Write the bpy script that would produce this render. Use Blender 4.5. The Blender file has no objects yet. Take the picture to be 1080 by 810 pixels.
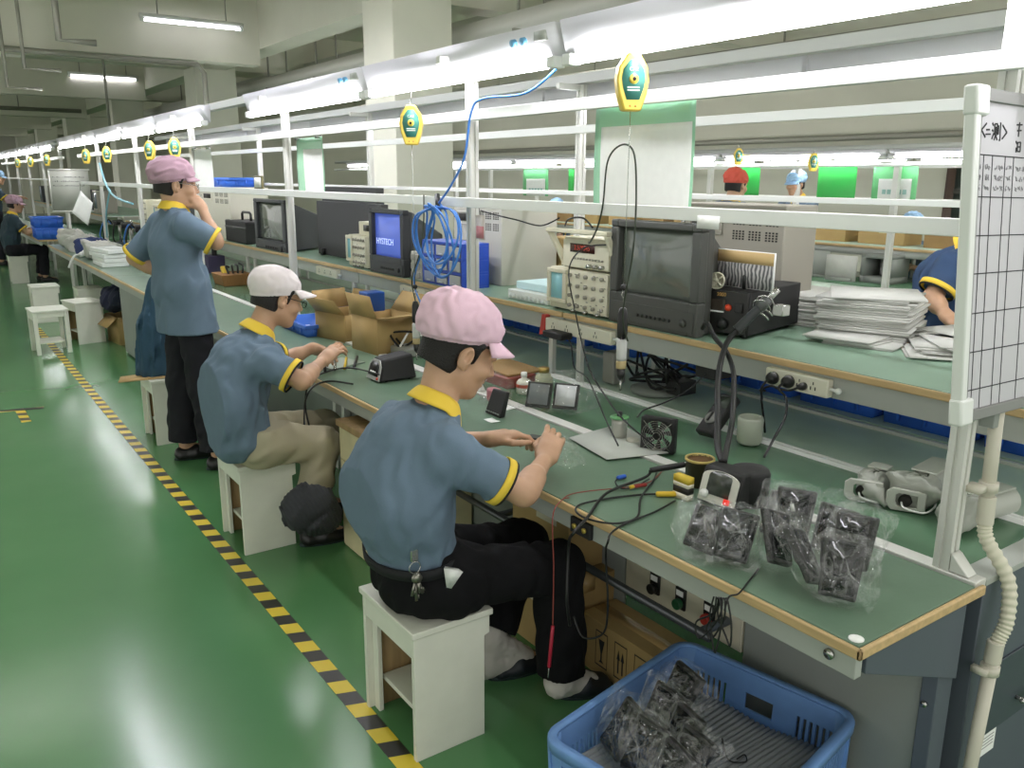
import bpy, math, random
import numpy as np
import openvdb
from mathutils import Vector, Matrix
random.seed(7)
SC = bpy.context.scene
COL = SC.collection
PI = math.pi
CAMH = 1.66
FPX = 887.96
PITCH, YAW, ROLL = math.radians(13.7994), math.radians(34.9813), math.radians(0.31569)

def cam_axes():
    fwd = np.array([math.sin(YAW)*math.cos(PITCH), math.cos(YAW)*math.cos(PITCH), -math.sin(PITCH)])
    right = np.array([math.cos(YAW), -math.sin(YAW), 0.0])
    up = np.cross(right, fwd)
    c, s = math.cos(ROLL), math.sin(ROLL)
    return right*c+up*s, -right*s+up*c, fwd
AX, AY, AF = cam_axes()

# points of the place measured from the photograph: a pixel carried to a known real plane
def _ray(px, py): return AX*((px-540)/FPX) - AY*((py-405)/FPX) + AF
def PZ(px, py, z):
    d = _ray(px, py); return Vector(np.array([0, 0, CAMH]) + d*((z-CAMH)/d[2]))
def PX(px, py, x):
    d = _ray(px, py); return Vector(np.array([0, 0, CAMH]) + d*(x/d[0]))
def PY(px, py, y):
    d = _ray(px, py); return Vector(np.array([0, 0, CAMH]) + d*(y/d[1]))

# ---------------------------------------------------------------- materials
def lin(c):
    if isinstance(c, str): c = tuple(int(c[i:i+2], 16) for i in (0, 2, 4))
    o = []
    for v in c[:3]:
        v = v/255.0
        o.append(v/12.92 if v <= 0.04045 else ((v+0.055)/1.055)**2.4)
    return (*o, 1.0)
MATS = {}
def mat(name, col, rough=0.5, metal=0.0, var=0.0, vscale=8.0, bump=0.0, bscale=60.0, emit=0.0, spec=0.5, coat=0.0, trans=0.0, col2=None, stretch=None, rvar=0.0):
    if name in MATS: return MATS[name]
    m = bpy.data.materials.new(name); m.use_nodes = True
    nt = m.node_tree; b = nt.nodes['Principled BSDF']
    c = lin(col)
    b.inputs['Base Color'].default_value = c
    b.inputs['Roughness'].default_value = rough
    b.inputs['Metallic'].default_value = metal
    b.inputs['Specular IOR Level'].default_value = spec
    b.inputs['Coat Weight'].default_value = coat
    b.inputs['Transmission Weight'].default_value = trans
    if emit:
        b.inputs['Emission Color'].default_value = c
        b.inputs['Emission Strength'].default_value = emit
    if var or bump or rvar:
        tc = nt.nodes.new('ShaderNodeTexCoord')
        src = tc.outputs['Object']
        if stretch:
            mp = nt.nodes.new('ShaderNodeMapping'); mp.inputs['Scale'].default_value = stretch
            nt.links.new(src, mp.inputs['Vector']); src = mp.outputs['Vector']
    if var:
        n = nt.nodes.new('ShaderNodeTexNoise'); n.inputs['Scale'].default_value = vscale; n.inputs['Detail'].default_value = 4
        nt.links.new(src, n.inputs['Vector'])
        r = nt.nodes.new('ShaderNodeValToRGB')
        r.color_ramp.elements[0].position = 0.3; r.color_ramp.elements[1].position = 0.7
        d = lin(col2) if col2 else tuple(x*(1-var) for x in c[:3])+(1,)
        r.color_ramp.elements[0].color = d
        r.color_ramp.elements[1].color = c if col2 else tuple(min(1, x*(1+var*0.5)) for x in c[:3])+(1,)
        nt.links.new(n.outputs['Fac'], r.inputs['Fac'])
        nt.links.new(r.outputs['Color'], b.inputs['Base Color'])
    if rvar:
        n = nt.nodes.new('ShaderNodeTexNoise'); n.inputs['Scale'].default_value = vscale; n.inputs['Detail'].default_value = 5
        nt.links.new(src, n.inputs['Vector'])
        mr = nt.nodes.new('ShaderNodeMapRange')
        mr.inputs['To Min'].default_value = max(0.02, rough-rvar); mr.inputs['To Max'].default_value = rough+rvar
        nt.links.new(n.outputs['Fac'], mr.inputs['Value']); nt.links.new(mr.outputs['Result'], b.inputs['Roughness'])
    if bump:
        n = nt.nodes.new('ShaderNodeTexNoise'); n.inputs['Scale'].default_value = bscale; n.inputs['Detail'].default_value = 3
        nt.links.new(src, n.inputs['Vector'])
        bp = nt.nodes.new('ShaderNodeBump'); bp.inputs['Strength'].default_value = bump; bp.inputs['Distance'].default_value = 0.01
        nt.links.new(n.outputs['Fac'], bp.inputs['Height']); nt.links.new(bp.outputs['Normal'], b.inputs['Normal'])
    MATS[name] = m
    return m

# ---------------------------------------------------------------- objects
def tag(o, label=None, cat=None, group=None, kind=None):
    if label: o['label'] = label
    if cat: o['category'] = cat
    if group: o['group'] = group
    if kind: o['kind'] = kind
    return o
def T(name, label, cat, loc=(0, 0, 0), rz=0.0, group=None):
    o = bpy.data.objects.new(name, None); COL.objects.link(o)
    o.location = loc; o.rotation_euler = (0, 0, rz); o.empty_display_size = 0.05
    return tag(o, label, cat, group)
def link(name, me, m, parent=None, world=False, loc=None, bevel=0.0, smooth=True, subsurf=0, solid=0.0):
    if m is not None and len(me.materials) == 0: me.materials.append(m)
    o = bpy.data.objects.new(name, me); COL.objects.link(o)
    if parent is not None:
        o.parent = parent
        if world:
            w = Matrix.Identity(4)
            q = parent; chain = []
            while q is not None: chain.append(q); q = q.parent
            for q in reversed(chain): w = w @ Matrix.LocRotScale(q.location, q.rotation_euler, q.scale)
            me.transform(w.inverted())
    else:
        n = len(me.vertices)
        if n:
            a = np.empty(n*3, np.float32); me.vertices.foreach_get('co', a); a = a.reshape(-1, 3)
            c = Vector(((a[:, 0].min()+a[:, 0].max())/2, (a[:, 1].min()+a[:, 1].max())/2, a[:, 2].min())).copy()
            me.transform(Matrix.Translation(-c)); o.location = c
    if loc is not None: o.location = loc
    if smooth:
        me.shade_smooth()
        if bevel or smooth == 'angle':
            try: me.set_sharp_from_angle(angle=math.radians(35))
            except Exception: pass
    if solid:
        s = o.modifiers.new('solid', 'SOLIDIFY'); s.thickness = solid; s.offset = 0
    if bevel:
        bv = o.modifiers.new('bevel', 'BEVEL'); bv.width = bevel; bv.segments = 2; bv.limit_method = 'ANGLE'; bv.angle_limit = math.radians(40)
    if subsurf:
        s = o.modifiers.new('sub', 'SUBSURF'); s.levels = subsurf; s.render_levels = subsurf
    return o
def copy_tree(o, parent=None):
    c = o.copy(); COL.objects.link(c)
    if parent is not None: c.parent = parent
    for ch in list(o.children): copy_tree(ch, c)
    return c

class MB:
    """collects shapes into ONE mesh"""
    def __init__(s): s.v = []; s.f = []
    def add(s, vs, fs):
        n = len(s.v); s.v += [tuple(v) for v in vs]; s.f += [tuple(i+n for i in f) for f in fs]; return s
    def box(s, a, b, M=None):
        x0, y0, z0 = (min(a[i], b[i]) for i in range(3)); x1, y1, z1 = (max(a[i], b[i]) for i in range(3))
        vs = [(x0,y0,z0),(x1,y0,z0),(x1,y1,z0),(x0,y1,z0),(x0,y0,z1),(x1,y0,z1),(x1,y1,z1),(x0,y1,z1)]
        if M is not None: vs = [M @ Vector(v) for v in vs]
        return s.add(vs, [(0,3,2,1),(4,5,6,7),(0,1,5,4),(1,2,6,5),(2,3,7,6),(3,0,4,7)])
    def hexa(s, b4, t4):
        """box from four bottom and four top corners (counter-clockwise seen from above)"""
        return s.add(list(b4)+list(t4), [(0,3,2,1),(4,5,6,7),(0,1,5,4),(1,2,6,5),(2,3,7,6),(3,0,4,7)])
    def cyl(s, p, q, r, r2=None, n=16, caps=True):
        p = Vector(p); q = Vector(q); r2 = r if r2 is None else r2
        d = (q-p).normalized(); u = d.orthogonal().normalized(); w = d.cross(u)
        vs = []
        for c, rr in ((p, r), (q, r2)):
            for i in range(n):
                a = 2*PI*i/n; vs.append(c+(u*math.cos(a)+w*math.sin(a))*rr)
        fs = [(i, (i+1) % n, n+(i+1) % n, n+i) for i in range(n)]
        if caps: fs += [tuple(reversed(range(n))), tuple(range(n, 2*n))]
        return s.add(vs, fs)
    def tube(s, pts, r, n=8, sub=6, spline=True, caps=True):
        P = [Vector(p) for p in pts]
        if spline and len(P) > 2:
            Q = []
            for i in range(len(P)-1):
                p0 = P[max(i-1, 0)]; p1 = P[i]; p2 = P[i+1]; p3 = P[min(i+2, len(P)-1)]
                for k in range(sub):
                    t = k/sub
                    Q.append(0.5*((2*p1)+(p2-p0)*t+(2*p0-5*p1+4*p2-p3)*t*t+(3*p1-p0-3*p2+p3)*t**3))
            Q.append(P[-1]); P = Q
        m = len(P); vs = []; u = None
        rr = r if callable(r) else (lambda t: r)
        for i in range(m):
            d = (P[min(i+1, m-1)]-P[max(i-1, 0)])
            if d.length < 1e-9: d = Vector((0, 0, 1))
            d.normalize()
            if u is None: u = d.orthogonal().normalized()
            else:
                u = u-d*u.dot(d)
                u = u.normalized() if u.length > 1e-6 else d.orthogonal().normalized()
            w = d.cross(u)
            for k in range(n):
                a = 2*PI*k/n; vs.append(P[i]+(u*math.cos(a)+w*math.sin(a))*rr(i/(m-1)))
        fs = [(i*n+k, i*n+(k+1) % n, (i+1)*n+(k+1) % n, (i+1)*n+k) for i in range(m-1) for k in range(n)]
        if caps: fs += [tuple(reversed(range(n))), tuple(range((m-1)*n, m*n))]
        return s.add(vs, fs)
    def lathe(s, prof, c=(0, 0, 0), n=24, axis=None):
        """prof: list of (radius, height) bottom to top"""
        c = Vector(c)
        if axis is None: u, w, d = Vector((1,0,0)), Vector((0,1,0)), Vector((0,0,1))
        else:
            d = Vector(axis).normalized(); u = d.orthogonal().normalized(); w = d.cross(u)
        vs = []
        for r, h in prof:
            for k in range(n):
                a = 2*PI*k/n; vs.append(c+d*h+(u*math.cos(a)+w*math.sin(a))*max(r, 1e-5))
        m = len(prof)
        fs = [(i*n+k, i*n+(k+1) % n, (i+1)*n+(k+1) % n, (i+1)*n+k) for i in range(m-1) for k in range(n)]
        fs += [tuple(reversed(range(n))), tuple(range((m-1)*n, m*n))]
        return s.add(vs, fs)
    def prism(s, poly, ex, o=(0,0,0), ux=(1,0,0), uy=(0,1,0)):
        """polygon in the ux/uy plane at o, extruded along ex"""
        o = Vector(o); ux = Vector(ux); uy = Vector(uy); ex = Vector(ex); n = len(poly)
        lo = [o+ux*a+uy*b for a, b in poly]; hi = [p+ex for p in lo]
        return s.add(lo+hi, [tuple(reversed(range(n))), tuple(range(n, 2*n))]+[(i, (i+1) % n, n+(i+1) % n, n+i) for i in range(n)])
    def grid(s, fn, nu, nv):
        vs = [fn(i/nu, j/nv) for i in range(nu+1) for j in range(nv+1)]
        w = nv+1
        return s.add(vs, [(i*w+j, (i+1)*w+j, (i+1)*w+j+1, i*w+j+1) for i in range(nu) for j in range(nv)])
    def sphere(s, c, r, nu=16, nv=10, sc=(1,1,1)):
        c = Vector(c); vs = []
        for j in range(nv+1):
            t = PI*j/nv
            for k in range(nu):
                a = 2*PI*k/nu
                vs.append(c+Vector((math.sin(t)*math.cos(a)*r*sc[0], math.sin(t)*math.sin(a)*r*sc[1], -math.cos(t)*r*sc[2])))
        return s.add(vs, [(j*nu+k, j*nu+(k+1) % nu, (j+1)*nu+(k+1) % nu, (j+1)*nu+k) for j in range(nv) for k in range(nu)])
    def xf(s, M, n0=0):
        s.v[n0:] = [tuple(M @ Vector(v)) for v in s.v[n0:]]; return s
    def build(s, name, m, parent=None, **k):
        me = bpy.data.meshes.new(name); me.from_pydata(s.v, [], s.f); me.validate(); me.update()
        return link(name, me, m, parent, **k)

def frame_panel(mb, x, y0, y1, z0, z1, holes, th):
    """slab facing -X at x, thickness th, with rectangular holes (y0,y1,z0,z1)"""
    ys = sorted({y0, y1, *[h[0] for h in holes], *[h[1] for h in holes]})
    zs = sorted({z0, z1, *[h[2] for h in holes], *[h[3] for h in holes]})
    for i in range(len(ys)-1):
        for j in range(len(zs)-1):
            cy, cz = (ys[i]+ys[i+1])/2, (zs[j]+zs[j+1])/2
            if any(h[0] < cy < h[1] and h[2] < cz < h[3] for h in holes): continue
            mb.box((x, ys[i], zs[j]), (x+th, ys[i+1], zs[j+1]))
    return mb

def text_mesh(body, size, M, name, m, parent=None, world=False, ext=0.0006, align='CENTER'):
    cu = bpy.data.curves.new(name+'_font', 'FONT'); cu.body = body; cu.size = size; cu.extrude = ext
    cu.align_x = align; cu.align_y = 'CENTER'
    tmp = bpy.data.objects.new(name+'_tmp', cu); COL.objects.link(tmp)
    dg = bpy.context.evaluated_depsgraph_get()
    me = bpy.data.meshes.new_from_object(tmp.evaluated_get(dg))
    bpy.data.objects.remove(tmp); bpy.data.curves.remove(cu)
    me.transform(M)
    me.materials.clear()
    return link(name, me, m, parent, world=world, smooth=False)
def face_M(o, right, up):
    """matrix that lays text in the plane right/up at o"""
    r = Vector(right).normalized(); u = Vector(up).normalized(); n = r.cross(u)
    return Matrix(((r.x, u.x, n.x, o[0]), (r.y, u.y, n.y, o[1]), (r.z, u.z, n.z, o[2]), (0, 0, 0, 1)))

# ---------------------------------------------------------------- implicit volumes, meshed as one skin
def A3(p): return np.array(p, np.float32)
class Vol:
    def __init__(s, lo, hi, h):
        s.h = h; s.lo = A3(lo); s.n = np.ceil((A3(hi)-s.lo)/h).astype(int)+1
        s.f = np.full(tuple(s.n), 1.0, np.float32)
        s.ax = [s.lo[i]+h*np.arange(s.n[i], dtype=np.float32) for i in range(3)]
    def win(s, a, b):
        i0 = np.clip(np.floor((A3(a)-s.lo)/s.h).astype(int), 0, s.n); i1 = np.clip(np.ceil((A3(b)-s.lo)/s.h).astype(int)+1, 0, s.n)
        sl = tuple(slice(i0[k], i1[k]) for k in range(3))
        g = (s.ax[0][sl[0]][:, None, None], s.ax[1][sl[1]][None, :, None], s.ax[2][sl[2]][None, None, :])
        return sl, g
    def put(s, sl, d, k):
        a = s.f[sl]
        if a.size == 0: return
        hh = np.maximum(k-np.abs(a-d), 0)/max(k, 1e-6)
        s.f[sl] = np.minimum(a, d)-hh*hh*k*0.25
    def cut(s, sl, d, k):
        a = s.f[sl]
        if a.size == 0: return
        b = -d
        hh = np.maximum(k-np.abs(a-b), 0)/max(k, 1e-6)
        s.f[sl] = np.maximum(a, b)+hh*hh*k*0.25
    def cap(s, p, q, r1, r2=None, k=0.02, lat=None, op='put'):
        r2 = r1 if r2 is None else r2; p = A3(p); q = A3(q); R = max(r1, r2)*(lat[1] if lat else 1)+k+3*s.h
        sl, (x, y, z) = s.win(np.minimum(p, q)-R, np.maximum(p, q)+R)
        ax, ay, az = x-p[0], y-p[1], z-p[2]; b = q-p
        if lat:
            L = A3(lat[0]); L = L/np.linalg.norm(L); c = (1/lat[1]-1)
            dl = (ax*L[0]+ay*L[1]+az*L[2])*c
            ax = ax+dl*L[0]; ay = ay+dl*L[1]; az = az+dl*L[2]
            b = b+c*np.dot(b, L)*L
        t = np.clip((ax*b[0]+ay*b[1]+az*b[2])/max(np.dot(b, b), 1e-9), 0, 1)
        d = np.sqrt((ax-t*b[0])**2+(ay-t*b[1])**2+(az-t*b[2])**2)-(r1+(r2-r1)*t)
        getattr(s, op)(sl, d.astype(np.float32), k)
    def ell(s, c, r, R=None, k=0.02, op='put'):
        c = A3(c); r = A3(r); m = float(r.max())+k+3*s.h
        sl, (x, y, z) = s.win(c-m, c+m)
        a, b, e = x-c[0], y-c[1], z-c[2]
        if R is not None:
            R = np.array(R, np.float32)
            a, b, e = (R[0,0]*a+R[1,0]*b+R[2,0]*e, R[0,1]*a+R[1,1]*b+R[2,1]*e, R[0,2]*a+R[1,2]*b+R[2,2]*e)
        k0 = np.sqrt((a/r[0])**2+(b/r[1])**2+(e/r[2])**2); k1 = np.sqrt((a/r[0]**2)**2+(b/r[1]**2)**2+(e/r[2]**2)**2)+1e-6
        getattr(s, op)(sl, (k0*(k0-1)/k1).astype(np.float32), k)
    def box(s, c, half, rad=0.005, R=None, k=0.005, op='put'):
        c = A3(c); hf = A3(half); m = float(np.linalg.norm(hf))+k+3*s.h
        sl, (x, y, z) = s.win(c-m, c+m)
        a, b, e = x-c[0], y-c[1], z-c[2]
        if R is not None:
            R = np.array(R, np.float32)
            a, b, e = (R[0,0]*a+R[1,0]*b+R[2,0]*e, R[0,1]*a+R[1,1]*b+R[2,1]*e, R[0,2]*a+R[1,2]*b+R[2,2]*e)
        qa, qb, qc = np.abs(a)-hf[0]+rad, np.abs(b)-hf[1]+rad, np.abs(e)-hf[2]+rad
        d = np.sqrt(np.maximum(qa, 0)**2+np.maximum(qb, 0)**2+np.maximum(qc, 0)**2)+np.minimum(np.maximum(qa, np.maximum(qb, qc)), 0)-rad
        getattr(s, op)(sl, d.astype(np.float32), k)
    def half(s, pt, n, k=0.0, a=None, b=None):
        """removes what lies on the side n points to, inside the window a..b"""
        n = A3(n); n = n/np.linalg.norm(n); pt = A3(pt)
        if a is None: a, b = s.lo, s.lo+s.h*s.n
        sl, (x, y, z) = s.win(a, b)
        d = (x-pt[0])*n[0]+(y-pt[1])*n[1]+(z-pt[2])*n[2]
        s.f[sl] = np.maximum(s.f[sl], d)
    def folds(s, amp, wl, seed, stretch=(1, 1, 1)):
        rs = np.random.RandomState(seed)
        x, y, z = s.ax[0][:, None, None]*stretch[0], s.ax[1][None, :, None]*stretch[1], s.ax[2][None, None, :]*stretch[2]
        t = np.zeros(tuple(s.n), np.float32)
        wx = np.sin((y*2.1+z*1.3)*2*PI/(wl*3)+rs.rand()*6)*0.6; wy = np.sin((x*1.7-z*1.9)*2*PI/(wl*3)+rs.rand()*6)*0.6
        for i in range(4):
            d = rs.randn(3); d /= np.linalg.norm(d)
            t += np.sin((x*d[0]+y*d[1]+z*d[2])*2*PI/(wl*(0.7+0.3*i))+rs.rand()*6+wx*2+wy*2).astype(np.float32)
        s.f += amp*0.5*t
    def mesh(s, name, m, parent=None, world=True, **kw):
        g = openvdb.FloatGrid(3*s.h)
        g.copyFromArray(np.clip(s.f, -3*s.h, 3*s.h).astype(np.float32))
        pts, tri, quad = g.convertToPolygons(0.0, 0.0)
        pts = pts*s.h+s.lo
        me = bpy.data.meshes.new(name)
        me.from_pydata(pts.tolist(), [], quad.tolist()+tri.tolist())
        if len(quad):
            a, b, c, d = (pts[quad[:, i]] for i in range(4))
            vol = np.einsum('ij,ij->i', a, np.cross(b, c)).sum()+np.einsum('ij,ij->i', a, np.cross(c, d)).sum()
            if vol < 0: me.flip_normals()
        me.update()
        return link(name, me, m, parent, world=(world and parent is not None), smooth=True, **kw)
def rotm(yaw=0, pitch=0, roll=0):
    """yaw about z, pitch = nose down, roll about forward axis"""
    cy, sy, cp, sp, cr, sr = math.cos(yaw), math.sin(yaw), math.cos(pitch), math.sin(pitch), math.cos(roll), math.sin(roll)
    Rz = np.array([[cy,-sy,0],[sy,cy,0],[0,0,1]]); Ry = np.array([[cp,0,sp],[0,1,0],[-sp,0,cp]]); Rx = np.array([[1,0,0],[0,cr,-sr],[0,sr,cr]])
    return Rz@Ry@Rx
# ================================================================ materials
m_floor = mat('green epoxy floor', '4f8252', 0.19, var=0.25, vscale=1.3, bump=0.04, bscale=5, rvar=0.06, col2='5a895b')
m_ceil = mat('ceiling paint', 'c9c8b8', 0.8, var=0.06, vscale=1.5)
m_col = mat('column paint', 'd6d5c6', 0.75, var=0.05, vscale=2)
m_wall = mat('wall paint', 'c4c4b4', 0.8, var=0.05, vscale=1)
m_alu = mat('anodised aluminium profile', 'dcdcd6', 0.42, metal=0.25)
m_alu_dark = mat('aluminium slot', '6c6c68', 0.6, metal=0.4)
m_white_metal = mat('white painted metal', 'eceeea', 0.45)
m_grey_metal = mat('light grey painted steel', 'a9ada6', 0.5, var=0.05, vscale=5)
m_grey_panel = mat('mid grey painted steel', '8d928c', 0.5, var=0.08, vscale=4)
m_slate = mat('slate grey steel', '555d66', 0.5, var=0.06, vscale=4)
m_green_top = mat('green bench mat', '66806a', 0.34, var=0.13, vscale=5, bump=0.03, bscale=60, col2='5e7662')
m_green_belt = mat('dark green conveyor belt', '5d8064', 0.18, var=0.12, vscale=4)
m_green_lightened = mat('green table surface lightened for missing light', 'c2d6c4', 0.35, var=0.12, vscale=4)  # green painted paler to make up for light missing under the shelf
m_wood = mat('pale wood edging', 'ccae7e', 0.5, var=0.2, vscale=9, stretch=(6, 0.6, 6))
m_cream = mat('cream laminate', 'cfcab4', 0.5, var=0.06, vscale=6)
m_cream_ply = mat('cream plywood', 'd9cfa6', 0.6, var=0.12, vscale=7)
m_white_wood = mat('white painted wood', 'dfe0d2', 0.5, var=0.06, vscale=9, bump=0.05, bscale=25)
m_raw_wood = mat('raw pine wood', 'a98d62', 0.7, var=0.25, vscale=9, stretch=(4, 4, 0.5))
m_black = mat('black plastic', '1a1a1a', 0.4)
m_black_matt = mat('matt black plastic', '202020', 0.65, bump=0.05, bscale=150)
m_rubber = mat('black rubber', '161616', 0.5)
m_cardboard = mat('brown cardboard', 'ae925f', 0.8, var=0.1, vscale=6)
m_cardboard_in = mat('cardboard inside', '8d744c', 0.85, var=0.1, vscale=6)
m_dark_card = mat('dark cardboard', '94764a', 0.85, var=0.15, vscale=6)
m_blue_tote = mat('blue plastic tote', '3f78e6', 0.4, var=0.08, vscale=5)
m_blue_crate = mat('faded blue crate plastic', '6f97cf', 0.45, var=0.14, vscale=7)
m_blue_tray = mat('light blue tray plastic', '3f6ec8', 0.4)
m_tube = mat('fluorescent tube glow', 'fdfbff', 0.4, emit=34.0)
m_ctube = mat('ceiling tube glow', 'f6f2ff', 0.4, emit=9.0)
m_reflector = mat('white lamp reflector', 'dcdce0', 0.35)
m_shelf_top = mat('green shelf mat', '8aa892', 0.35, var=0.12, vscale=4)
m_steel = mat('bright steel', 'b8b8b4', 0.25, metal=0.9)
m_pipe = mat('grey ceiling pipe', '8a897e', 0.5, metal=0.2)
m_duct = mat('galvanised tray', 'c2c1b8', 0.5, metal=0.1)
m_conduit = mat('cream conduit plastic', 'd0cbbb', 0.45)
m_dark = mat('dark opening', '24231f', 0.8)
m_green_sheet = mat('green film', '3f9a58', 0.25)
m_paper = mat('white paper', 'f2f3ef', 0.7, var=0.03, vscale=30)
m_ink = mat('black marker ink', '1c1c20', 0.6)

# ================================================================ the setting
mb = MB(); mb.box((-9, -3, -0.12), (11, 46, 0)); o = mb.build('floor', m_floor, smooth=False); tag(o, kind='structure')
mb = MB(); mb.box((-9, -1, 4.0), (11, 46, 4.2)); o = mb.build('ceiling', m_ceil, smooth=False); tag(o, kind='structure')
mb = MB(); mb.box((10, -1, 0), (10.2, 46, 4.0)); o = mb.build('wall_right', m_wall, smooth=False); tag(o, kind='structure')
mb = MB(); mb.box((-9, 46, 0), (10.2, 46.2, 4.0)); o = mb.build('wall_back', m_wall, smooth=False); tag(o, kind='structure')
COLY = [7.74+6.9*k for k in range(6)]
k = 0
for y in COLY:                                  # beams across and square columns
    mb = MB(); mb.box((-9, y+0.15, 3.35), (3.98, y+0.5, 4.0)); k += 1; tag(mb.build('trim_%d' % k, m_ceil, smooth=False), kind='structure')
    mb = MB(); mb.box((4.66, y+0.15, 3.35), (10, y+0.5, 4.0)); k += 1; tag(mb.build('trim_%d' % k, m_ceil, smooth=False), kind='structure')
    mb = MB(); mb.box((4.0, y, 0), (4.66, y+0.66, 4.0)); k += 1; tag(mb.build('trim_%d' % k, m_col, bevel=0.01), kind='structure')
    mb = MB(); mb.box((-9, y+4.2, 3.12), (4.15, y+4.5, 4.0)); k += 1; tag(mb.build('trim_%d' % k, m_ceil, smooth=False), kind='structure')
    mb = MB(); mb.box((4.15, y+0.67, 3.33), (4.5, y+6.89, 4.0)); k += 1; tag(mb.build('trim_%d' % k, m_ceil, smooth=False), kind='structure')
# door in the right wall
t = T('door_1', None, None, (10, 4.5, 0)); tag(t, kind='structure')
MB().box((-0.05, -0.9, 0), (-0.002, -0.8, 2.05)).box((-0.05, 0.8, 0), (-0.002, 0.9, 2.05)).box((-0.05, -0.8, 1.95), (-0.002, 0.8, 2.05)).build('frame', mat('dark brown door frame', '4a3a30', 0.6), t)
MB().box((-0.03, -0.8, 0), (-0.002, 0.8, 1.95)).build('leaf', mat('dark glass door', '38423c', 0.3), t)
b = MB()
for z in (0.5, 1.0, 1.5, 1.85): b.box((-0.045, -0.8, z), (-0.03, 0.8, z+0.06))
b.build('rail', mat('door rail grey', '5a5a52', 0.5), t)

# ---------------------------------------------------------------- ceiling lamps
m_ctube2 = mat('bright aisle tube glow', 'f6f4ff', 0.4, emit=170.0)
m_fill_tube = mat('added fill tube glow', 'f8f6f0', 0.4, emit=42.0)  # glow of the added lamps hidden behind the beams
def ceiling_lamp(p, L, along_x, label, hood=False, mt=None):
    t = T('ceiling_lamp', label, 'lamp', p, 0 if along_x else PI/2, 'fluorescent lamps under the ceiling')
    MB().prism([(-0.05, 0.03), (0.05, 0.03), (0.03, 0.075), (-0.03, 0.075)], (L, 0, 0), (-L/2, 0, 0), (0, 1, 0), (0, 0, 1)).build('housing', m_white_metal, t)
    MB().cyl((-L/2+0.04, 0, 0), (L/2-0.04, 0, 0), 0.016, n=10).build('tube', m_ctube2 if hood else (mt or m_ctube), t)
    if hood: MB().prism([(-0.14, -0.03), (-0.06, 0.028), (0.06, 0.028), (0.14, -0.03), (0.14, -0.024), (0.062, 0.034), (-0.062, 0.034), (-0.14, -0.024)], (L, 0, 0), (-L/2, 0, 0), (0, 1, 0), (0, 0, 1)).build('reflector', m_reflector, t)
    for s in (-1, 1):
        MB().box((s*L/2, -0.02, -0.02), (s*(L/2-0.04), 0.02, 0.03)).build('end_cap', m_white_metal, t)
        MB().cyl((s*L/3, 0, 0.07), (s*L/3, 0, 4.0-p[2]), 0.008, n=6).build('hanger', m_pipe, t)
ceiling_lamp((3.2, 11.6, 3.5), 1.25, True, 'nearest lit ceiling tube lamp, topmost at the upper left')
ceiling_lamp((3.4, 18.8, 3.5), 1.25, True, 'second lit ceiling tube lamp, behind the topmost one')
ceiling_lamp((3.9, 37.3, 3.5), 1.4, True, 'far lit ceiling tube lamp near the left edge, upper of two')
ceiling_lamp((3.6, 44.0, 3.5), 1.4, True, 'farthest lit ceiling tube lamp by the back wall, lower of two')
for i, y in enumerate((4.9, 6.5, 8.1)):
    ceiling_lamp((1.15, y, 3.5), 1.3, False, 'lit ceiling tube lamp along the aisle above the taped floor line', True)
for x in (-3.5, 0.3, 7.2):  # extra lamps hidden behind the beams, added to brighten walls and ceiling
    for y in (2.0,)+tuple(q+1.35 for q in COLY[:5]):
        ceiling_lamp((x, y, 3.74), 1.3, True, 'added ceiling tube lamp hidden between the beams to brighten walls and ceiling', mt=m_fill_tube if x < 5 else mat('added right fill tube glow', 'f8f6f0', 0.4, emit=170.0))

# ---------------------------------------------------------------- pipes and trays under the ceiling
def pipe_thing(name, label, cat, pts, r, m=None, hang=(), spline=False):
    t = T(name, label, cat, (pts[0][0], pts[0][1], pts[0][2]))
    MB().tube(pts, r, n=10, spline=spline).build('pipe', m or m_pipe, t, world=True)
    if hang:
        for h in hang: MB().cyl((h[0], h[1], h[2]), (h[0], h[1], 4.0), 0.012, n=6).build('hanger', m_pipe, t, world=True)
    return t
p0, p1 = PY(0, 50, 11.85), PY(208, 68, 11.85)
pipe_thing('sprinkler_pipe', 'grey pipe crossing below the near beam with a drop at its end', 'pipe',
           [(-8, 11.85, p0.z+0.05), (p1.x, 11.85, p1.z), (p1.x+0.08, 11.85, p1.z-0.1), (p1.x+0.08, 11.85, p1.z-0.55)], 0.035)
for i, (px, py) in enumerate(((62, 42), (26, 72), (8, 92))):
    y = (10.2, 10.9, 11.6)[i]
    b = PY(px, py, y)
    pipe_thing('conduit_drop', ('thick conduit drop with an elbow hanging at the upper left', 'thin conduit drop second from the left edge', 'thin conduit drop nearest the left edge')[i], 'pipe',
               [(b.x, y, 4.0), (b.x, y, b.z), (b.x+0.35, y, b.z)], (0.035, 0.02, 0.02)[i])
for i, (y, z) in enumerate(((19.3, 3.2), (25.0, 3.25))):
    pipe_thing('ceiling_pipe', ('grey pipe crossing behind the second ceiling lamp', 'thin grey pipe crossing at the far left ceiling')[i], 'pipe', [(-8, y, z), (3.9, y, z)], 0.05, hang=[(0, y, z), (2.5, y, z)])
pipe_thing('vertical_pipe', 'thin vertical pipe down to the lamps at the left', 'pipe', [(2.6, 14.3, 4.0), (2.6, 14.3, 2.2)], 0.02)
t = T('cable_tray', 'galvanised cable tray hanging behind the white column', 'cable tray', (5.0, 4.5, 3.05))
MB().prism([(0, 0), (0.35, 0), (0.35, 0.16), (0.34, 0.16), (0.34, 0.01), (0.01, 0.01), (0.01, 0.16), (0, 0.16)], (0, 20, 0), (0, 0, 0), (1, 0, 0), (0, 0, 1)).build('tray', m_duct, t)
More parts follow.
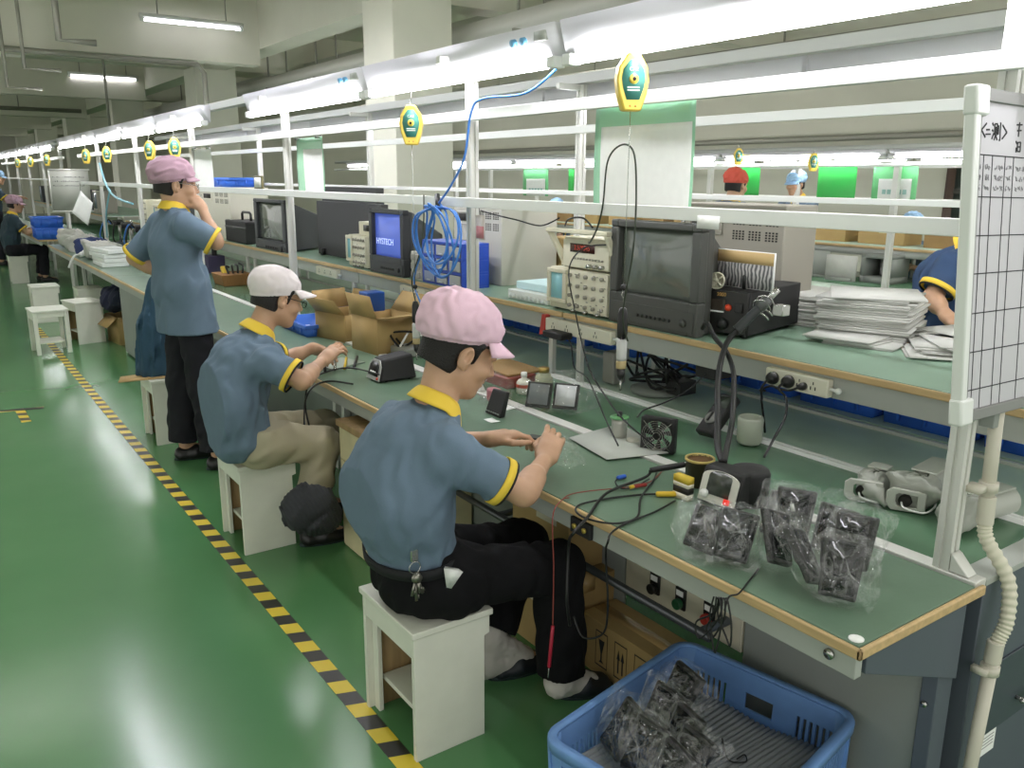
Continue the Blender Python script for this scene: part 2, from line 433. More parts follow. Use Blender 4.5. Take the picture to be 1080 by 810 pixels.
for y in (0.8, 2.6, 5.6, 7.6, 9.6, 12.6, 15): MB().cyl((0.02, y, 0.0), (0.02, y, 0.95), 0.014, n=6).cyl((0.33, y, 0.0), (0.33, y, 0.95), 0.014, n=6).box((-0.04, y-0.02, -0.03), (0.39, y+0.02, 0)).build('hanger', m_pipe, t)
t = T('air_duct', 'pale square duct running under the ceiling behind the tray', 'duct', (5.9, 3.0, 3.15))
MB().box((0, 0, 0), (0.5, 22, 0.4)).build('duct', m_duct, t, bevel=0.01)
for y in (1, 3, 5, 7, 9, 12): MB().box((-0.02, y, -0.02), (0.52, y+0.05, 0.42)).build('flange', m_pipe, t)
pipe_thing('wall_pipe', 'grey pipe with valves along the wall above the far line', 'pipe', [(9.85, 1, 2.17), (9.85, 20, 2.17)], 0.04)
pipe_thing('upper_wall_pipe', 'thick grey pipe high above the far production line', 'pipe', [(7.6, 1, 3.0), (7.6, 24, 3.0)], 0.035, hang=[(7.6, y, 3.0) for y in (3, 6, 9, 12, 15)])

# ---------------------------------------------------------------- tape on the floor
m_tape = bpy.data.materials.new('black and yellow tape'); m_tape.use_nodes = True
nt = m_tape.node_tree; bs = nt.nodes['Principled BSDF']; bs.inputs['Roughness'].default_value = 0.4
tc = nt.nodes.new('ShaderNodeTexCoord'); sp = nt.nodes.new('ShaderNodeSeparateXYZ'); nt.links.new(tc.outputs['Object'], sp.inputs[0])
ma = nt.nodes.new('ShaderNodeMath'); ma.operation = 'MULTIPLY'; ma.inputs[1].default_value = 1/0.152
mx = nt.nodes.new('ShaderNodeMath'); mx.operation = 'MULTIPLY_ADD'; mx.inputs[1].default_value = 0.35
nt.links.new(sp.outputs['X'], mx.inputs[0]); nt.links.new(sp.outputs['Y'], mx.inputs[2]); nt.links.new(mx.outputs[0], ma.inputs[0])
fr = nt.nodes.new('ShaderNodeMath'); fr.operation = 'FRACT'; nt.links.new(ma.outputs[0], fr.inputs[0])
gt = nt.nodes.new('ShaderNodeMath'); gt.operation = 'GREATER_THAN'; gt.inputs[1].default_value = 0.5; nt.links.new(fr.outputs[0], gt.inputs[0])
mxr = nt.nodes.new('ShaderNodeMix'); mxr.data_type = 'RGBA'
mxr.inputs[6].default_value = lin('2a2a24'); mxr.inputs[7].default_value = lin('e2c83c')
nt.links.new(gt.outputs[0], mxr.inputs[0]); nt.links.new(mxr.outputs[2], bs.inputs['Base Color'])
mb = MB(); mb.box((0.935, 1.2, 0.0), (0.998, 10.6, 0.0012)); tag(mb.build('floor_tape', m_tape, smooth=False), 'long black and yellow striped tape along the aisle floor', 'tape')
a, b, c = PZ(0, 434, 0), PZ(46, 430, 0), PZ(28, 445, 0); b0 = PZ(20, 431, 0)
mb = MB(); d = (b-a).normalized(); n = Vector((-d.y, d.x, 0))*0.03
mb.hexa([a-d*.4-n, b-n, b+n, a-d*.4+n], [p+Vector((0, 0, 0.001)) for p in (a-d*.4-n, b-n, b+n, a-d*.4+n)])
d2 = (c-b0).normalized(); n2 = Vector((-d2.y, d2.x, 0))*0.03
mb.hexa([b0-n2, c-n2, c+n2, b0+n2], [p+Vector((0, 0, 0.0014)) for p in (b0-n2, c-n2, c+n2, b0+n2)])
tag(mb.build('floor_tape', m_tape, smooth=False), 'short T of striped tape on the green floor at left', 'tape')

# ================================================================ the near production line
XF, XR, ZB = 1.46, 1.935, 0.73
ZS, XS0, XS1 = 1.05, 2.42, 3.42
def bench(y0, y1, label, near_end=False):
    t = T('workbench', label, 'workbench', ((XF+XR)/2, y0, 0))
    g = 0.003
    MB().box((XF+0.012, y0+0.012, ZB-0.022), (XR, y1-g, ZB)).build('bench_top', m_green_top, t, world=True, bevel=0.002)
    e = MB(); e.box((XF, y0, ZB-0.026), (XF+0.0115, y1-g, ZB-0.001))
    e.box((XF, y0, ZB-0.026), (XR+(0.03 if near_end else 0), y0+0.0115, ZB-0.001))
    e.build('wood_edging', m_wood, t, world=True, bevel=0.004)
    MB().box((XF+0.02, y0+0.02, ZB-0.085), (XF+0.045, y1-g, ZB-0.027)).build('front_apron', m_grey_metal, t, world=True, bevel=0.002)
    if near_end:
        MB().hexa([(XF+0.06, y0+0.02, ZB-0.085), (XR-0.01, y0+0.02, ZB-0.245), (XR-0.01, y0+0.035, ZB-0.245), (XF+0.06, y0+0.035, ZB-0.085)],
                  [(XF+0.06, y0+0.02, ZB-0.027), (XR-0.01, y0+0.02, ZB-0.027), (XR-0.01, y0+0.035, ZB-0.027), (XF+0.06, y0+0.035, ZB-0.027)]).build('end_bracket', m_slate, t, world=True, bevel=0.002)
        MB().cyl((XF+0.018, y0+0.08, ZB-0.052), (XF+0.012, y0+0.08, ZB-0.052), 0.012, n=14).build('bolt', m_steel, t, world=True)
        p = PZ(903, 674, ZB)
        MB().lathe([(0.016, 0), (0.016, 0.002), (0.008, 0.004), (0.006, 0.003)], p, 14).build('screw_cover', m_paper, t, world=True)
    for yy in ((y0+0.06, y1-0.06) if not near_end else (y1-0.06,)):
        MB().box((XR-0.098, yy-0.02, 0), (XR-0.058, yy+0.02, ZB-0.022)).build('leg', m_alu, t, world=True, bevel=0.003)
    return t
bench(0.846, 4.35, 'green topped bench of the pink capped seated worker, with wood edging', True)
bench(4.35, 8.7, 'green topped bench in front of the standing worker')
bench(8.7, 13.2, 'green topped bench beyond the standing worker, carrying white foam trays')

def profile(t, a, b, axis, w=0.04, name='post', lab=None):
    """slotted aluminium profile of section w along axis from a to b"""
    g = w*0.12; s = w/2; d = w*0.16
    poly = []
    for q in range(4):
        c, sn = (1, 0, -1, 0)[q], (0, 1, 0, -1)[q]
        for u, v in ((-s, -s), (-g, -s), (-g, -s+d), (g, -s+d), (g, -s)): poly.append((u*c-v*sn, u*sn+v*c))
    a = Vector(a); L = b-a[axis]
    ex = [0, 0, 0]; ex[axis] = L
    ux, uy = {0: ((0,1,0),(0,0,1)), 1: ((0,0,1),(1,0,0)), 2: ((1,0,0),(0,1,0))}[axis]
    return MB().prism(poly, ex, a, ux, uy).build(name, m_alu, t, world=True, smooth=False)
def frame_row(x, posts, y0, y1, label, foot, z0=0.0):
    t = T('workstation_frame', label, 'aluminium frame', (x, posts[0], z0))
    for y in posts:
        profile(t, (x, y, z0), 2.13, 2, 0.04, 'post')
        if foot: MB().hexa([(x-0.02, y-0.07, ZB+0.008), (x+0.02, y-0.07, ZB+0.008), (x+0.02, y-0.021, ZB+0.008), (x-0.02, y-0.021, ZB+0.008)],
                           [(x-0.02, y-0.03, ZB+0.05), (x+0.02, y-0.03, ZB+0.05), (x+0.02, y-0.021, ZB+0.055), (x-0.02, y-0.021, ZB+0.055)]).build('foot_bracket', m_alu, t, world=True, bevel=0.003)
    MB().box((x-0.045, max(y0, 0.935), 1.535 if foot else 1.568), (x-0.021, y1, 1.575 if foot else 1.59)).build('middle_rail', m_white_metal, t, world=True, bevel=0.002)
    MB().box((x-0.045, y0, 1.885), (x-0.021, y1, 1.925)).build('upper_rail', m_white_metal, t, world=True, bevel=0.002)
    MB().box((x-0.03, y0, 2.135), (x+0.03, y1, 2.185)).build('top_beam', mat('pale aluminium beam', 'c6c8c4', 0.5), t, world=True, bevel=0.003)
    for y in posts:
        if y > y0+.1: MB().box((x-0.16, y-0.015, 2.10), (x+0.02, y+0.015, 2.13)).build('lamp_bracket', m_alu, t, world=True, bevel=0.002)
    return t
FY = [0.95+2.16*i for i in range(6)]
frame_row(1.965, FY, 0.35, 13.0, 'near aluminium frame whose posts stand along the rear edge of the green bench', True, ZB+0.0065)
RY = [1.05+2.55*i for i in range(5)]
frame_row(2.955, RY, 0.35, 13.0, 'second aluminium frame whose posts stand on the instrument shelf', False, 1.0505)

# belt tables between the two frames
t = T('conveyor_table', 'long dark green conveyor table between bench and shelf', 'conveyor', (2.2, 0.9, 0))
MB().box((1.99, 0.93, ZB-0.05), (2.42, 13.0, ZB-0.004)).build('belt', m_green_belt, t, world=True, bevel=0.002)
MB().box((1.94, 0.86, ZB-0.04), (1.9895, 13.0, ZB+0.006)).build('near_rail', m_alu, t, world=True, bevel=0.002)
MB().box((2.421, 0.86, ZB-0.04), (2.435, 13.0, ZB+0.008)).box((2.444, 0.86, ZB-0.04), (2.458, 13.0, ZB+0.008)).box((2.435, 0.86, ZB-0.04), (2.444, 13, ZB)).build('double_rail', m_white_metal, t, world=True)
for y in (1.5, 4.6, 7.7, 10.8): MB().box((2.1, y, 0), (2.14, y+0.04, ZB-0.05)).build('leg', m_alu, t, world=True); MB().box((2.34, y, 0), (2.38, y+0.04, ZB-0.05)).build('leg', m_alu, t, world=True)
t = T('conveyor_table', 'green table strip under the instrument shelf, coloured paler for missing light', 'conveyor', (2.7, 0.9, 0))
MB().box((2.459, 0.93, ZB-0.05), (2.915, 13.0, ZB-0.004)).build('table_surface', m_green_lightened, t, world=True, bevel=0.002)
MB().box((2.916, 0.86, ZB-0.04), (2.934, 13.0, ZB+0.008)).build('far_rail', m_alu, t, world=True, bevel=0.002)
for y in (1.5, 4.6, 7.7, 10.8): MB().box((2.6, y, 0), (2.64, y+0.04, ZB-0.05)).build('leg', m_alu, t, world=True)
t = T('workbench', 'green bench on the far side below the stacked papers', 'workbench', (3.2, 0.9, 0))
MB().box((2.98, 0.93, ZB-0.03), (3.5, 13.0, ZB)).build('bench_top', m_green_lightened, t, world=True, bevel=0.002)
MB().box((3.5, 0.93, ZB-0.032), (3.512, 13.0, ZB)).build('wood_edging', m_wood, t, world=True)
for y in (1.2, 4.6, 7.7, 10.8): MB().box((3.4, y, 0), (3.44, y+0.04, ZB-0.03)).build('leg', m_alu, t, world=True)
# end of the conveyor: slate cabinet
t = T('end_cabinet', 'slate grey steel cabinet closing the conveyor end behind the white conduit', 'cabinet', (2.6, 0.85, 0))
MB().box((2.0, 0.866, 0.0), (3.3, 0.925, ZB-0.02)).build('body', m_slate, t, world=True, bevel=0.003)
MB().box((1.995, 0.861, ZB-0.0195), (3.3, 0.9285, ZB-0.002)).build('top_plate', m_grey_metal, t, world=True, bevel=0.002)
MB().box((2.06, 0.861, 0.25), (3.2, 0.8655, 0.46)).build('drawer', mat('dark slate drawer', '3f4850', 0.4), t, world=True, bevel=0.002)
h = PY(1076, 737, 0.85); MB().cyl((h.x, 0.8605, h.z), (h.x, 0.84, h.z), 0.006, n=10).cyl((h.x-0.01, 0.842, h.z), (h.x+0.06, 0.842, h.z), 0.006, n=10).build('handle', m_steel, t, world=True)
a = PY(1030, 795, 0.864)
MB().box((a.x, 0.8635, a.z-0.02), (a.x+0.09, 0.8655, a.z+0.075)).build('label', m_paper, t, world=True, smooth=False)
text_mesh('40421', 0.014, face_M((a.x+0.05, 0.863, a.z+0.055), (1, 0, 0), (0, 0, 1)), 'label_text', m_ink, t, True)
b = MB()
for q in range(4): b.box((a.x+0.008, 0.8628, a.z+0.002+q*0.01), (a.x+0.08, 0.8634, a.z+0.004+q*0.01))
b.build('label_lines', mat('grey print', '8a8a88', 0.7), t, world=True, smooth=False)

# ---------------------------------------------------------------- instrument shelf
def shelf(y0, y1, label, zt=ZS):
    t = T('instrument_shelf', label, 'shelf', ((XS0+XS1)/2, y0, ZB))
    MB().box((XS0+0.016, y0, zt-0.012), (XS1, y1, zt)).build('shelf_board', m_shelf_top, t, world=True, bevel=0.002)
    MB().box((XS0+0.036, y0, zt-0.0225), (XS1, y1, zt-0.0122)).build('bounce_underside', m_white_metal, t, world=True)  # white board added to bounce light back onto the table below
    MB().box((XS0, y0, zt-0.026), (XS0+0.0155, y1, zt-0.001)).build('wood_edging', m_wood, t, world=True, bevel=0.005)
    MB().box((XS0+0.012, y0, zt-0.10), (XS0+0.035, y1, zt-0.027)).build('front_beam', m_grey_metal, t, world=True, bevel=0.002)
    for y in (y0+0.08, y1-0.12):
        MB().box((XS0+0.013, y, ZB+0.0085), (XS0+0.037, y+0.03, zt-0.1005)).build('leg', m_alu, t, world=True, bevel=0.002)
        MB().box((2.916, y, ZB+0.0085), (2.934, y+0.03, zt-0.0225)).build('leg', m_alu, t, world=True, bevel=0.002)
    return t
shelf(0.78, 3.05, 'instrument shelf with wood edge carrying the grey television and black heat station')
shelf(3.06, 5.3, 'instrument shelf with wood edge carrying the blue drawers and blue screen monitor')
shelf(5.31, 7.6, 'instrument shelf with wood edge carrying the large dark board')
shelf(7.61, 12.9, 'instrument shelf behind the standing worker')

# ---------------------------------------------------------------- lamps over the line
def line_lamp(x, y0, y1, label, starters=False, group='tube lamps over the near line', near=True, zb=2.03, sz=1.0):
    t = T('bench_lamp', label, 'lamp', (x, (y0+y1)/2, zb), 0 if near else PI, group)
    L = (y1-y0)/2; t.scale = (1, 1, sz)
    MB().prism([(-0.036, 0.135), (0.04, 0.135), (0.04, 0.02), (0.03, 0.012), (0.024, 0.03), (-0.004, 0.03)], (0, 2*L, 0), (0, -L, 0), (1, 0, 0), (0, 0, 1)).build('reflector', m_reflector, t)
    MB().cyl((-0.006, -L+0.05, 0.010), (-0.006, L-0.05, 0.010), 0.016, n=12).build('tube', m_tube, t)
    for s in (-1, 1):
        MB().box((-0.028, s*(L-0.005), -0.008), (0.02, s*(L-0.05), 0.0295)).build('end_socket', m_white_metal, t, bevel=0.004)
    if starters:
        for d in (0.18, 0.24):
            MB().cyl((-0.018, -L+d, 0.098), (-0.040, -L+d, 0.092), 0.013, n=14).build('starter', mat('blue starter', '5f9cc0', 0.4), t)
        MB().box((-0.018, -L+0.05, 0.085), (-0.038, -L+0.11, 0.115)).build('sticker', m_grey_metal, t)
    return t
XL = 1.87
line_lamp(XL, 0.55, 2.36, 'long bright tube lamp nearest the whiteboard', False)
line_lamp(XL, 2.39, 3.88, 'tube lamp with two blue starters above the seated pink capped worker', True)
line_lamp(XL, 3.90, 5.66, 'third tube lamp of the near row, counting from the whiteboard', True)
for i in range(5):
    line_lamp(XL, 6.66+1.5*i, 6.66+1.5*i+1.48, 'tube lamp of the near row, number %s beyond the gap' % ('one', 'two', 'three', 'four', 'five')[i])
for i in range(7):
    line_lamp(3.07, 0.55+1.75*i, 0.55+1.75*i+1.72, '%s tube lamp of the second row, counting from the whiteboard' % ('first', 'second', 'third', 'fourth', 'fifth', 'sixth', 'seventh')[i], group='tube lamps of the second row', near=False)

# ---------------------------------------------------------------- under the bench
t = T('control_panel', 'cream control panel with green and red buttons under the bench', 'control panel', (1.9, 1.9, 0.25))
MB().box((1.885, 1.475, 0.26), (1.905, 1.99, 0.69)).build('panel', m_cream, t, world=True, bevel=0.002)
def button(px, py, col, lab):
    p = PX(px, py, 1.885)
    MB().box((1.875, p.y-0.022, p.z-0.03), (1.8845, p.y+0.022, p.z+0.045)).build('button_plate', m_black, t, world=True, bevel=0.003)
    MB().box((1.873, p.y-0.015, p.z+0.018), (1.8745, p.y+0.015, p.z+0.037)).build('button_legend', m_paper, t, world=True, smooth=False)
    MB().cyl((1.8748, p.y, p.z-0.008), (1.855, p.y, p.z-0.008), 0.018, n=18).build(lab, col, t, world=True, bevel=0.003)
button(692, 617, m_black, 'rotary_switch')
button(719, 633, mat('green button', '1f5a3a', 0.35), 'green_button')
button(749, 649, mat('red button', 'c0392e', 0.35), 'red_button')
t = T('foot_rail', 'dark steel foot rail under the near bench', 'rail', (1.75, 1.6, 0.3))
MB().cyl((1.76, 1.49, 0.345), (1.76, 4.2, 0.345), 0.014, n=14).build('bar', mat('worn dark steel', '55585a', 0.35, metal=0.6), t, world=True)
for y in (1.52, 2.6, 4.1): MB().box((1.755, y, 0.335), (1.91, y+0.02, 0.355)).build('bracket', m_slate, t, world=True)
t = T('steel_partition', 'plain grey steel panel below the right end of the near bench', 'panel', (1.9, 1.2, 0))
MB().box((1.885, 0.925, 0.0), (1.905, 1.468, 0.69)).build('panel', m_grey_panel, t, world=True, bevel=0.003)
MB().box((1.87, 0.88, 0.0), (1.94, 0.92, 0.69)).build('corner_post', m_slate, t, world=True, bevel=0.003)
p = PX(994, 753, 1.865); MB().cyl((1.8695, 0.905, p.z), (1.862, 0.905, p.z), 0.008, n=12).build('bolt', m_steel, t, world=True)
t = T('steel_partition', 'dim grey sheet panel under the bench behind the seated knees', 'panel', (1.9, 3, 0))
MB().box((1.886, 2.0, 0.0), (1.9, 7.6, 0.69)).build('panel', m_grey_panel, t, world=True)
# white conduit down the first post
t = T('conduit', 'white plastic conduit with a ribbed flexible bend beside the whiteboard post', 'conduit', (2.03, 0.9, 0))
a = [(2.035, 0.913, 1.19), (2.035, 0.905, 0.86)]
MB().cyl(a[0], a[1], 0.016, n=16).build('upper_pipe', m_conduit, t, world=True)
MB().cyl((2.035, 0.905, 0.92), (2.035, 0.903, 0.85), 0.0195, n=16).build('sleeve', m_conduit, t, world=True, bevel=0.002)
fl = [(2.035, 0.903, 0.855), (2.037, 0.893, 0.81), (2.055, 0.84, 0.72), (2.04, 0.822, 0.63), (2.022, 0.826, 0.58), (2.012, 0.828, 0.55)]
MB().tube(fl, lambda q: 0.0165+0.0016*math.sin(q*2*PI*26), n=14, sub=34).build('flexible_hose', mat('cream ribbed hose', 'd8d4c0', 0.5), t, world=True)
MB().cyl((2.014, 0.828, 0.575), (2.01, 0.828, 0.52), 0.0195, n=16).build('sleeve', m_conduit, t, world=True, bevel=0.002)
MB().cyl((2.011, 0.828, 0.54), (1.985, 0.838, 0.0), 0.016, n=16).build('lower_pipe', m_conduit, t, world=True)
for z, y in ((0.945, 0.906), (0.50, 0.83)):
    MB().lathe([(0.0165, -0.012), (0.022, -0.012), (0.022, 0.012), (0.0165, 0.012)], (2.033 if z > .8 else 2.009, y, z), 16).box((1.975, y-0.008, z-0.008), (2.013 if z > .8 else 1.99, y+0.03, z+0.008)).build('clip', m_conduit, t, world=True)

# ---------------------------------------------------------------- whiteboard at the line's end
t = T('whiteboard', 'white framed board ruled into a table with handwritten heading at the right edge', 'whiteboard', (2.1, 0.88, 1.1))
bl, tl = PY(1009, 450, 0.885), PY(1027, 88, 0.925)
W = 0.9
ux = Vector((1, 0, -0.02)).normalized(); uy = (tl-bl); Hh = uy.length; uy.normalize(); un = ux.cross(uy).normalized()
def BP(u, v, d=0.0): return bl+ux*u+uy*v+un*d
def bbox(mb, u0, u1, v0, v1, d0, d1):
    return mb.hexa([BP(u0, v0, d0), BP(u1, v0, d0), BP(u1, v0, d1), BP(u0, v0, d1)], [BP(u0, v1, d0), BP(u1, v1, d0), BP(u1, v1, d1), BP(u0, v1, d1)])
bbox(MB(), 0.02, W, 0.02, Hh-0.02, -0.012, -0.002).build('board', mat('glossy whiteboard', 'c9c7cc', 0.3), t, world=True, smooth=False)
f = MB(); bbox(f, 0.0, 0.024, 0.03, Hh-0.03, -0.018, 0.008); f.build('frame_side', m_white_metal, t, world=True, bevel=0.004)
f = MB(); bbox(f, 0.025, 0.034, 0.03, Hh-0.03, -0.002, 0.004); bbox(f, 0.034, W, 0.004, 0.03, -0.018, 0.004); bbox(f, 0.034, W, Hh-0.03, Hh-0.004, -0.018, 0.004); f.build('inner_frame', mat('grey aluminium strip', '8e8e8c', 0.4, metal=0.4), t, world=True, bevel=0.002)
for v in (0.0, Hh-0.06):
    f = MB(); bbox(f, -0.003, 0.05, v, v+0.06, -0.02, 0.011); f.build('corner_cap', m_white_metal, t, world=True, bevel=0.006)
ln = MB()
vt = Hh-0.135
for i in range(7):
    v = vt-[0, 0.085, 0.165, 0.245, 0.33, 0.415, 0.5][i]
    bbox(ln, 0.035, W, v-0.0012, v+0.0012, -0.0019, -0.0012)
for u in (0.058, 0.094, 0.148, 0.185, 0.26, 0.33): bbox(ln, u-0.0012, u+0.0012, 0.03, vt, -0.0019, -0.0012)
ln.build('ruled_lines', m_ink, t, world=True, smooth=False)
def strokes(mb, segs, u0, v0, s, w=0.0016):
    for pl in segs:
        for (a, b), (c, d) in zip(pl[:-1], pl[1:]):
            p, q = Vector((u0+a*s, v0+b*s)), Vector((u0+c*s, v0+d*s)); e = q-p
            if e.length < 1e-6: continue
            n = Vector((-e.y, e.x)).normalized()*w
            mb.hexa([BP(p.x-n.x, p.y-n.y, -0.0018), BP(q.x-n.x, q.y-n.y, -0.0018), BP(q.x+n.x, q.y+n.y, -0.0018), BP(p.x+n.x, p.y+n.y, -0.0018)],
                    [BP(p.x-n.x, p.y-n.y, -0.0008), BP(q.x-n.x, q.y-n.y, -0.0008), BP(q.x+n.x, q.y+n.y, -0.0008), BP(p.x+n.x, p.y+n.y, -0.0008)])
hw = MB(); v0 = vt+0.035
strokes(hw, [[(0.8, 1), (0.1, 0.5), (0.7, 0)]], 0.04, v0, 0.028)                                    # opening bracket
strokes(hw, [[(0.1, 0.75), (0.8, 0.8)], [(0, 0.3), (1, 0.36)]], 0.06, v0, 0.02)                      # two
strokes(hw, [[(0, 1), (0.15, 0.85)], [(0, .6), (.12, .5)], [(0, 0.05), (0.2, 0.4)], [(0.3, 0.95), (0.3, 0.3)], [(0.3, 0.95), (0.62, 0.98), (0.62, 0.3)], [(0.46, 0.8), (0.46, 0.4), (0.28, 0)], [(0.48, 0.3), (0.65, 0.02)],
             [(0.78, 0.9), (0.78, 0.35)], [(1.0, 1.08), (1.0, 0.0), (0.9, 0.06)]], 0.086, v0-0.004, 0.034)   # measure
strokes(hw, [[(0.1, 1), (0.8, 0.5), (0.1, 0)]], 0.126, v0, 0.028)                                   # closing bracket
strokes(hw, [[(0, .9), (.8, .95)], [(.4, 1.1), (.3, .1)], [(.1, .5), (.7, .55)]], 0.19, v0+0.005, 0.03)
strokes(hw, [[(0, .9), (.2, .7)], [(.1, .4), (.1, 0)], [(.3, .8), (.8, .85), (.8, .1)], [(.3, .8), (.3, .1), (.8, .1)], [(.3, .45), (.8, .48)]], 0.19, v0-0.025, 0.026)
hw.build('handwriting', m_ink, t, world=True, smooth=False)
sm = MB(); rnd = random.Random(3)
for c0 in (0.038, 0.064, 0.074, 0.104, 0.118, 0.13, 0.153, 0.166, 0.195, 0.21, 0.225):
    for r in range(3):
        segs = [[(rnd.random(), rnd.random()), (rnd.random(), rnd.random()), (rnd.random(), rnd.random())] for _ in range(3)]
        strokes(sm, segs, c0, vt-0.03-r*0.021, 0.012, 0.0005)
sm.build('column_headings', mat('grey pencil', '98969a', 0.7), t, world=True, smooth=False)
MB().box((2.0, 0.9, 1.095), (2.045, 0.935, 1.135)).build('bracket', m_grey_panel, t, world=True, bevel=0.002)
# ================================================================ stools
def make_stool(label, loc, rz=0.0, sx=0.255, sy=0.335, h=0.42, group='white wooden stools along the bench', open_front=False):
    t = T('wooden_stool', label, 'stool', loc, rz, group)
    MB().box((-sx/2-0.008, -sy/2-0.008, h-0.02), (sx/2+0.008, sy/2+0.008, h)).build('seat', m_white_wood, t, bevel=0.003)
    for s in (-1, 1):
        if not open_front:
            MB().prism([(-sx/2, 0.085*4.0), (-sx/2, h-0.021), (sx/2, h-0.021), (sx/2, 0.34), (sx/2-0.018, 0.335), (sx/2-0.018, 0), (-sx/2+0.0, 0)], (0, 0.018*-s, 0), (0, s*sy/2, 0), (1, 0, 0), (0, 0, 1)).build('side_panel', m_white_wood, t, bevel=0.002)
        else:
            for q in (-1, 1): MB().box((q*sx/2, s*sy/2, 0), (q*(sx/2-0.035), s*(sy/2-0.035), h-0.021)).build('leg', m_white_wood, t, bevel=0.002)
            MB().box((-sx/2+0.036, s*(sy/2-0.004), h-0.07), (sx/2-0.036, s*(sy/2-0.02), h-0.021)).build('apron', m_white_wood, t, bevel=0.002)
    iy = sy/2-0.019
    for s in (-1, 1):
        MB().box((s*(sx/2-0.001), -iy, h-0.09), (s*(sx/2-0.017), iy, h-0.0215)).build('apron', m_white_wood, t, bevel=0.002)
        if not open_front:
            for q in (-1, 1): MB().box((s*(sx/2-0.02), q*iy, 0), (s*(sx/2-0.036), q*(iy-0.035), h-0.0915)).build('corner_strip', m_white_wood, t, bevel=0.002)
    if not open_front:
        for s in (-1, 1): MB().box((-sx/2+0.04, s*(iy-0.0005), 0.001), (sx/2-0.04, s*(iy-0.006), h-0.1)).build('inner_board', m_raw_wood, t)
    MB().box((-sx/2+0.045, -iy+0.012, 0.1), (sx/2-0.045, iy-0.012, 0.116)).build('lower_shelf' if not open_front else 'stretcher', m_white_wood, t, bevel=0.002)
    return t
make_stool('white wooden stool under the nearest worker in the pink cap', (1.12, 2.06, 0))
make_stool('white wooden stool under the seated worker in the white cap', (1.15, 3.71, 0))
make_stool('white wooden stool behind the standing worker, under the dark blue cloth', (1.2, 5.6, 0))
make_stool('empty open-legged white stool, nearest of the empty three in the aisle', (0.93, 9.1, 0), 0.05, 0.30, 0.33, open_front=True)
make_stool('empty white stool right of the open-legged one, closest to the bench', (1.3, 9.5, 0), 0.2, 0.28, 0.36)
make_stool('empty white stool farthest back of the empty three', (1.13, 11.1, 0), 0.0, 0.28, 0.34)
make_stool('white stool under the far seated worker in the pink cap', (1.26, 15.4, 0))

# ================================================================ electronics
m_crt = mat('dark grey television plastic', '4a4b47', 0.45, bump=0.03, bscale=200)
m_crt2 = mat('charcoal monitor plastic', '36383a', 0.5)
m_glass_crt = mat('picture tube glass greyed as reflection', '5a6058', 0.08, spec=0.7, coat=0.5)  # grey tone stands in for the room's reflection in the glass
m_screen_blue = mat('lit blue screen', '4a5fb4', 0.2, emit=0.45)
m_beige = mat('beige instrument case', 'd5d0b8', 0.5)
m_beige_dk = mat('taupe computer case', '9a968a', 0.5)
m_instr = mat('instrument front plate', 'dcd8c2', 0.5)
m_scope_scr = mat('scope screen', '7fb2b8', 0.15, emit=0.15)
m_led_red = mat('red led digits', 'b8402c', 0.4, emit=0.1)
m_print = mat('grey print on instruments', '7c7a6c', 0.6)

def television(name, label, cat, loc, w, h, d, body, scr, rz=0.0, control=0.1, text=None, side=True):
    t = T(name, label, cat, loc, rz, None)
    zc = control*h/0.43
    b = MB()
    frame_panel(b, 0.0, 0, w, 0, h, [(0.09*w, 0.91*w, zc+0.075*h, h-0.07*h)], 0.045)
    b.build('front_bezel', body, t, bevel=0.006)
    MB().hexa([(0.046, 0.006, 0.004), (0.10, 0.03*w, 0.004), (0.10, 0.97*w, 0.004), (0.046, w-0.006, 0.004)], [(0.046, 0.006, h-0.006), (0.10, 0.03*w, h-0.02), (0.10, 0.97*w, h-0.02), (0.046, w-0.006, h-0.006)]).hexa([(0.1, 0.07*w, 0.004), (d, w*0.40, 0.02), (d, w*0.60, 0.02), (0.1, w*0.93, 0.004)], [(0.1, 0.07*w, h-0.03), (d, w*0.42, h*0.6), (d, w*0.58, h*0.6), (0.1, w*0.93, h-0.03)]).build('back_shell', body, t, bevel=0.012)
    y0, y1, z0, z1 = 0.085*w, 0.915*w, zc+0.065*h, h-0.06*h
    MB().grid(lambda u, v: (0.032-0.018*math.cos((u-.5)*PI*0.95)*math.cos((v-.5)*PI*0.95), y0+(y1-y0)*u, z0+(z1-z0)*v), 12, 12).build('screen', scr, t, solid=0.004)
    MB().box((-0.004, 0.03*w, 0.015), (-0.0005, 0.97*w, zc-0.005)).build('control_strip', body, t, bevel=0.003)
    for i in range(8): MB().cyl((-0.004, w*0.28+i*w*0.05, zc*0.5), (-0.008, w*0.28+i*w*0.05, zc*0.5), w*0.014, n=10).build('control_button', m_black, t)
    MB().cyl((-0.004, w*0.13, zc*0.5), (-0.012, w*0.13, zc*0.5), w*0.03, n=16).build('knob', body, t)
    return t, w, h
television('television', 'large dark grey television on the shelf, screen dark, behind the hanging screwdriver', 'television', (2.445, 2.245, ZS), 0.515, 0.44, 0.42, m_crt, m_glass_crt, control=0.1)
tv2, w_, h_ = television('monitor', 'grey monitor with a lit blue screen beside the coiled blue hose', 'monitor', (2.44, 4.66, ZS), 0.48, 0.41, 0.4, m_crt2, m_screen_blue, control=0.085)
text_mesh('HYSTECH', 0.055, face_M((0.008, w_*0.55, h_*0.5), (0, -1, 0), (0, 0, 1)), 'screen_text', mat('screen lettering', 'b8c8f0', 0.4, emit=0.8), tv2)
television('television', 'dark television beyond the large dark board, its glass coloured grey for reflections', 'television', (2.445, 6.70, ZS), 0.75, 0.42, 0.5, m_crt2, m_glass_crt, control=0.05)
television('monitor', 'dark monitor on the shelf left of the standing worker', 'monitor', (2.45, 10.2, ZS), 0.5, 0.42, 0.42, m_crt2, mat('dim grey screen', '6a757c', 0.15))

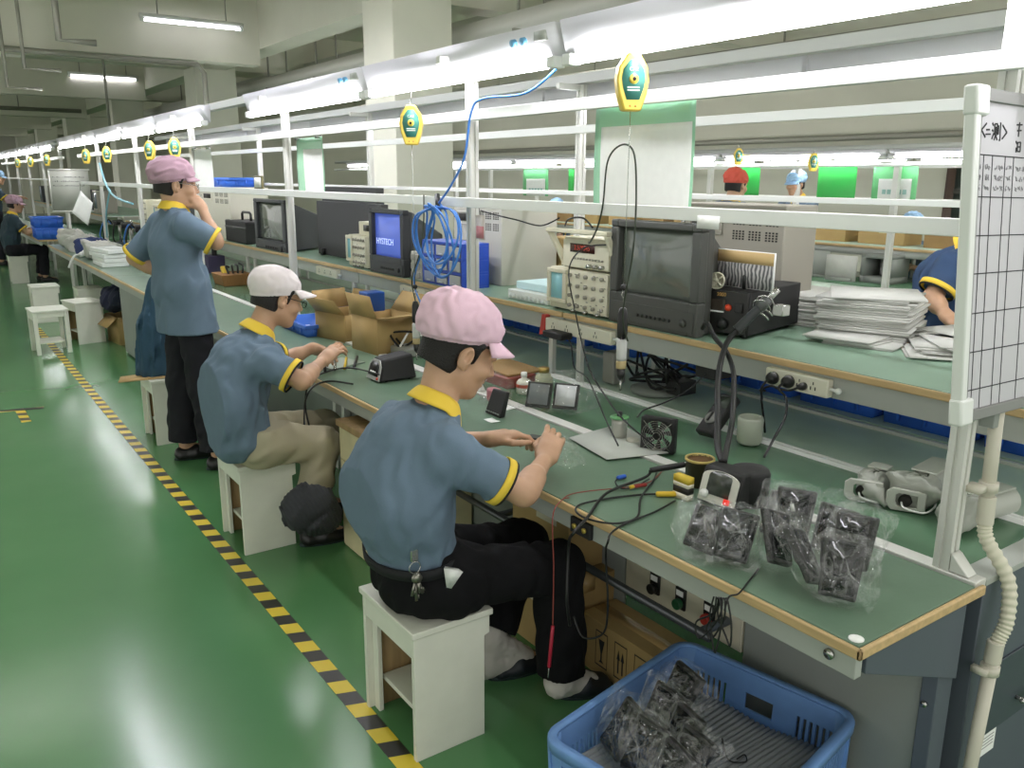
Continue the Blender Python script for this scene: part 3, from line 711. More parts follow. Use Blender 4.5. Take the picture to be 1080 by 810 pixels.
def knobs(mb, x, pts, r=0.008, d=0.012):
    for y, z in pts: mb.cyl((x, y, z), (x-d, y, z), r, n=10)
    return mb
def oscilloscope(label, loc, w, h, d, rz=0.0):
    t = T('oscilloscope', label, 'oscilloscope', loc, rz)
    MB().box((0.012, 0, 0.008), (d, w, h)).build('case', m_beige, t, bevel=0.006)
    MB().box((0, 0.004, 0.012), (0.0115, w*0.66, h-0.004)).build('front_plate', m_instr, t, bevel=0.003)
    f = MB(); frame_panel(f, -0.012, w*0.66, w-0.004, h*0.18, h-0.004, [(w*0.72, w*0.94, h*0.28, h*0.88)], 0.022); f.build('screen_frame', m_beige, t, bevel=0.004)
    MB().box((-0.001, w*0.715, h*0.27), (0.008, w*0.945, h*0.89)).build('screen', m_scope_scr, t)
    r = random.Random(5); k = MB()
    for i in range(5):
        for j in range(4): knobs(MB(), 0.0, [(w*(0.08+0.13*i), h*(0.18+0.23*j))], 0.009).build('knob', m_beige_dk, t)
    k = MB()
    for i in range(26):
        y, z = w*(0.03+0.6*r.random()), h*(0.08+0.86*r.random()); k.box((-0.0012, y, z), (-0.0002, y+0.012, z+0.004))
    k.build('panel_print', m_print, t, smooth=False)
    for i in range(3): knobs(MB(), -0.0, [(w*(0.12+0.2*i), h*0.07)], 0.008, 0.02).build('socket', m_steel, t)
    for y in (0.02, w-0.04): MB().box((0.03, y, 0), (0.06, y+0.02, 0.0075)).build('foot', m_black, t); MB().box((d-0.06, y, 0), (d-0.03, y+0.02, 0.0075)).build('foot', m_black, t)
    return t
oscilloscope('cream oscilloscope under the frequency counter, left of the large television', (2.45, 2.775, ZS), 0.43, 0.2, 0.36)
oscilloscope('cream oscilloscope in front of the large dark board', (2.45, 5.22, ZS), 0.30, 0.22, 0.36)
t = T('frequency_counter', 'cream frequency counter with red digits on top of the oscilloscope', 'frequency counter', (2.455, 2.775, ZS+0.2005))
w, h, d = 0.33, 0.145, 0.27
MB().box((0.012, 0, 0.006), (d, w, h)).build('case', m_beige, t, bevel=0.006)
MB().box((0, 0.006, 0.012), (0.0115, w-0.006, h-0.01)).build('front_plate', m_instr, t, bevel=0.002)
MB().box((-0.003, w*0.3, h*0.55), (-0.0005, w*0.82, h*0.82)).build('display', mat('dark red display', '401c18', 0.2), t)
text_mesh('3.579545', 0.03, face_M((-0.0042, w*0.56, h*0.69), (0, -1, 0), (0, 0, 1)), 'digits', m_led_red, t)
b = MB()
for i in range(10): b.box((-0.005, w*0.12+i*0.021, h*0.33), (-0.0005, w*0.12+i*0.021+0.012, h*0.39))
b.build('keys', m_beige_dk, t)
for q_ in (0.12, 0.25, 0.38): knobs(MB(), 0, [(w*q_, h*0.17)], 0.009, 0.022).build('socket', m_steel, t)
MB().hexa([(0.02, w+0.012, 0.02), (0.06, w+0.012, 0.02), (0.06, w+0.03, 0.02), (0.02, w+0.03, 0.02)], [(-0.05, w+0.05, h+0.035), (-0.02, w+0.05, h+0.035), (-0.02, w+0.068, h+0.035), (-0.05, w+0.068, h+0.035)]).box((-0.05, -0.03, h+0.02), (-0.015, w+0.068, h+0.04)).hexa([(0.02, -0.025, 0.02), (0.06, -0.025, 0.02), (0.06, -0.003, 0.02), (0.02, -0.003, 0.02)], [(-0.05, -0.03, h+0.02), (-0.02, -0.03, h+0.02), (-0.02, -0.012, h+0.02), (-0.05, -0.012, h+0.02)]).build('carry_handle', m_beige, t, bevel=0.004)
MB().box((0.03, 0.02, 0), (0.05, 0.04, 0.0055)).build('foot', m_black, t); MB().box((0.03, w-0.04, 0), (0.05, w-0.02, 0.0055)).build('foot', m_black, t)
t = T('power_supply', 'small white bench supply on the farther oscilloscope', 'power supply', (2.50, 5.22, ZS+0.2205))
MB().box((0, 0, 0), (0.25, 0.2, 0.09)).build('case', m_beige, t, bevel=0.004)
MB().box((-0.004, 0.03, 0.03), (-0.0005, 0.12, 0.07)).build('display', m_black, t)
# beige computer case behind the television
def computer_case(name, label, loc, d, w, h, m):
    t = T(name, label, 'computer case', loc)
    MB().box((0, 0, 0), (d, w, h)).build('case', m, t, bevel=0.006)
    f = MB(); frame_panel(f, -0.008, w*0.56, w*0.92, h*0.72, h*0.9, [(w*0.6, w*0.88, h*0.76, h*0.87)], 0.0075); f.build('drive_slot', m, t, bevel=0.003)
    MB().box((-0.0035, w*0.61, h*0.77), (-0.0005, w*0.87, h*0.86)).build('slot_recess', m_dark, t)
    b = MB()
    for g in range(3):
        for i in range(4):
            for r in range(8):
                y = w*0.46-g*w*0.15-i*w*0.03; z = h*0.9-r*0.011-(0.02 if r > 3 else 0)
                b.box((-0.002, y, z), (-0.0004, y-w*0.016, z-0.007))
    b.build('vent_slots', m_dark, t, smooth=False)
    MB().cyl((0, w*0.96, h*0.82), (-0.006, w*0.96, h*0.82), 0.008, n=12).build('lock', m_steel, t)
    return t
computer_case('computer_case', 'taupe computer case with vent slots behind the black heat station', (3.0, PX(826, 260, 3.0).y, ZS), 0.22, 0.6, 0.5, m_beige_dk)
computer_case('computer_case', 'pale grey computer case behind the blue coiled hose', (2.72, 4.0, ZS), 0.4, 0.52, 0.46, mat('pale grey case', 'b9b8ae', 0.5))
computer_case('computer_case', 'pale cabinet with vents behind the standing worker\'s elbow', (2.5, 8.3, ZS), 0.38, 1.0, 0.5, mat('cream case', 'c9c6b6', 0.5))

# hot air station
t = T('heat_station', 'black hot air station with carry handle at the shelf edge right of the television', 'heat station', PZ(787, 359, ZS)+Vector((0, 0, 0.001)), 0)
w, h, d = 0.235, 0.185, 0.46
M = Matrix.Rotation(-0.35, 4, 'Z')
body = MB().box((0.01, 0, 0.012), (d, w, h)); body.build('case', m_black_matt, t, bevel=0.004)
MB().box((0, 0.004, 0.016), (0.0095, w-0.004, h-0.004)).build('front_plate', mat('black face plate', '1e1d1b', 0.35), t, bevel=0.003)
MB().box((-0.004, w*0.42, h*0.56), (-0.0005, w*0.88, h*0.8)).build('display', mat('dark display window', '3a332c', 0.1), t, bevel=0.001)
MB().box((-0.002, w*0.44, h*0.52), (-0.0004, w*0.86, h*0.55)).build('label_strip', m_paper, t, smooth=False)
MB().lathe([(0.014, 0), (0.013, 0.008), (0.004, 0.014)], (0, w*0.36, h*0.64), 16, (-1, 0, 0)).build('red_knob', mat('red knob', 'd2472a', 0.35), t)
MB().box((-0.01, w*0.1, h*0.55), (-0.0005, w*0.24, h*0.75)).build('rocker_switch', m_black, t, bevel=0.003)
MB().lathe([(0.024, 0), (0.02, 0.018), (0.006, 0.02)], (0, w*0.45, h*0.28), 18, (-1, 0, 0)).build('dial', m_black, t)
text_mesh('2000', 0.02, face_M((-0.0008, w*0.5, h*0.9), (0, -1, 0), (0, 0, 1)), 'front_text', mat('gold print', 'b08a4a', 0.5), t)
b = MB().tube([(0.09, w*0.3, h), (0.09, w*0.3, h+0.05), (0.1, w*0.3, h+0.055), (0.3, w*0.3, h+0.055), (0.31, w*0.3, h+0.05), (0.31, w*0.3, h)], 0.009, n=10, spline=False); b.build('carry_handle', m_black, t)
for x in (0.04, d-0.05):
    for y in (0.03, w-0.03): MB().cyl((x, y, 0), (x, y, 0.0115), 0.012, n=10).build('foot', m_rubber, t)
t.rotation_euler.z = 0.22
# hot air gun with hose
g0, g1 = PX(777, 348, 2.36), PX(820, 306, 2.47)
t = T('hot_air_gun', 'dark grey hot air gun resting in a wire holder before the black station', 'hot air gun', g0)
v = (g1-g0)
MB().tube([g0, g0+v*0.12, g0+v*0.5, g0+v*0.55], lambda q: 0.019-0.004*q, n=14).build('handle', mat('dark grey handle', '3e4042', 0.45), t, world=True)
MB().tube([g0+v*0.55, g0+v*0.78], 0.021, n=14).build('barrel_collar', mat('worn grey collar', '5b5d5c', 0.4), t, world=True)
MB().tube([g0+v*0.75, g0+v*1.02], lambda q: 0.011, n=12).build('nozzle', m_steel, t, world=True)
hk = MB()
for q in (0.58, 0.68): 
    c = g0+v*q
    hk.tube([c+Vector((0.05, 0, -0.05)), c+Vector((0.03, 0, -0.035)), c+Vector((0.0, 0.025, -0.01)), c+Vector((-0.02, 0.01, 0.022)), c+Vector((-0.0, -0.02, 0.022)), c+Vector((0.02, -0.03, -0.01))], 0.003, n=6)
hk.build('wire_holder', m_steel, t, world=True)
c = g0+v*0.75; MB().box((c.x-0.0, c.y-0.07, c.z-0.05), (c.x+0.04, c.y-0.025, c.z-0.012)).build('holder_plate', m_steel, t, world=True, bevel=0.003)
hp = [g0, PX(708, 358, 2.24), PX(695, 380, 2.18), PX(688, 420, 2.06), PX(684, 460, 1.97), PX(690, 478, 1.92), PX(700, 470, 1.92), PX(705, 430, 2.02), PX(702, 390, 2.17), PX(690, 362, 2.27), PX(672, 345, 2.36), PX(738, 350, 2.44)]
hp = [g0, PX(767, 361, 2.32), PX(760, 382, 2.26), PX(757, 408, 2.17), PX(757, 440, 2.05), PX(757, 470, 1.93), PX(762, 487, 1.88)]
MB().tube(hp, 0.0105, n=10, sub=10).build('hose', m_rubber, t, world=True)
hp = [PX(741, 346, 2.45), PX(746, 341, 2.40), PX(754, 356, 2.36), PX(766, 371, 2.32), PX(773, 390, 2.27), PX(774, 412, 2.18), PX(772, 445, 2.05), PX(766, 475, 1.93), PX(764, 487, 1.88)]
tag(MB().tube(hp, 0.009, n=10, sub=10).build('hose', m_rubber), 'black hose looping from the black station front down to the hot air base', 'hose')
# photo card behind
t = T('photo_card', 'upright cardboard card with a photograph behind the black station', 'card', (2.66, 2.2, ZS+0.19))
a, b_ = PX(735, 305, 2.66), PX(815, 305, 2.66)
MB().box((2.66, b_.y, ZS+0.188), (2.666, a.y, ZS+0.335)).build('card', m_paper, t, world=True)
ph = bpy.data.materials.new('printed photograph'); ph.use_nodes = True; nt = ph.node_tree
tc = nt.nodes.new('ShaderNodeTexCoord'); w1 = nt.nodes.new('ShaderNodeTexWave'); w1.inputs['Scale'].default_value = 18; w1.inputs['Distortion'].default_value = 6; w1.bands_direction = 'Y'
rp = nt.nodes.new('ShaderNodeValToRGB'); rp.color_ramp.elements[0].color = lin('3a3a3e'); rp.color_ramp.elements[1].color = lin('b8b6b2')
nt.links.new(tc.outputs['Object'], w1.inputs['Vector']); nt.links.new(w1.outputs['Fac'], rp.inputs['Fac']); nt.links.new(rp.outputs['Color'], nt.nodes['Principled BSDF'].inputs['Base Color'])
MB().box((2.658, b_.y+0.004, ZS+0.19), (2.6598, a.y-0.004, ZS+0.285)).build('printed_picture', ph, t, world=True)
MB().hexa([(2.658, b_.y+0.004, ZS+0.2855), (2.6598, b_.y+0.004, ZS+0.2855), (2.6598, a.y-0.004, ZS+0.2855), (2.658, a.y-0.004, ZS+0.2855)], [(2.658, b_.y+0.004, ZS+0.332), (2.6598, b_.y+0.004, ZS+0.332), (2.6598, a.y-0.004, ZS+0.332), (2.658, a.y-0.004, ZS+0.332)]).build('printed_table', mat('printed tan table', 'c9ab77', 0.6), t, world=True)
# fan ornament & lamps on station top
c = PX(756, 296, 2.56)
t = T('cooling_fan', 'small pale metal wheel leaning on top of the black station', 'wheel', c)
b = MB(); b.lathe([(0.034, -0.004), (0.034, 0.004), (0.028, 0.004), (0.028, -0.004)], c, 24, (-1, -0.3, 0.1))
for i in range(5):
    an = 2*PI*i/5; p2 = c+Vector((0.0, 0.03*math.cos(an), 0.03*math.sin(an))); b.cyl(c, p2, 0.004, n=6)
b.sphere(c, 0.01, 10, 6); b.build('wheel', mat('pale metal', 'c8c4b0', 0.35, metal=0.4), t, world=True)
# board module near shelf edge
c = PZ(862, 355, ZS)
t = T('circuit_module', 'tiny circuit module lying on the green shelf by the black station', 'module', c)
MB().box((-0.025, -0.015, 0.0), (0.025, 0.015, 0.004)).build('board', mat('tan board', 'b9ad86', 0.5), t, bevel=0.001)
MB().box((-0.018, -0.01, 0.0045), (-0.004, 0.01, 0.02)).cyl((0.01, 0, 0.0045), (0.01, 0, 0.026), 0.006, n=10).build('components', m_paper, t)

# papers
def paper_stack(label, c, sx, sy, n, th, rz, m=m_paper, jit=0.006, fan=None):
    t = T('paper_stack', label, 'papers', c, rz, None)
    r = random.Random(sum(map(ord, label)) % 999); q = max(3, n)
    for i in range(q):
        dx, dy, a = r.uniform(-jit, jit), r.uniform(-jit, jit), r.uniform(-0.03, 0.03)+(r.uniform(-0.3, 0.3) if i > q-4 else 0)
        if fan: dx += fan[0]*i; dy += fan[1]*i
        M = Matrix.Translation((dx, dy, i*th)) @ Matrix.Rotation(a, 4, 'Z')
        MB().box((-sx/2, -sy/2, 0.0), (sx/2, sy/2, th*0.9), M).build('sheaf', m if i % 3 else mat('grey carton edge', 'b3b3ad', 0.75), t)
    return t
m_paper2 = mat('grey cardboard sheets', 'cfcfc9', 0.75, var=0.05, vscale=20)
paper_stack('tallest pile of flat white folded cartons on the shelf', (3.12, 1.93, ZS), 0.36, 0.34, 20, 0.0085, 0.35, m_paper2, 0.012)
paper_stack('pile of white folded cartons behind the black station, left of the tallest pile', (3.2, 2.30, ZS), 0.34, 0.30, 14, 0.0095, 0.1, m_paper2, 0.02)
paper_stack('low fanned pile of white cartons beside the whiteboard', (2.96, 1.56, ZS), 0.26, 0.22, 8, 0.006, 0.6, m_paper2, 0.03, (0.006, -0.012))
paper_stack('spread white cartons in front of the tallest pile', (2.93, 1.80, ZS), 0.2, 0.26, 5, 0.006, 0.25, m_paper2, 0.04, (0.0, 0.02))
paper_stack('spread white cartons at the far edge of the shelf near the leaning worker', (3.2, 1.58, ZS), 0.26, 0.26, 9, 0.006, -0.2, m_paper2, 0.04)

# items between post and counter
t = T('foam_tray', 'white foam tray stack on the shelf left of the oscilloscope', 'foam tray', (2.58, 3.42, ZS))
MB().box((-0.1, -0.17, 0.001), (0.15, 0.17, 0.05)).build('tray', mat('white foam', 'e8ece8', 0.7), t, bevel=0.006)
MB().box((-0.06, -0.15, 0.051), (0.15, 0.15, 0.09)).build('blue_tray', mat('pale blue foam', 'c3dfe2', 0.7), t, bevel=0.006)
b = MB()
for i in range(9): b.box((-0.103, -0.16+i*0.036, 0.008), (-0.1005, -0.16+i*0.036+0.022, 0.03))
b.build('tray_pockets', mat('foam pockets', 'd2d6d2', 0.7), t)
t = T('instrument_box', 'dark grey box with a white label behind the foam trays', 'box', (2.86, 3.4, ZS))
MB().box((0, -0.22, 0), (0.2, 0.22, 0.15)).build('case', mat('dark grey case', '5a5b5a', 0.6, bump=0.05, bscale=120), t, bevel=0.005)
MB().box((-0.003, 0.0, 0.07), (-0.0005, 0.09, 0.14)).build('label', m_paper, t)
MB().box((-0.005, -0.22, 0.1505), (0.2, 0.22, 0.165)).build('lid', m_beige, t, bevel=0.003)
t = T('small_carton', 'small cream carton on the dark grey box behind the post', 'box', (2.9, 3.42, ZS+0.1655))
MB().box((0, 0.0, 0), (0.12, 0.2, 0.13)).build('carton', mat('cream carton', 'd9d5bd', 0.7), t, bevel=0.003)
MB().box((0, -0.2, 0), (0.14, -0.02, 0.04)).build('flap_box', mat('cream carton', 'd9d5bd', 0.7), t, bevel=0.003)

# blue drawer organiser
t = T('drawer_organizer', 'blue plastic drawer organizer with clear drawers behind the blue hose', 'drawer organizer', (2.45, 3.99, ZS))
w, h, d = 0.45, 0.25, 0.18
f = MB(); holes = [(0.012+i*0.145, 0.135+i*0.145, 0.01+j*0.08, 0.075+j*0.08) for i in range(3) for j in range(3)]
frame_panel(f, 0, 0, w, 0, h, holes, d-0.004); f.box((d-0.0035, 0, 0), (d, w, h)); f.build('body', mat('royal blue plastic', '2348b0', 0.4), t, bevel=0.002)
for i, hh in enumerate(holes):
    fm = MB(); fm.box((-0.004, hh[0]+0.003, hh[2]+0.003), (0.0, hh[1]-0.003, hh[3]-0.003)).box((0.0, hh[0]+0.003, hh[2]+0.003), (0.15, hh[1]-0.003, hh[2]+0.006)); hd_ = MB().box((-0.012, (hh[0]+hh[1])/2-0.02, hh[2]+0.01), (-0.0041, (hh[0]+hh[1])/2+0.02, hh[2]+0.016))
    dr_ = fm.build('drawer', mat('clear drawer plastic', 'aab4bc' if i < 3 else '8d99b8', 0.2) if i >= 6 else mat('cloudy drawer plastic', 'a8aeb0', 0.25), t, bevel=0.002); hd_.build('handle', mat('pale drawer grip', 'b8bec8', 0.3), dr_, bevel=0.001)
t = T('plastic_box', 'clear plastic box of small parts left of the blue drawers', 'box', (2.46, 4.47, ZS))
MB().box((0, 0, 0), (0.14, 0.13, 0.17)).build('box', mat('frosted box', 'b8b8ae', 0.4), t, bevel=0.004)
b = MB()
for j in range(3): b.box((-0.01, 0.01, 0.012+j*0.053), (-0.0005, 0.12, 0.05+j*0.053))
b.build('drawer', mat('grey drawer', '9c9a92', 0.35), t, bevel=0.006)
# large dark board between monitors
t = T('partition_board', 'large dark grey board standing on the shelf behind the oscilloscope', 'board', (2.75, 6.0, ZS))
MB().box((2.66, 5.40, ZS+0.001), (2.72, 6.55, ZS+0.42)).build('panel', mat('charcoal fabric board', '3a3b3a', 0.85, bump=0.1, bscale=220), t, world=True, bevel=0.004)
MB().box((2.73, 5.6, ZS+0.001), (2.79, 6.6, ZS+0.53)).build('rear_panel', mat('charcoal fabric board', '3a3b3a', 0.85), t, world=True, bevel=0.004)
for y in (5.55, 6.4): MB().box((2.63, y, ZS), (2.658, y+0.04, ZS+0.05)).build('foot', m_black, t, world=True)
t = T('toolbox', 'black case with handle on the shelf beside the standing worker\'s elbow', 'case', (2.46, 7.75, ZS))
MB().box((0, 0, 0), (0.25, 0.62, 0.2)).build('body', m_black_matt, t, bevel=0.01)
MB().box((-0.004, 0.01, 0.13), (0.252, 0.61, 0.15)).build('lid_seam', mat('worn grey trim', '4a4a48', 0.5), t)
MB().tube([(0.12, 0.2, 0.2), (0.12, 0.2, 0.26), (0.12, 0.23, 0.275), (0.12, 0.42, 0.275), (0.12, 0.45, 0.26), (0.12, 0.45, 0.2)], 0.012, n=8, spline=False).build('handle', m_black, t)
t = T('display_card', 'small framed card on the middle rail above the far television', 'card', (1.95, 5.75, 1.576))
MB().box((1.925, 5.66, 1.5755), (1.94, 5.82, 1.66)).build('frame', mat('olive frame', '6f6a48', 0.5), t, world=True, bevel=0.003)
MB().box((1.9225, 5.675, 1.585), (1.9248, 5.805, 1.65)).build('card', m_paper, t, world=True)

# ---------------------------------------------------------------- blue totes under and behind
def tote(label, loc, sx, sy, h, m=m_blue_tote, rz=0.0, group=None, name='plastic_tote'):
    t = T(name, label, 'tote', loc, rz, group)
    th = 0.006
    b = MB(); ta = 0.93
    o = [(-sx/2*ta, -sy/2*ta), (sx/2*ta, -sy/2*ta), (sx/2*ta, sy/2*ta), (-sx/2*ta, sy/2*ta)]; u = [(-sx/2, -sy/2), (sx/2, -sy/2), (sx/2, sy/2), (-sx/2, sy/2)]
    vs = [(x, y, 0) for x, y in o]+[(x, y, h) for x, y in u]+[(x-th*(1 if x > 0 else -1), y-th*(1 if y > 0 else -1), th) for x, y in o]+[(x-th*(1 if x > 0 else -1), y-th*(1 if y > 0 else -1), h) for x, y in u]
    fs = [(3, 2, 1, 0), (8, 9, 10, 11)]
    for i in range(4):
        j = (i+1) % 4; fs += [(i, j, 4+j, 4+i), (8+j, 8+i, 12+i, 12+j), (4+i, 4+j, 12+j, 12+i)]
    b.add(vs, fs)
    r = MB()
    for a, c in (((-sx/2-0.012, -sy/2-0.012, h-0.022), (sx/2+0.012, -sy/2-0.0005, h)), ((-sx/2-0.012, sy/2+0.0005, h-0.022), (sx/2+0.012, sy/2+0.012, h)), ((-sx/2-0.012, -sy/2, h-0.022), (-sx/2-0.0005, sy/2, h)), ((sx/2+0.0005, -sy/2, h-0.022), (sx/2+0.012, sy/2, h))): r.box(a, c)
    r.build('rim', m, t, bevel=0.003)
    rb = b
    for q in (-0.3, 0, 0.3):
        for s in (-1, 1):
            rb.box((s*sx/2*0.965, q*sy-0.006, 0.02), (s*(sx/2+0.006), q*sy+0.006, h-0.023))
            rb.box((q*sx-0.006, s*sy/2*0.965, 0.02), (q*sx+0.006, s*(sy/2+0.006), h-0.023))
    b.build('tub', m, t)
    return t
ords = ('first', 'second', 'third', 'fourth', 'fifth', 'sixth', 'seventh', 'eighth', 'ninth', 'tenth', 'eleventh', 'twelfth')
yy = 1.22
for i in range(12):
    tote('%s blue tote under the shelf on the far bench, counting from the whiteboard' % ords[i], (3.15, yy, ZB+0.001), 0.24, 0.36, 0.15, group='blue totes in a row under the shelf')
    yy += 0.39 if i != 4 else 0.6
# ================================================================ hanging tools, hoses, papers
def balancer(c, label, rz=0.0, cable_to=None, group='yellow tool balancers under the lamps', s=1.0, ztop=2.03):
    """yellow spring balancer, front facing -X"""
    t = T('tool_balancer', label, 'tool balancer', c, rz, group)
    pf = [(-0.018, 0.085), (0.018, 0.085), (0.045, 0.045), (0.052, 0.005), (0.045, -0.035), (0.028, -0.085), (-0.028, -0.085), (-0.045, -0.035), (-0.052, 0.005), (-0.045, 0.045)]
    pf = [(a*s, b*s) for a, b in pf]
    MB().prism(pf, (0.04*s, 0, 0), (-0.02*s, 0, 0), (0, 1, 0), (0, 0, 1)).build('housing', mat('yellow balancer plastic', 'f0d25a', 0.35), t, bevel=0.006*s)
    pl = [(a*0.72, b*0.68+0.006*s) for a, b in pf]
    MB().prism(pl, (0.0015, 0, 0), (-0.0218*s, 0, 0), (0, 1, 0), (0, 0, 1)).build('face_plate', mat('teal balancer plate', '4a9184', 0.4), t)
    MB().lathe([(0.015*s, 0), (0.014*s, 0.006*s), (0.006*s, 0.007*s)], (-0.0218*s, 0, 0.008*s), 18, (-1, 0, 0)).build('hub', mat('yellow balancer plastic', 'f0d25a', 0.35), t)
    MB().lathe([(0.006*s, 0), (0.005*s, 0.002*s)], (-0.0289*s, 0, 0.008*s), 12, (-1, 0, 0)).build('hub_hole', m_dark, t)
    text_mesh('CAE', 0.016*s, face_M((-0.0226*s, 0, 0.036*s), (0, -1, 0), (0, 0, 1)), 'face_text', m_paper, t)
    b = MB()
    for q in range(2): b.box((-0.0223*s, -0.02*s, (-0.018-0.008*q)*s), (-0.0219*s, 0.02*s, (-0.014-0.008*q)*s))
    b.build('face_lines', m_paper, t, smooth=False)
    MB().lathe([(0.0035*s, 0), (0.003*s, 0.001)], (-0.0201*s, 0.009*s, -0.07*s), 10, (-1, 0, 0)).lathe([(0.0035*s, 0), (0.003*s, 0.001)], (-0.0201*s, -0.009*s, -0.07*s), 10, (-1, 0, 0)).build('screw_hole', mat('orange screw', 'c98a2a', 0.4), t)
    MB().tube([(0, 0, 0.08*s), (0, 0.006, 0.1*s), (0, 0, 0.115*s), (0, 0, ztop-c[2]+0.01)], 0.003, n=6).build('hook', m_steel, t)
    if cable_to:
        MB().cyl((0, 0, -0.085*s), Vector(cable_to)-Vector(c), 0.0015, n=6).build('pull_cord', m_steel, t)
    return t
b1 = PX(666, 87, 1.86); j1 = PX(667, 305, 1.83); j1 = Vector((1.86, b1.y, j1.z))
balancer(b1, 'yellow tool balancer before the green sheet, nearest the whiteboard', 1.15, j1)
b2 = PX(434, 132, 1.86); j2 = Vector((1.86, b2.y, 1.17))
balancer(b2, 'yellow tool balancer between the two seated workers, before the white column', 0.95, j2)
for i, (px, py) in enumerate(((184, 156), (158, 158), (113, 166), (91, 167))):
    y = (8.2, 9.4, 11.6, 12.9)[i]
    c = PX(px, py, 1.86); balancer((1.86, c.y, 1.88), '%s yellow balancer beyond the second, over the far part of the near line' % ords[i], 1.4 if i % 2 == 0 else 0.8)

def screwdriver(top, label, cord=None):
    t = T('electric_screwdriver', label, 'electric screwdriver', top)
    MB().lathe([(0.006, -0.035), (0.016, -0.03), (0.0175, -0.005), (0.0165, 0.05), (0.012, 0.066), (0.006, 0.07)], (0, 0, -0.10), 18).build('motor_cap', m_black, t)
    MB().lathe([(0.0165, 0), (0.0175, 0.01), (0.0175, 0.065), (0.016, 0.07)], (0, 0, -0.206), 18).build('barrel', mat('pale grey driver body', 'c2c4c0', 0.35), t)
    MB().lathe([(0.0165, 0), (0.0172, 0.006), (0.0172, 0.022), (0.0165, 0.026)], (0, 0, -0.233), 18).build('torque_ring', mat('tan driver ring', 'b3a276', 0.4), t)
    MB().lathe([(0.007, 0), (0.012, 0.012), (0.0155, 0.038)], (0, 0, -0.272), 16).build('nose', m_black, t)
    MB().cyl((0, 0, -0.2725), (0, 0, -0.31), 0.004, n=8).build('bit', m_steel, t)
    MB().tube([(0, 0, -0.03), (0.004, 0.004, -0.012), (0, 0, 0.0), (-0.008, 0, 0.012), (0, 0.0, 0.024), (0.008, 0, 0.012), (0, 0, 0.0)], 0.0018, n=6).build('hanging_loop', m_steel, t)
    MB().sphere((0, 0, 0.036), 0.011, 14, 8).build('stop_ball', m_black, t)
    if cord:
        cp = [Vector(p)-Vector(top) for p in cord]
        MB().tube(cp, 0.003, n=8, sub=12).build('power_cord', mat('dark green cord', '26301f', 0.5), t)
    return t
cord = [PX(662, 360, 1.86), PX(657, 330, 1.84), PX(668, 260, 1.84), PX(671, 200, 1.85), PX(668, 160, 1.86), PX(655, 153, 1.87), PX(641, 170, 1.89), PX(636, 215, 1.91), PX(630, 240, 1.95), PX(622, 256, 2.1), PX(621, 255, 2.44)]
screwdriver((1.86, b1.y, j1.z-0.04), 'electric screwdriver hanging before the large television', cord)
screwdriver((1.86, b2.y, 1.13), 'electric screwdriver hanging behind the nearest worker\'s pink cap', [(1.86, b2.y, 1.10), (1.85, b2.y+0.01, 1.2), (1.87, b2.y-0.03, 1.32), (1.9, b2.y-0.02, 1.45), (1.915, b2.y, 1.58)])
# blue air hose, coiled on the rail
t = T('air_hose', 'blue air hose in a loose coil hanging from the middle rail', 'hose', PX(465, 215, 1.9))
pts = [PX(592, 68, 1.9), PX(555, 98, 1.9), PX(510, 104, 1.9), PX(497, 118, 1.895), PX(490, 165, 1.89), PX(476, 195, 1.89), PX(463, 214, 1.89)]
MB().tube(pts, 0.0048, n=8, sub=8).build('riser', mat('blue air hose', '3f7fd0', 0.35), t, world=True)
cpt = []
r = random.Random(11)
cy0 = PX(465, 253, 1.88)
for i in range(49):
    an = PI/2+2*PI*i/8; lp = i//8
    rx, rz = (0.125, 0.12, 0.15, 0.11, 0.145, 0.155, 0.155)[lp], (0.155, 0.125, 0.145, 0.145, 0.12, 0.155, 0.155)[lp]
    oy, oz = (0.03, 0.08, -0.05, 0.04, -0.03, 0.0, 0.0)[lp], (0.0, 0.02, -0.01, 0.01, 0.02, -0.01, -0.01)[lp]
    cpt.append(Vector((1.875+0.022*math.sin(an*1.3+lp)-0.004*lp, cy0.y+oy+rx*math.cos(an), cy0.z+oz+rz*math.sin(an))))
MB().tube([pts[-1]]+cpt, 0.0048, n=8, sub=5).build('coil', mat('blue air hose', '3f7fd0', 0.35), t, world=True)
tail = [cpt[-1], PX(440, 280, 1.88), PX(437, 300, 1.89), PX(443, 318, 1.9), PX(450, 330, 1.92)]
MB().tube(tail, 0.0048, n=8).build('tail', mat('blue air hose', '3f7fd0', 0.35), t, world=True)
MB().cyl(PX(461, 205, 1.915), PX(463, 225, 1.90), 0.012, n=10).build('hanging_tie', m_black, t, world=True)
# green work instruction sheets
def sheet(label, y0, y1, z0, z1, x=1.972, paper=True, m=None, pf=(0.08, 0.97, 0.0, 0.76), cap='instruction sheet'):
    t = T('instruction_sheet', label, cap, (x, (y0+y1)/2, z0))
    MB().grid(lambda u, v: (x+0.004*math.sin(u*5)+0.003*math.sin(v*4+u*3), y0+(y1-y0)*u, z0+(z1-z0)*v), 16, 12).build('green_film', m or mat('pale green film', '9fd4b0', 0.2), t, world=True, solid=0.0008)
    if paper:
        MB().grid(lambda u, v: (x-0.0035+0.004*math.sin((pf[0]+(pf[1]-pf[0])*u)*5)+0.003*math.sin((pf[2]+(pf[3]-pf[2])*v)*4+(pf[0]+(pf[1]-pf[0])*u)*3), y0+(y1-y0)*(pf[0]+(pf[1]-pf[0])*u), z0+(z1-z0)*(pf[2]+(pf[3]-pf[2])*v)), 16, 12).build('white_page', m_paper, t, world=True, solid=0.0006)
    for y in (y0+0.04, y1-0.04): MB().box((x-0.028, y-0.008, z1-0.01), (x+0.006, y+0.008, z1+0.012)).build('clip', m_steel, t, world=True)
    return t
a, b_ = PX(630, 104, 1.972), PX(735, 101, 1.972)
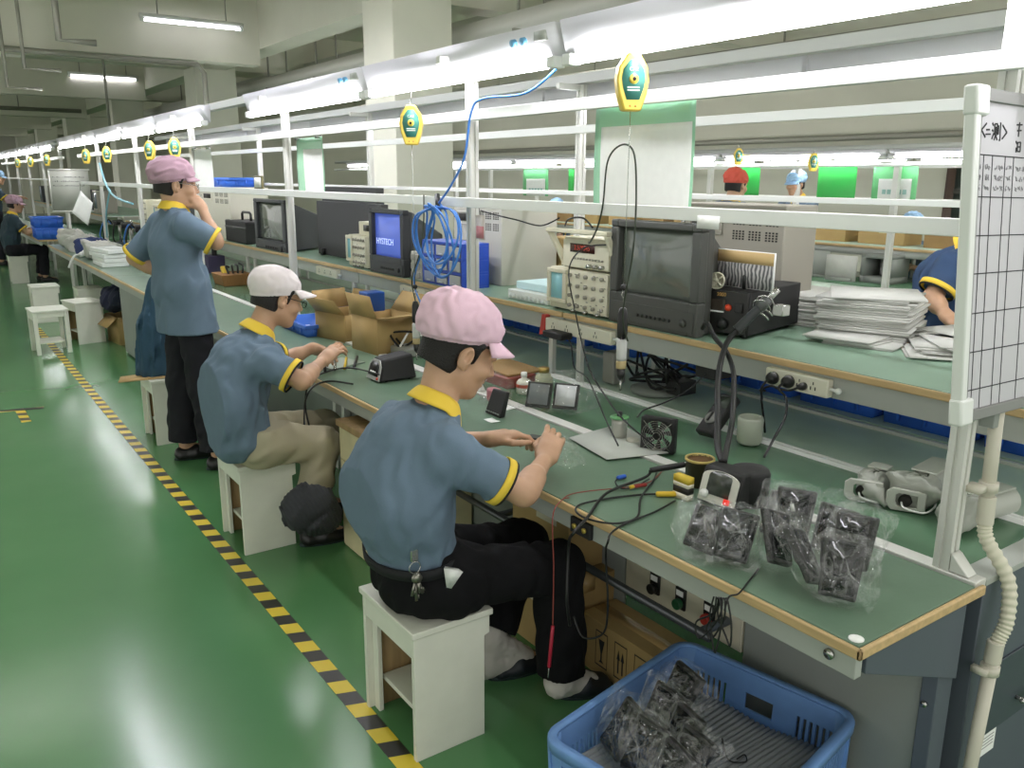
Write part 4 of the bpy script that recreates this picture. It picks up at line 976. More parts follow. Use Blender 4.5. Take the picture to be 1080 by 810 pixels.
sheet('large white page in a pale green film hanging above the large television', b_.y, a.y, 1.548, 1.915, pf=(0.02, 0.92, 0.0, 0.76))
a, b_ = PX(313, 145, 1.972), PX(340, 145, 1.972)
sheet('white page in green film hanging left of the large dark board', b_.y, a.y, 1.548, 1.88, m=mat('pale green film', '9fd4b0', 0.2), pf=(0.02, 0.72, 0, 0.8))
a, b_ = PX(204, 150, 1.972), PX(222, 150, 1.972)
sheet('bare white page hanging beside the standing worker\'s face', b_.y, a.y, 1.55, 1.87, paper=False, m=m_paper)
p = PX(507, 250, 1.94)
t = T('hanging_tag', 'small pink and white tag hanging on the front post', 'tag', (1.94, p.y, p.z))
MB().box((1.936, p.y-0.035, p.z-0.01), (1.938, p.y+0.03, p.z+0.09)).build('sleeve', mat('clear tag sleeve', 'e6dcd8', 0.3), t, world=True)
MB().box((1.934, p.y-0.03, p.z-0.005), (1.9358, p.y+0.025, p.z+0.045)).build('pink_card', mat('pink card', 'd98f96', 0.6), t, world=True)
MB().tube([(1.937, p.y-0.003, p.z+0.09), (1.93, p.y-0.003, p.z+0.12), (1.925, p.y-0.003, p.z+0.15)], 0.0015, n=6).build('cord', m_black, t, world=True)
p = PX(735, 240, 1.918); q = PX(758, 244, 1.918)
t = T('rail_label', 'blank white sticker below the middle rail above the television', 'label', (1.918, q.y, q.z)); MB().box((1.9165, q.y, 1.515), (1.9185, p.y, 1.553)).build('label', m_paper, t, world=True)

# ================================================================ power strips
def power_strip(label, p0, p1, red=False, plugs=0, switch=False, n=3):
    """strip screwed to the shelf front beam between two points (larger y first)"""
    t = T('power_strip', label, 'power strip', ((p0.x), (p0.y+p1.y)/2, p0.z))
    x1 = XS0+0.0115; x0 = x1-0.034
    y1, y0 = p0.y, p1.y; z0 = ZS-0.097; z1 = ZS-0.035
    MB().box((x0, y0, z0), (x1, y1, z1)).build('body', mat('ivory socket plastic', 'e4e0ce', 0.4), t, world=True, bevel=0.006)
    b = MB()
    for i in range(n):
        y = y1-(i+0.6)*(y1-y0)/(n+0.6)
        for s in (-1, 1): b.box((x0-0.001, y+s*0.009-0.002, z0+0.018), (x0-0.0002, y+s*0.009+0.002, z0+0.03))
        b.box((x0-0.001, y-0.002, z0+0.036), (x0-0.0002, y+0.002, z0+0.046))
    b.build('socket_slots', m_dark, t, world=True, smooth=False)
    if red: MB().hexa([(x0, y1+0.004, z0-0.02), (x1-0.002, y1+0.004, z0-0.02), (x1-0.002, y1+0.05, z0-0.03), (x0, y1+0.05, z0-0.03)], [(x0, y1+0.001, z1+0.012), (x1-0.002, y1+0.001, z1+0.012), (x1-0.002, y1+0.03, z1+0.012), (x0, y1+0.03, z1+0.012)]).build('red_end', mat('red switch plastic', 'b93a30', 0.4), t, world=True, bevel=0.004)
    for s in (-1,): MB().cyl((x0+0.016, y0-0.03, z0+0.03), (x0+0.016, y0, z0+0.03), 0.006, n=10).sphere((x0+0.014, y0-0.032, z0+0.03), 0.011, 12, 8).build('mounting_lug', m_white_metal, t, world=True)
    return t, x0, y0, y1, z0, z1
s1_ = power_strip('ivory power strip with a red end below the oscilloscope', PX(579, 338, XS0), PX(648, 352, XS0), red=True, n=4)
s2_ = power_strip('ivory power strip holding black plugs near the whiteboard', PX(812, 385, XS0), PX(878, 400, XS0), n=4)
power_strip('ivory power strip below the large dark board', PX(336, 284, XS0), PX(358, 288, XS0), n=3)
power_strip('ivory power strip below the blue drawers', PX(425, 305, XS0), PX(452, 310, XS0), n=3)
def plug(y, z, x0, label, cordpts, big=0.022):
    t = T('power_plug', label, 'plug', (x0, y, z))
    MB().lathe([(big, 0.001), (big*1.05, 0.012), (big*0.8, 0.026), (0.008, 0.034)], (x0, y, z), 16, (-1, 0, 0)).build('plug_body', m_black, t, world=True)
    MB().tube([(x0-0.03, y, z)]+cordpts, 0.0042, n=8).build('cord', m_rubber, t, world=True)
    return t
x0 = s2_[1]-0.0005; zc = s2_[4]+0.03
plug(s2_[3]-0.04, zc, x0, 'leftmost black plug in the strip near the whiteboard', [(x0-0.05, s2_[3]-0.03, zc-0.03), (x0-0.02, s2_[3]-0.01, zc-0.08), (x0+0.03, s2_[3]+0.03, zc-0.1), (x0+0.08, s2_[3]+0.05, ZB+0.06), (2.5, s2_[3]+0.06, ZB+0.01)])
c1 = [(x0-0.05, s2_[3]-0.10, zc-0.02), PX(829, 420, x0-0.05), PX(828, 440, x0-0.1), PX(815, 465, x0-0.2), PX(806, 482, x0-0.28)]
plug(s2_[3]-0.105, zc, x0, 'middle black plug whose cord drops to the bench', c1)
plug(s2_[3]-0.165, zc-0.004, x0, 'rightmost small black plug in the strip near the whiteboard', [(x0-0.04, s2_[3]-0.14, zc-0.018), (x0-0.045, s2_[3]-0.10, zc-0.022), (x0-0.04, s2_[3]-0.06, zc-0.02), (x0-0.02, s2_[3]-0.0, zc-0.05), (x0+0.02, s2_[3]+0.01, zc-0.06)], 0.013)
t = T('power_adapter', 'flat black adapter plugged into the red-ended power strip', 'adapter', (s1_[1], s1_[3]-0.12, s1_[4]))
MB().box((s1_[1]-0.07, s1_[3]-0.21, s1_[4]-0.012), (s1_[1]-0.001, s1_[3]-0.07, s1_[4]+0.018)).build('body', m_black_matt, t, world=True, bevel=0.005)
MB().tube([(s1_[1]-0.04, s1_[3]-0.21, s1_[4]), (s1_[1]-0.05, s1_[3]-0.26, s1_[4]-0.02), (s1_[1]-0.06, s1_[3]-0.3, s1_[4]-0.12), PX(620, 400, 2.2), PX(640, 445, 1.98), PX(652, 470, 1.9)], 0.003, n=8).build('cord', m_rubber, t, world=True)
# small things under the shelf
t = T('tool_holder', 'dark instrument with red digits hanging under the shelf', 'instrument', (2.5, 2.2, 0.85))
p = PX(743, 385, 2.44)
MB().box((2.45, p.y-0.045, ZB+0.17), (2.6, p.y+0.055, ZS-0.027)).build('case', m_black_matt, t, world=True, bevel=0.004)
text_mesh('1.1', 0.03, face_M((2.448, p.y, p.z), (0, -1, 0), (0, 0, 1)), 'digits', m_led_red, t, True)
t = T('cable_bundle', 'tangled black cables on a grey reel below the television', 'cables', (2.55, 2.5, ZB))
c = PZ(700, 398, ZB+0.03); rr = random.Random(4)
MB().lathe([(0.11, 0), (0.115, 0.01), (0.115, 0.02), (0.05, 0.024)], (2.62, 2.62, ZB+0.001), 28).build('reel', m_grey_panel, t, world=True)
for k in range(5):
    MB().tube([(2.62+rr.uniform(-.09, .09), 2.62+rr.uniform(-.22, .2), ZB+0.03+rr.uniform(0.0, 0.14)) for _ in range(7)], 0.006, n=7).build('cable', m_rubber, t, world=True)
MB().box((2.56, 2.42, ZB+0.03), (2.66, 2.5, ZB+0.09)).build('adapter', m_black_matt, t, world=True, bevel=0.004)
MB().box((2.54, 2.82, ZB+0.001), (2.62, 2.9, ZB+0.15)).build('bagged_box', mat('grey parts box', '9a9a92', 0.5), t, world=True, bevel=0.01)

# ================================================================ on the near bench
# solder spool
c = PZ(652, 466, ZB)
t = T('solder_spool', 'spool of bright solder wire with green flanges on the bench', 'spool', c+Vector((0.03, 0.03, 0)))
t.scale = (1.15, 1.15, 1.2)
MB().lathe([(0.03, 0.0), (0.03, 0.004)], (0, 0, 0.0), 24).lathe([(0.03, 0.0), (0.03, 0.004), (0.012, 0.006)], (0, 0, 0.066), 24).build('flange', mat('green spool plastic', '6fae74', 0.4), t)
MB().lathe([(0.025, 0), (0.0255, 0.015), (0.025, 0.03), (0.0255, 0.045), (0.025, 0.0615)], (0, 0, 0.0042), 24).build('wire_winding', mat('tin solder wire', 'bdbcb4', 0.3, metal=0.6), t)
MB().lathe([(0.009, 0), (0.009, 0.012), (0.005, 0.014)], (0, 0, 0.0725), 14).build('hub', m_black, t)
c = PZ(667, 470, ZB)
t = T('tape_roll', 'small pale roll of tape beside the solder spool', 'tape roll', c+Vector((0.02, 0.02, 0)))
MB().lathe([(0.012, 0.0), (0.022, 0), (0.022, 0.018), (0.012, 0.018)], (0, 0, 0), 20).build('roll', mat('pale tape', 'c4c2b4', 0.4), t)
# cooling fan
c = PZ(692, 477, ZB)
t = T('axial_fan', 'black square cooling fan with a wire guard standing on the bench', 'fan', c, 0.45)
s = 0.06; b = MB(); n = 32
oc = [];
for i in range(n):
    a = 2*PI*i/n; m_ = max(abs(math.cos(a)), abs(math.sin(a))); oc.append((s*math.cos(a)/m_*0.999, s*math.sin(a)/m_*0.999))
inn = [(0.054*math.cos(2*PI*i/n), 0.054*math.sin(2*PI*i/n)) for i in range(n)]
vs = [(0, y, z+s) for y, z in oc]+[(0, y, z+s) for y, z in inn]+[(0.038, y, z+s) for y, z in oc]+[(0.038, y, z+s) for y, z in inn]
fs = []
for i in range(n):
    j = (i+1) % n; fs += [(i, j, n+j, n+i), (2*n+j, 2*n+i, 3*n+i, 3*n+j), (j, i, 2*n+i, 2*n+j), (n+i, n+j, 3*n+j, 3*n+i)]
b.add(vs, fs); b.build('frame', m_black_matt, t)
b = MB(); b.lathe([(0.02, 0), (0.02, 0.02)], (0.028, 0, s), 20, (-1, 0, 0))
b.build('hub', m_black, t)
b = MB()
for i in range(7):
    a = 2*PI*i/7; u = Vector((0, math.cos(a), math.sin(a))); w = Vector((0, -math.sin(a), math.cos(a)))
    b.add([Vector((0.012, 0, s))+u*0.02-w*0.004, Vector((0.026, 0, s))+u*0.02+w*0.01, Vector((0.026, 0, s))+u*0.05+w*0.026, Vector((0.012, 0, s))+u*0.05-w*0.0], [(0, 1, 2, 3)])
b.build('blades', m_black, t, solid=0.002)
b = MB()
for rr_ in (0.014, 0.022, 0.03, 0.038, 0.046, 0.053):
    b.tube([(-0.006, rr_*math.cos(2*PI*i/24), s+rr_*math.sin(2*PI*i/24)) for i in range(25)], 0.0011, n=5, spline=False)
for a in (0.78, 2.36, 3.93, 5.5): b.cyl((-0.006, 0.01*math.cos(a), s+0.01*math.sin(a)), (-0.002, 0.072*math.cos(a), s+0.072*math.sin(a)), 0.0014, n=5)
b.build('wire_guard', m_steel, t)
# multimeter
c = PZ(725, 470, ZB)
t = T('multimeter', 'black multimeter leaning behind the fan, dial upward', 'multimeter', c+Vector((0.1, 0.0, 0)))
M = Matrix.Translation((0, 0, 0.012)) @ Matrix.Rotation(-0.75, 4, 'Y') @ Matrix.Rotation(-0.1, 4, 'X')
# body lies along local x, rising away from the worker
MB().box((0, -0.042, 0), (0.18, 0.042, 0.035), M).build('body', m_black_matt, t, bevel=0.008)
MB().box((0.115, -0.032, 0.0352), (0.165, 0.032, 0.037), M).build('display', mat('grey lcd', '39413a', 0.15), t)
MB().lathe([(0.027, 0), (0.026, 0.008), (0.01, 0.01)], (0.065, 0, 0.0352), 22).xf(M).build('dial', mat('grey dial', '8a8a86', 0.4), t)
MB().box((0.045, -0.004, 0.0455), (0.085, 0.004, 0.05), M).build('dial_pointer', m_black, t)
MB().box((0.11, -0.03, -0.012), (0.12, 0.03, -0.0005), M).build('stand', m_black, t)
# white bag behind
c = PZ(765, 478, ZB)
t = T('plastic_pot', 'cloudy plastic pot behind the solder tin', 'pot', c+Vector((0.16, 0.03, 0)))
MB().lathe([(0.038, 0), (0.045, 0.01), (0.046, 0.09), (0.043, 0.1), (0.04, 0.098), (0.04, 0.02)], (0, 0, 0.001), 20).build('pot', mat('cloudy plastic', 'bdc2b2', 0.35), t)
# solder dross tin on a yellow box
c = PZ(732, 512, ZB)
t = T('solder_tin', 'round tin of brown flux with a yellow rim left of the hot air base', 'tin', c+Vector((0.02, 0.0, 0.0)))
MB().lathe([(0.041, 0), (0.043, 0.002), (0.043, 0.075), (0.046, 0.078), (0.046, 0.085), (0.041, 0.085), (0.041, 0.07)], (0, 0, 0), 28).build('can', mat('dark printed tin', '3a3420', 0.4), t)
MB().lathe([(0.042, 0.0), (0.0465, 0.002), (0.0465, 0.009), (0.041, 0.009), (0.041, 0.0)], (0, 0, 0.0785), 28).build('rim', mat('brass rim', 'c9b56a', 0.35, metal=0.3), t)
MB().lathe([(0.0405, 0), (0.0405, 0.002)], (0, 0, 0.078), 24).build('flux', mat('brown flux', '6b4a22', 0.7, bump=0.4, bscale=150), t)
c = PZ(722, 526, ZB)
t = T('warning_card_box', 'yellow black and white striped box beside the round tin', 'box', c+Vector((0.0, 0.005, 0)))
for i, (cc, z0, z1) in enumerate((('e6e0cc', 0, 0.02), ('25231c', 0.0202, 0.04), ('e6e0cc', 0.0402, 0.052), ('d6b83a', 0.0522, 0.072))):
    MB().box((-0.015, -0.03, z0), (0.01, 0.03, z1)).build(('white_band', 'black_band', 'pale_band', 'yellow_band')[i], mat('card band '+cc, cc, 0.6), t)
# hot air base with round cover
c = PZ(727, 531, ZB)
t = T('rework_station', 'black rework station with a grey dial front and round lid on the bench', 'rework station', c+Vector((0.0, 0.0, 0)), 0.1)
bw, bh, bd = 0.138, 0.108, 0.13
b = MB(); b.hexa([(0.03, -bw, 0.004), (bd, -bw, 0.004), (bd, 0, 0.004), (0.03, 0, 0.004)], [(0.065, -bw, bh), (bd, -bw, bh), (bd, 0, bh), (0.065, 0, bh)]); b.build('case', m_black_matt, t, bevel=0.008)
Mf = Matrix.Translation((0.029, 0, 0.004)) @ Matrix.Rotation(math.atan2(0.035, bh), 4, 'Y')
arch = [(-0.006, 0.008), (-bw+0.006, 0.008), (-bw+0.006, 0.095)]+[(-bw/2-0.0615*math.cos(PI*i/10+0)*1.0*-1*-1, 0.095+0.03*math.sin(PI*i/10)) for i in range(10, -1, -1)]+[(-0.006, 0.095)]
arch = [(-0.006, 0.008), (-0.006, 0.082)]+[(-bw/2+0.0630*math.cos(PI*i/10), 0.082+0.022*math.sin(PI*i/10)) for i in range(1, 10)]+[(-bw+0.006, 0.082), (-bw+0.006, 0.008)]
MB().prism(arch, (-0.004, 0, 0), (-0.0005, 0, 0), (0, 1, 0), (0, 0, 1)).xf(Mf).build('front_plate', mat('pale grey front', 'cfcfc4', 0.4), t, bevel=0.001)
a2 = [(-bw/2+(y+bw/2)*0.62, 0.052+(z-0.052)*0.75+0.012) for y, z in arch]
MB().prism(a2, (-0.002, 0, 0), (-0.0046, 0, 0), (0, 1, 0), (0, 0, 1)).xf(Mf).build('meter_window', mat('dark window', '50544e', 0.12, var=0.5, vscale=40), t)
MB().box((-0.01, -bw+0.022, 0.014), (-0.0048, -bw+0.042, 0.03), Mf).build('red_rocker', mat('red lit rocker', 'd82a20', 0.3, emit=0.6), t, bevel=0.002)
MB().lathe([(0.012, 0), (0.011, 0.014), (0.003, 0.015)], (-0.0048, -0.03, 0.03), 16, (-1, 0, 0)).xf(Mf).build('knob', m_paper, t)
lc = PZ(791, 494, ZB+0.105)
MB().lathe([(0.056, 0), (0.06, 0.008), (0.06, 0.092), (0.057, 0.1), (0.053, 0.104), (0.02, 0.106)], (lc.x, lc.y, ZB+0.001), 32).build('round_cover', m_black_matt, t, world=True)
for y in (-0.02, -bw+0.02): MB().cyl((0.06, y, 0), (0.06, y, 0.0035), 0.008, n=10).cyl((bd-0.02, y, 0), (bd-0.02, y, 0.0035), 0.008, n=10).build('foot', m_rubber, t)
# soldering iron lying across the tin
a, b_ = PZ(686, 496, ZB+0.05), PZ(722, 490, ZB+0.06)
t = T('soldering_iron', 'black handled soldering iron resting against the round tin', 'soldering iron', a)
v = b_-a
MB().tube([a, a+v*0.15, a+v*0.85, a+v], lambda q: 0.0095-0.002*abs(q-0.6), n=12).build('handle', m_rubber, t, world=True)
MB().tube([a+v, a+v*1.35], lambda q: 0.0055-0.004*q, n=10).build('tip', m_steel, t, world=True)
MB().tube([a, a-v*0.15+Vector((0, 0, -0.02)), PZ(640, 520, ZB+0.012), PZ(620, 545, ZB+0.008), PZ(605, 562, ZB+0.02), PY(600, 575, 1.72), PY(598, 630, 1.70), PY(601, 660, 1.72)], 0.0045, n=8, sub=8).build('cable', m_rubber, t, world=True)

# plastic film material and bagged devices
m_film = bpy.data.materials.new('clear plastic film'); m_film.use_nodes = True; nt = m_film.node_tree; nt.nodes.clear()
out = nt.nodes.new('ShaderNodeOutputMaterial'); mix = nt.nodes.new('ShaderNodeMixShader'); mix2 = nt.nodes.new('ShaderNodeMixShader')
tr = nt.nodes.new('ShaderNodeBsdfTransparent'); gl = nt.nodes.new('ShaderNodeBsdfGlossy'); df = nt.nodes.new('ShaderNodeBsdfDiffuse')
gl.inputs['Roughness'].default_value = 0.05; gl.inputs['Color'].default_value = (1, 1, 1, 1); df.inputs['Color'].default_value = (0.8, 0.82, 0.8, 1)
tc = nt.nodes.new('ShaderNodeTexCoord'); nz = nt.nodes.new('ShaderNodeTexNoise'); nz.inputs['Scale'].default_value = 26; nz.inputs['Detail'].default_value = 4
nt.links.new(tc.outputs['Object'], nz.inputs['Vector'])
bp = nt.nodes.new('ShaderNodeBump'); bp.inputs['Strength'].default_value = 0.9; bp.inputs['Distance'].default_value = 0.012
nt.links.new(nz.outputs['Fac'], bp.inputs['Height']); nt.links.new(bp.outputs['Normal'], gl.inputs['Normal'])
mr = nt.nodes.new('ShaderNodeMapRange'); mr.inputs['From Min'].default_value = 0.0; mr.inputs['From Max'].default_value = 0.06; mr.inputs['To Min'].default_value = 0.14; mr.inputs['To Max'].default_value = 0.015
nz2 = nt.nodes.new('ShaderNodeTexNoise'); nz2.inputs['Scale'].default_value = 22; nz2.inputs['Detail'].default_value = 2
vma = nt.nodes.new('ShaderNodeMix'); vma.data_type = 'VECTOR'; vma.inputs[0].default_value = 0.06
nt.links.new(tc.outputs['Object'], nz2.inputs['Vector']); nt.links.new(tc.outputs['Object'], vma.inputs[4]); nt.links.new(nz2.outputs['Color'], vma.inputs[5])
vo = nt.nodes.new('ShaderNodeTexVoronoi'); vo.feature = 'DISTANCE_TO_EDGE'; vo.inputs['Scale'].default_value = 17
nt.links.new(vma.outputs[1], vo.inputs['Vector']); nt.links.new(vo.outputs['Distance'], mr.inputs['Value'])
mix.inputs[0].default_value = 0.04; nt.links.new(tr.outputs[0], mix.inputs[1]); nt.links.new(gl.outputs[0], mix.inputs[2])
nt.links.new(mr.outputs['Result'], mix2.inputs[0]); nt.links.new(mix.outputs[0], mix2.inputs[1]); gl2 = nt.nodes.new('ShaderNodeBsdfGlossy'); gl2.inputs['Roughness'].default_value = 0.35; mix3 = nt.nodes.new('ShaderNodeMixShader'); mix3.inputs[0].default_value = 0.5
nt.links.new(df.outputs[0], mix3.inputs[1]); nt.links.new(gl2.outputs[0], mix3.inputs[2]); nt.links.new(mix3.outputs[0], mix2.inputs[2]); nt.links.new(mix2.outputs[0], out.inputs['Surface'])

def crumple(half, seed, amp=0.012, tail=None, nu=26, nv=18):
    """crumpled bag surface round a box of half sizes"""
    rs = np.random.RandomState(seed)
    dirs = rs.randn(9, 3); dirs /= np.linalg.norm(dirs, axis=1)[:, None]; fq = 18+rs.rand(9)*45; ph_ = rs.rand(9)*6.3
    mb = MB()
    mb.sphere((0, 0, 0), 1.0, nu, nv)
    pk = rs.randn(5, 3); pk[:, 2] = pk[:, 2]*0.7; pk /= np.linalg.norm(pk, axis=1)[:, None]; ps = (0.4+rs.rand(5))*amp*2.6
    out = []
    for x, y, z in mb.v:
        e = 0.55
        p = np.array([math.copysign(abs(x)**e, x)*half[0]*1.12, math.copysign(abs(y)**e, y)*half[1]*1.12, math.copysign(abs(z)**e, z)*half[2]*1.12])
        if tail is not None and z > 0.35:
            p = p+np.array(tail)*(z-0.35)**1.5
        d = sum(abs((math.sin(float(p@dirs[i])*fq[i]+ph_[i]))) for i in range(9))/9-0.6
        nrm = np.array([x, y, z])
        j = rs.randn(3)*amp*0.25; j[2] *= 0.8
        for q in range(5): p = p+pk[q]*ps[q]*max(0.0, float(nrm@pk[q]))**9
        out.append(tuple(p+nrm*d*amp*2.0+j))
    mb.v = out
    return mb
def bagged_device(label, c, rz, tilt, roll, seed, size=(0.075, 0.055, 0.012), standing=False, sticker=False, tail=(0, 0, 0.02), coil=True, group='black camera brackets in clear bags on the bench'):
    t = T('bagged_device', label, 'bagged device', c, 0, group)
    R = Matrix.Rotation(rz, 4, 'Z') @ Matrix.Rotation(tilt, 4, 'Y') @ Matrix.Rotation(roll, 4, 'X')
    sx, sy, sz = size
    ext = [abs(R[2][i])*size[i] for i in range(3)]; lift = sum(ext)+0.006
    M = Matrix.Translation((0, 0, lift)) @ R
    b = MB(); b.hexa([(-sx, -sy*0.8, -sz), (sx, -sy, -sz), (sx, sy, -sz), (-sx, sy*0.8, -sz)], [(-sx*0.94, -sy*0.72, sz), (sx*0.94, -sy*0.92, sz), (sx*0.94, sy*0.92, sz), (-sx*0.94, sy*0.72, sz)]); b.xf(M)
    b.build('device', m_black, t, bevel=0.006)
    b = MB().box((-sx*0.82, -sy*0.62, sz+0.0003), (sx*0.82, sy*0.7, sz+0.0015), M); b.build('display', mat('black glossy display', '101114', 0.1), t)
    b = MB().cyl((0, 0, -sz-0.0003), (0, 0, -sz-0.01), sy*0.4, n=16).xf(M); b.build('mount', m_black_matt, t)
    if sticker: MB().box((sx*0.1, -0.006, sz+0.0018), (sx*0.1+0.02, 0.004, sz+0.0024), M @ Matrix.Rotation(0.4, 4, 'Z')).build('sticker', m_paper, t)
    f = crumple((sx+0.006, sy+0.006, sz+0.012), seed, 0.010, tail); f.xf(M); f.build('plastic_bag', m_film, t, smooth=False)
    return t
S_ = [(738, 583, 0.4, -0.5, 0.3, 1, False), (768, 592, 0.5, -0.75, 0.2, 2, False), (816, 566, 0.3, -0.7, -0.2, 3, False), (830, 572, 0.45, -1.25, 0.1, 4, True),
      (812, 603, 0.9, -0.9, 0.7, 5, False), (840, 622, 1.3, -0.8, 0.6, 6, False), (872, 585, 0.35, -0.7, 0.2, 7, False), (892, 603, 0.4, -1.2, -0.1, 8, False), (878, 634, 0.5, -1.0, 0.2, 9, False)]
LB = ['bagged black device at the left end of the bench pile, leaning on the rework station', 'bagged black device lying lowest at the left of the pile by the bench edge', 'bagged black device at the back of the pile beside the rework station',
      'bagged black device with a small white sticker standing at the middle of the pile', 'bagged black device slanting in the centre front of the pile', 'bagged black device with bundled white lead at the front of the pile',
      'bagged black device lying flat at the back right of the pile', 'bagged black device standing tall at the right of the pile', 'bagged black device frontmost at the right end of the pile, nearest the bench corner']
for (px, py, rz, ti, ro, sd, st), lb in zip(S_, LB):
    c = PZ(px, py, ZB+0.001); bagged_device(lb, c+Vector((0.02, 0, 0)), rz, ti, ro, sd, (0.068, 0.052, 0.010), sticker=st, tail=(0.02*math.cos(sd), 0.03*math.sin(sd*2), 0.02))
# cable bundle over the bench edge
a = PZ(800, 600, ZB+0.004)
t = T('cable_bundle', 'coiled thin black cable hanging over the wood edge below the bagged devices', 'cable', PZ(775, 625, ZB))
e = PZ(779, 626, ZB+0.004)
MB().tube([a, (a+e)/2, e, e+Vector((-0.03, 0.002, 0.0)), e+Vector((-0.045, 0.0, -0.03))], 0.0022, n=6).build('lead', m_rubber, t, world=True)
for k in range(4):
    q = e+Vector((-0.048-0.004*k, 0.004*k, -0.0)); sw = (-0.03, 0.02, 0.045, -0.01)[k]
    MB().tube([q, q+Vector((-0.004, -0.012, 0.004)), q+Vector((-0.006, -0.02+sw*0.3, -0.045)), q+Vector((-0.005, sw, -0.10-0.01*k)), q+Vector((-0.004, sw+0.015, -0.085)), q+Vector((-0.005, 0.012, -0.04)), q+Vector((-0.003, 0.006, 0.003))], 0.0022, n=6).build('loop', m_rubber, t, world=True)

# camera housings on the conveyor
def housing(label, c, rz, L=0.16, r=0.042, wrapped=True, bracket=True):
    t = T('camera_housing', label, 'camera housing', c, rz, None)
    m_h = mat('pale grey housing paint', 'b9bcb2', 0.35)
    b = MB(); n = 24; prof = []
    for i in range(n):
        a = 2*PI*i/n; rr = r*(1.0 if math.sin(a) > -0.5 else 0.9); prof.append((rr*math.cos(a), rr*math.sin(a)+r*0.92))
    MB().prism(prof, (L, 0, 0), (0, 0, 0), (0, 1, 0), (0, 0, 1)).build('barrel', m_h, t, bevel=0.004)
    MB().box((-0.01, -r*0.75, 2*r*0.955), (L*0.9, r*0.75, 2*r*0.955+0.006)).build('sun_shield', m_h, t, bevel=0.003)
    if wrapped:
        f = crumple((0.05, r*0.82, r*0.82), int(c[1]*100) % 97, 0.012); f.xf(Matrix.Translation((-0.04, 0, r*0.98))); f.build('foam_wrap', mat('grey foam wrap', 'a3a69c', 0.5), t)
    if bracket:
        pf = [(-0.05, 0.0), (0.04, -0.004), (0.055, 0.01), (0.055, 0.05), (0.04, 0.062), (-0.05, 0.06)]
        b = MB(); M = Matrix.Translation((-0.115, 0, 0.006)) @ Matrix.Rotation(0.25, 4, 'Z')
        n = len(pf); ins = [(-0.018+(y+0.018)*0.55+0.008, 0.03+(z-0.03)*0.62) for y, z in pf]
        vs = [(0, y, z) for y, z in pf]+[(0, y, z) for y, z in ins]+[(0.014, y, z) for y, z in pf]+[(0.014, y, z) for y, z in ins]
        fs = []
        for i in range(n):
            j = (i+1) % n; fs += [(i, j, n+j, n+i), (2*n+j, 2*n+i, 3*n+i, 3*n+j), (j, i, 2*n+i, 2*n+j), (n+i, n+j, 3*n+j, 3*n+i)]
        b.add(vs, fs); b.xf(M); b.build('mount_bracket', m_h, t, bevel=0.002)
        MB().lathe([(0.018, 0), (0.018, 0.02), (0.01, 0.022)], (-0.09, 0.008, 0.032), 16, (-1, 0, 0)).build('socket', m_dark, t)
        MB().tube([(-0.1, 0.02, 0.03), (-0.13, 0.0, 0.02), (-0.12, -0.05, 0.015), (-0.07, -0.06, 0.02), (-0.03, -0.05, 0.03)], 0.003, n=6).build('lead', m_paper, t)
    return t
ZC = ZB-0.003
c = PZ(925, 525, ZC); housing('wrapped pale camera housing leftmost on the dark conveyor', (c.x+0.04, c.y+0.03, ZC), 0.25, 0.05, 0.04)
c = PZ(965, 535, ZC); housing('pale camera housing with bracket, middle of the three on the conveyor', (c.x+0.05, c.y+0.01, ZC), 0.15, 0.17, 0.05)
c = PZ(1015, 555, ZC); housing('pale camera housing behind the whiteboard post', (c.x+0.03, c.y+0.0, ZC), -0.1, 0.17, 0.045, True, False)

# bagged screens, bottles, trays near the worker's hands
c = PZ(580, 436, ZB)
t = T('bagged_screens', 'two small silver screens in a clear bag behind the worker\'s hands', 'bagged screens', c+Vector((0.05, 0.02, 0)), 0.6)
for i, (dy, ang) in enumerate(((0.07, -1.15), (-0.03, -1.2))):
    M = Matrix.Translation((0.02*i, dy*1.1, 0.058)) @ Matrix.Rotation(ang, 4, 'Y') @ Matrix.Scale(1.18, 4)
    MB().box((-0.045, -0.045, -0.006), (0.045, 0.045, 0.006), M).build('screen_unit', m_black, t, bevel=0.003)
    MB().box((-0.034, -0.036, 0.0062), (0.038, 0.036, 0.0075), M).build('screen', mat('grey screen film' if i == 0 else 'bright screen film', '7b7f82' if i == 0 else 'd8dadb', 0.12), t)
f = crumple((0.075, 0.13, 0.06), 21, 0.014); f.xf(Matrix.Translation((0.01, 0.015, 0.062))); f.build('plastic_bag', m_film, t, smooth=False)
c = PZ(513, 440, ZB)
t = T('black_monitor', 'small black monitor casing standing before the worker\'s face', 'monitor casing', c+Vector((0.03, 0, 0)))
MB().hexa([(0, -0.05, 0.001), (0.03, -0.045, 0.001), (0.03, 0.055, 0.001), (0, 0.06, 0.001)], [(0.035, -0.05, 0.105), (0.055, -0.045, 0.1), (0.055, 0.05, 0.095), (0.035, 0.052, 0.1)]).build('casing', m_black_matt, t, bevel=0.005)
b = MB()
for i in range(6): b.box((0.003, -0.04+i*0.016, 0.012), (0.0005, -0.03+i*0.016, 0.016))
b.build('button_marks', m_grey_panel, t)
c = PZ(519, 444, ZB); t = T('paper_slip', 'small white paper slip on the green bench left of the hands', 'paper', c)
MB().grid(lambda u, v: (-0.02+0.04*v, -0.03+0.06*u, 0.001+0.004*abs(u-0.5)), 6, 2).build('slip', m_paper, t, solid=0.0006)
c = PZ(530, 433, ZB); t = T('paper_slip', 'thin white paper strip near the conveyor rail left of the hands', 'paper', c+Vector((0.03, 0.05, 0)))
MB().grid(lambda u, v: (-0.02+0.05*v, -0.06+0.12*u, 0.001+0.003*v), 6, 2).build('slip', m_paper, t, solid=0.0006)
c = PZ(547, 418, ZC)
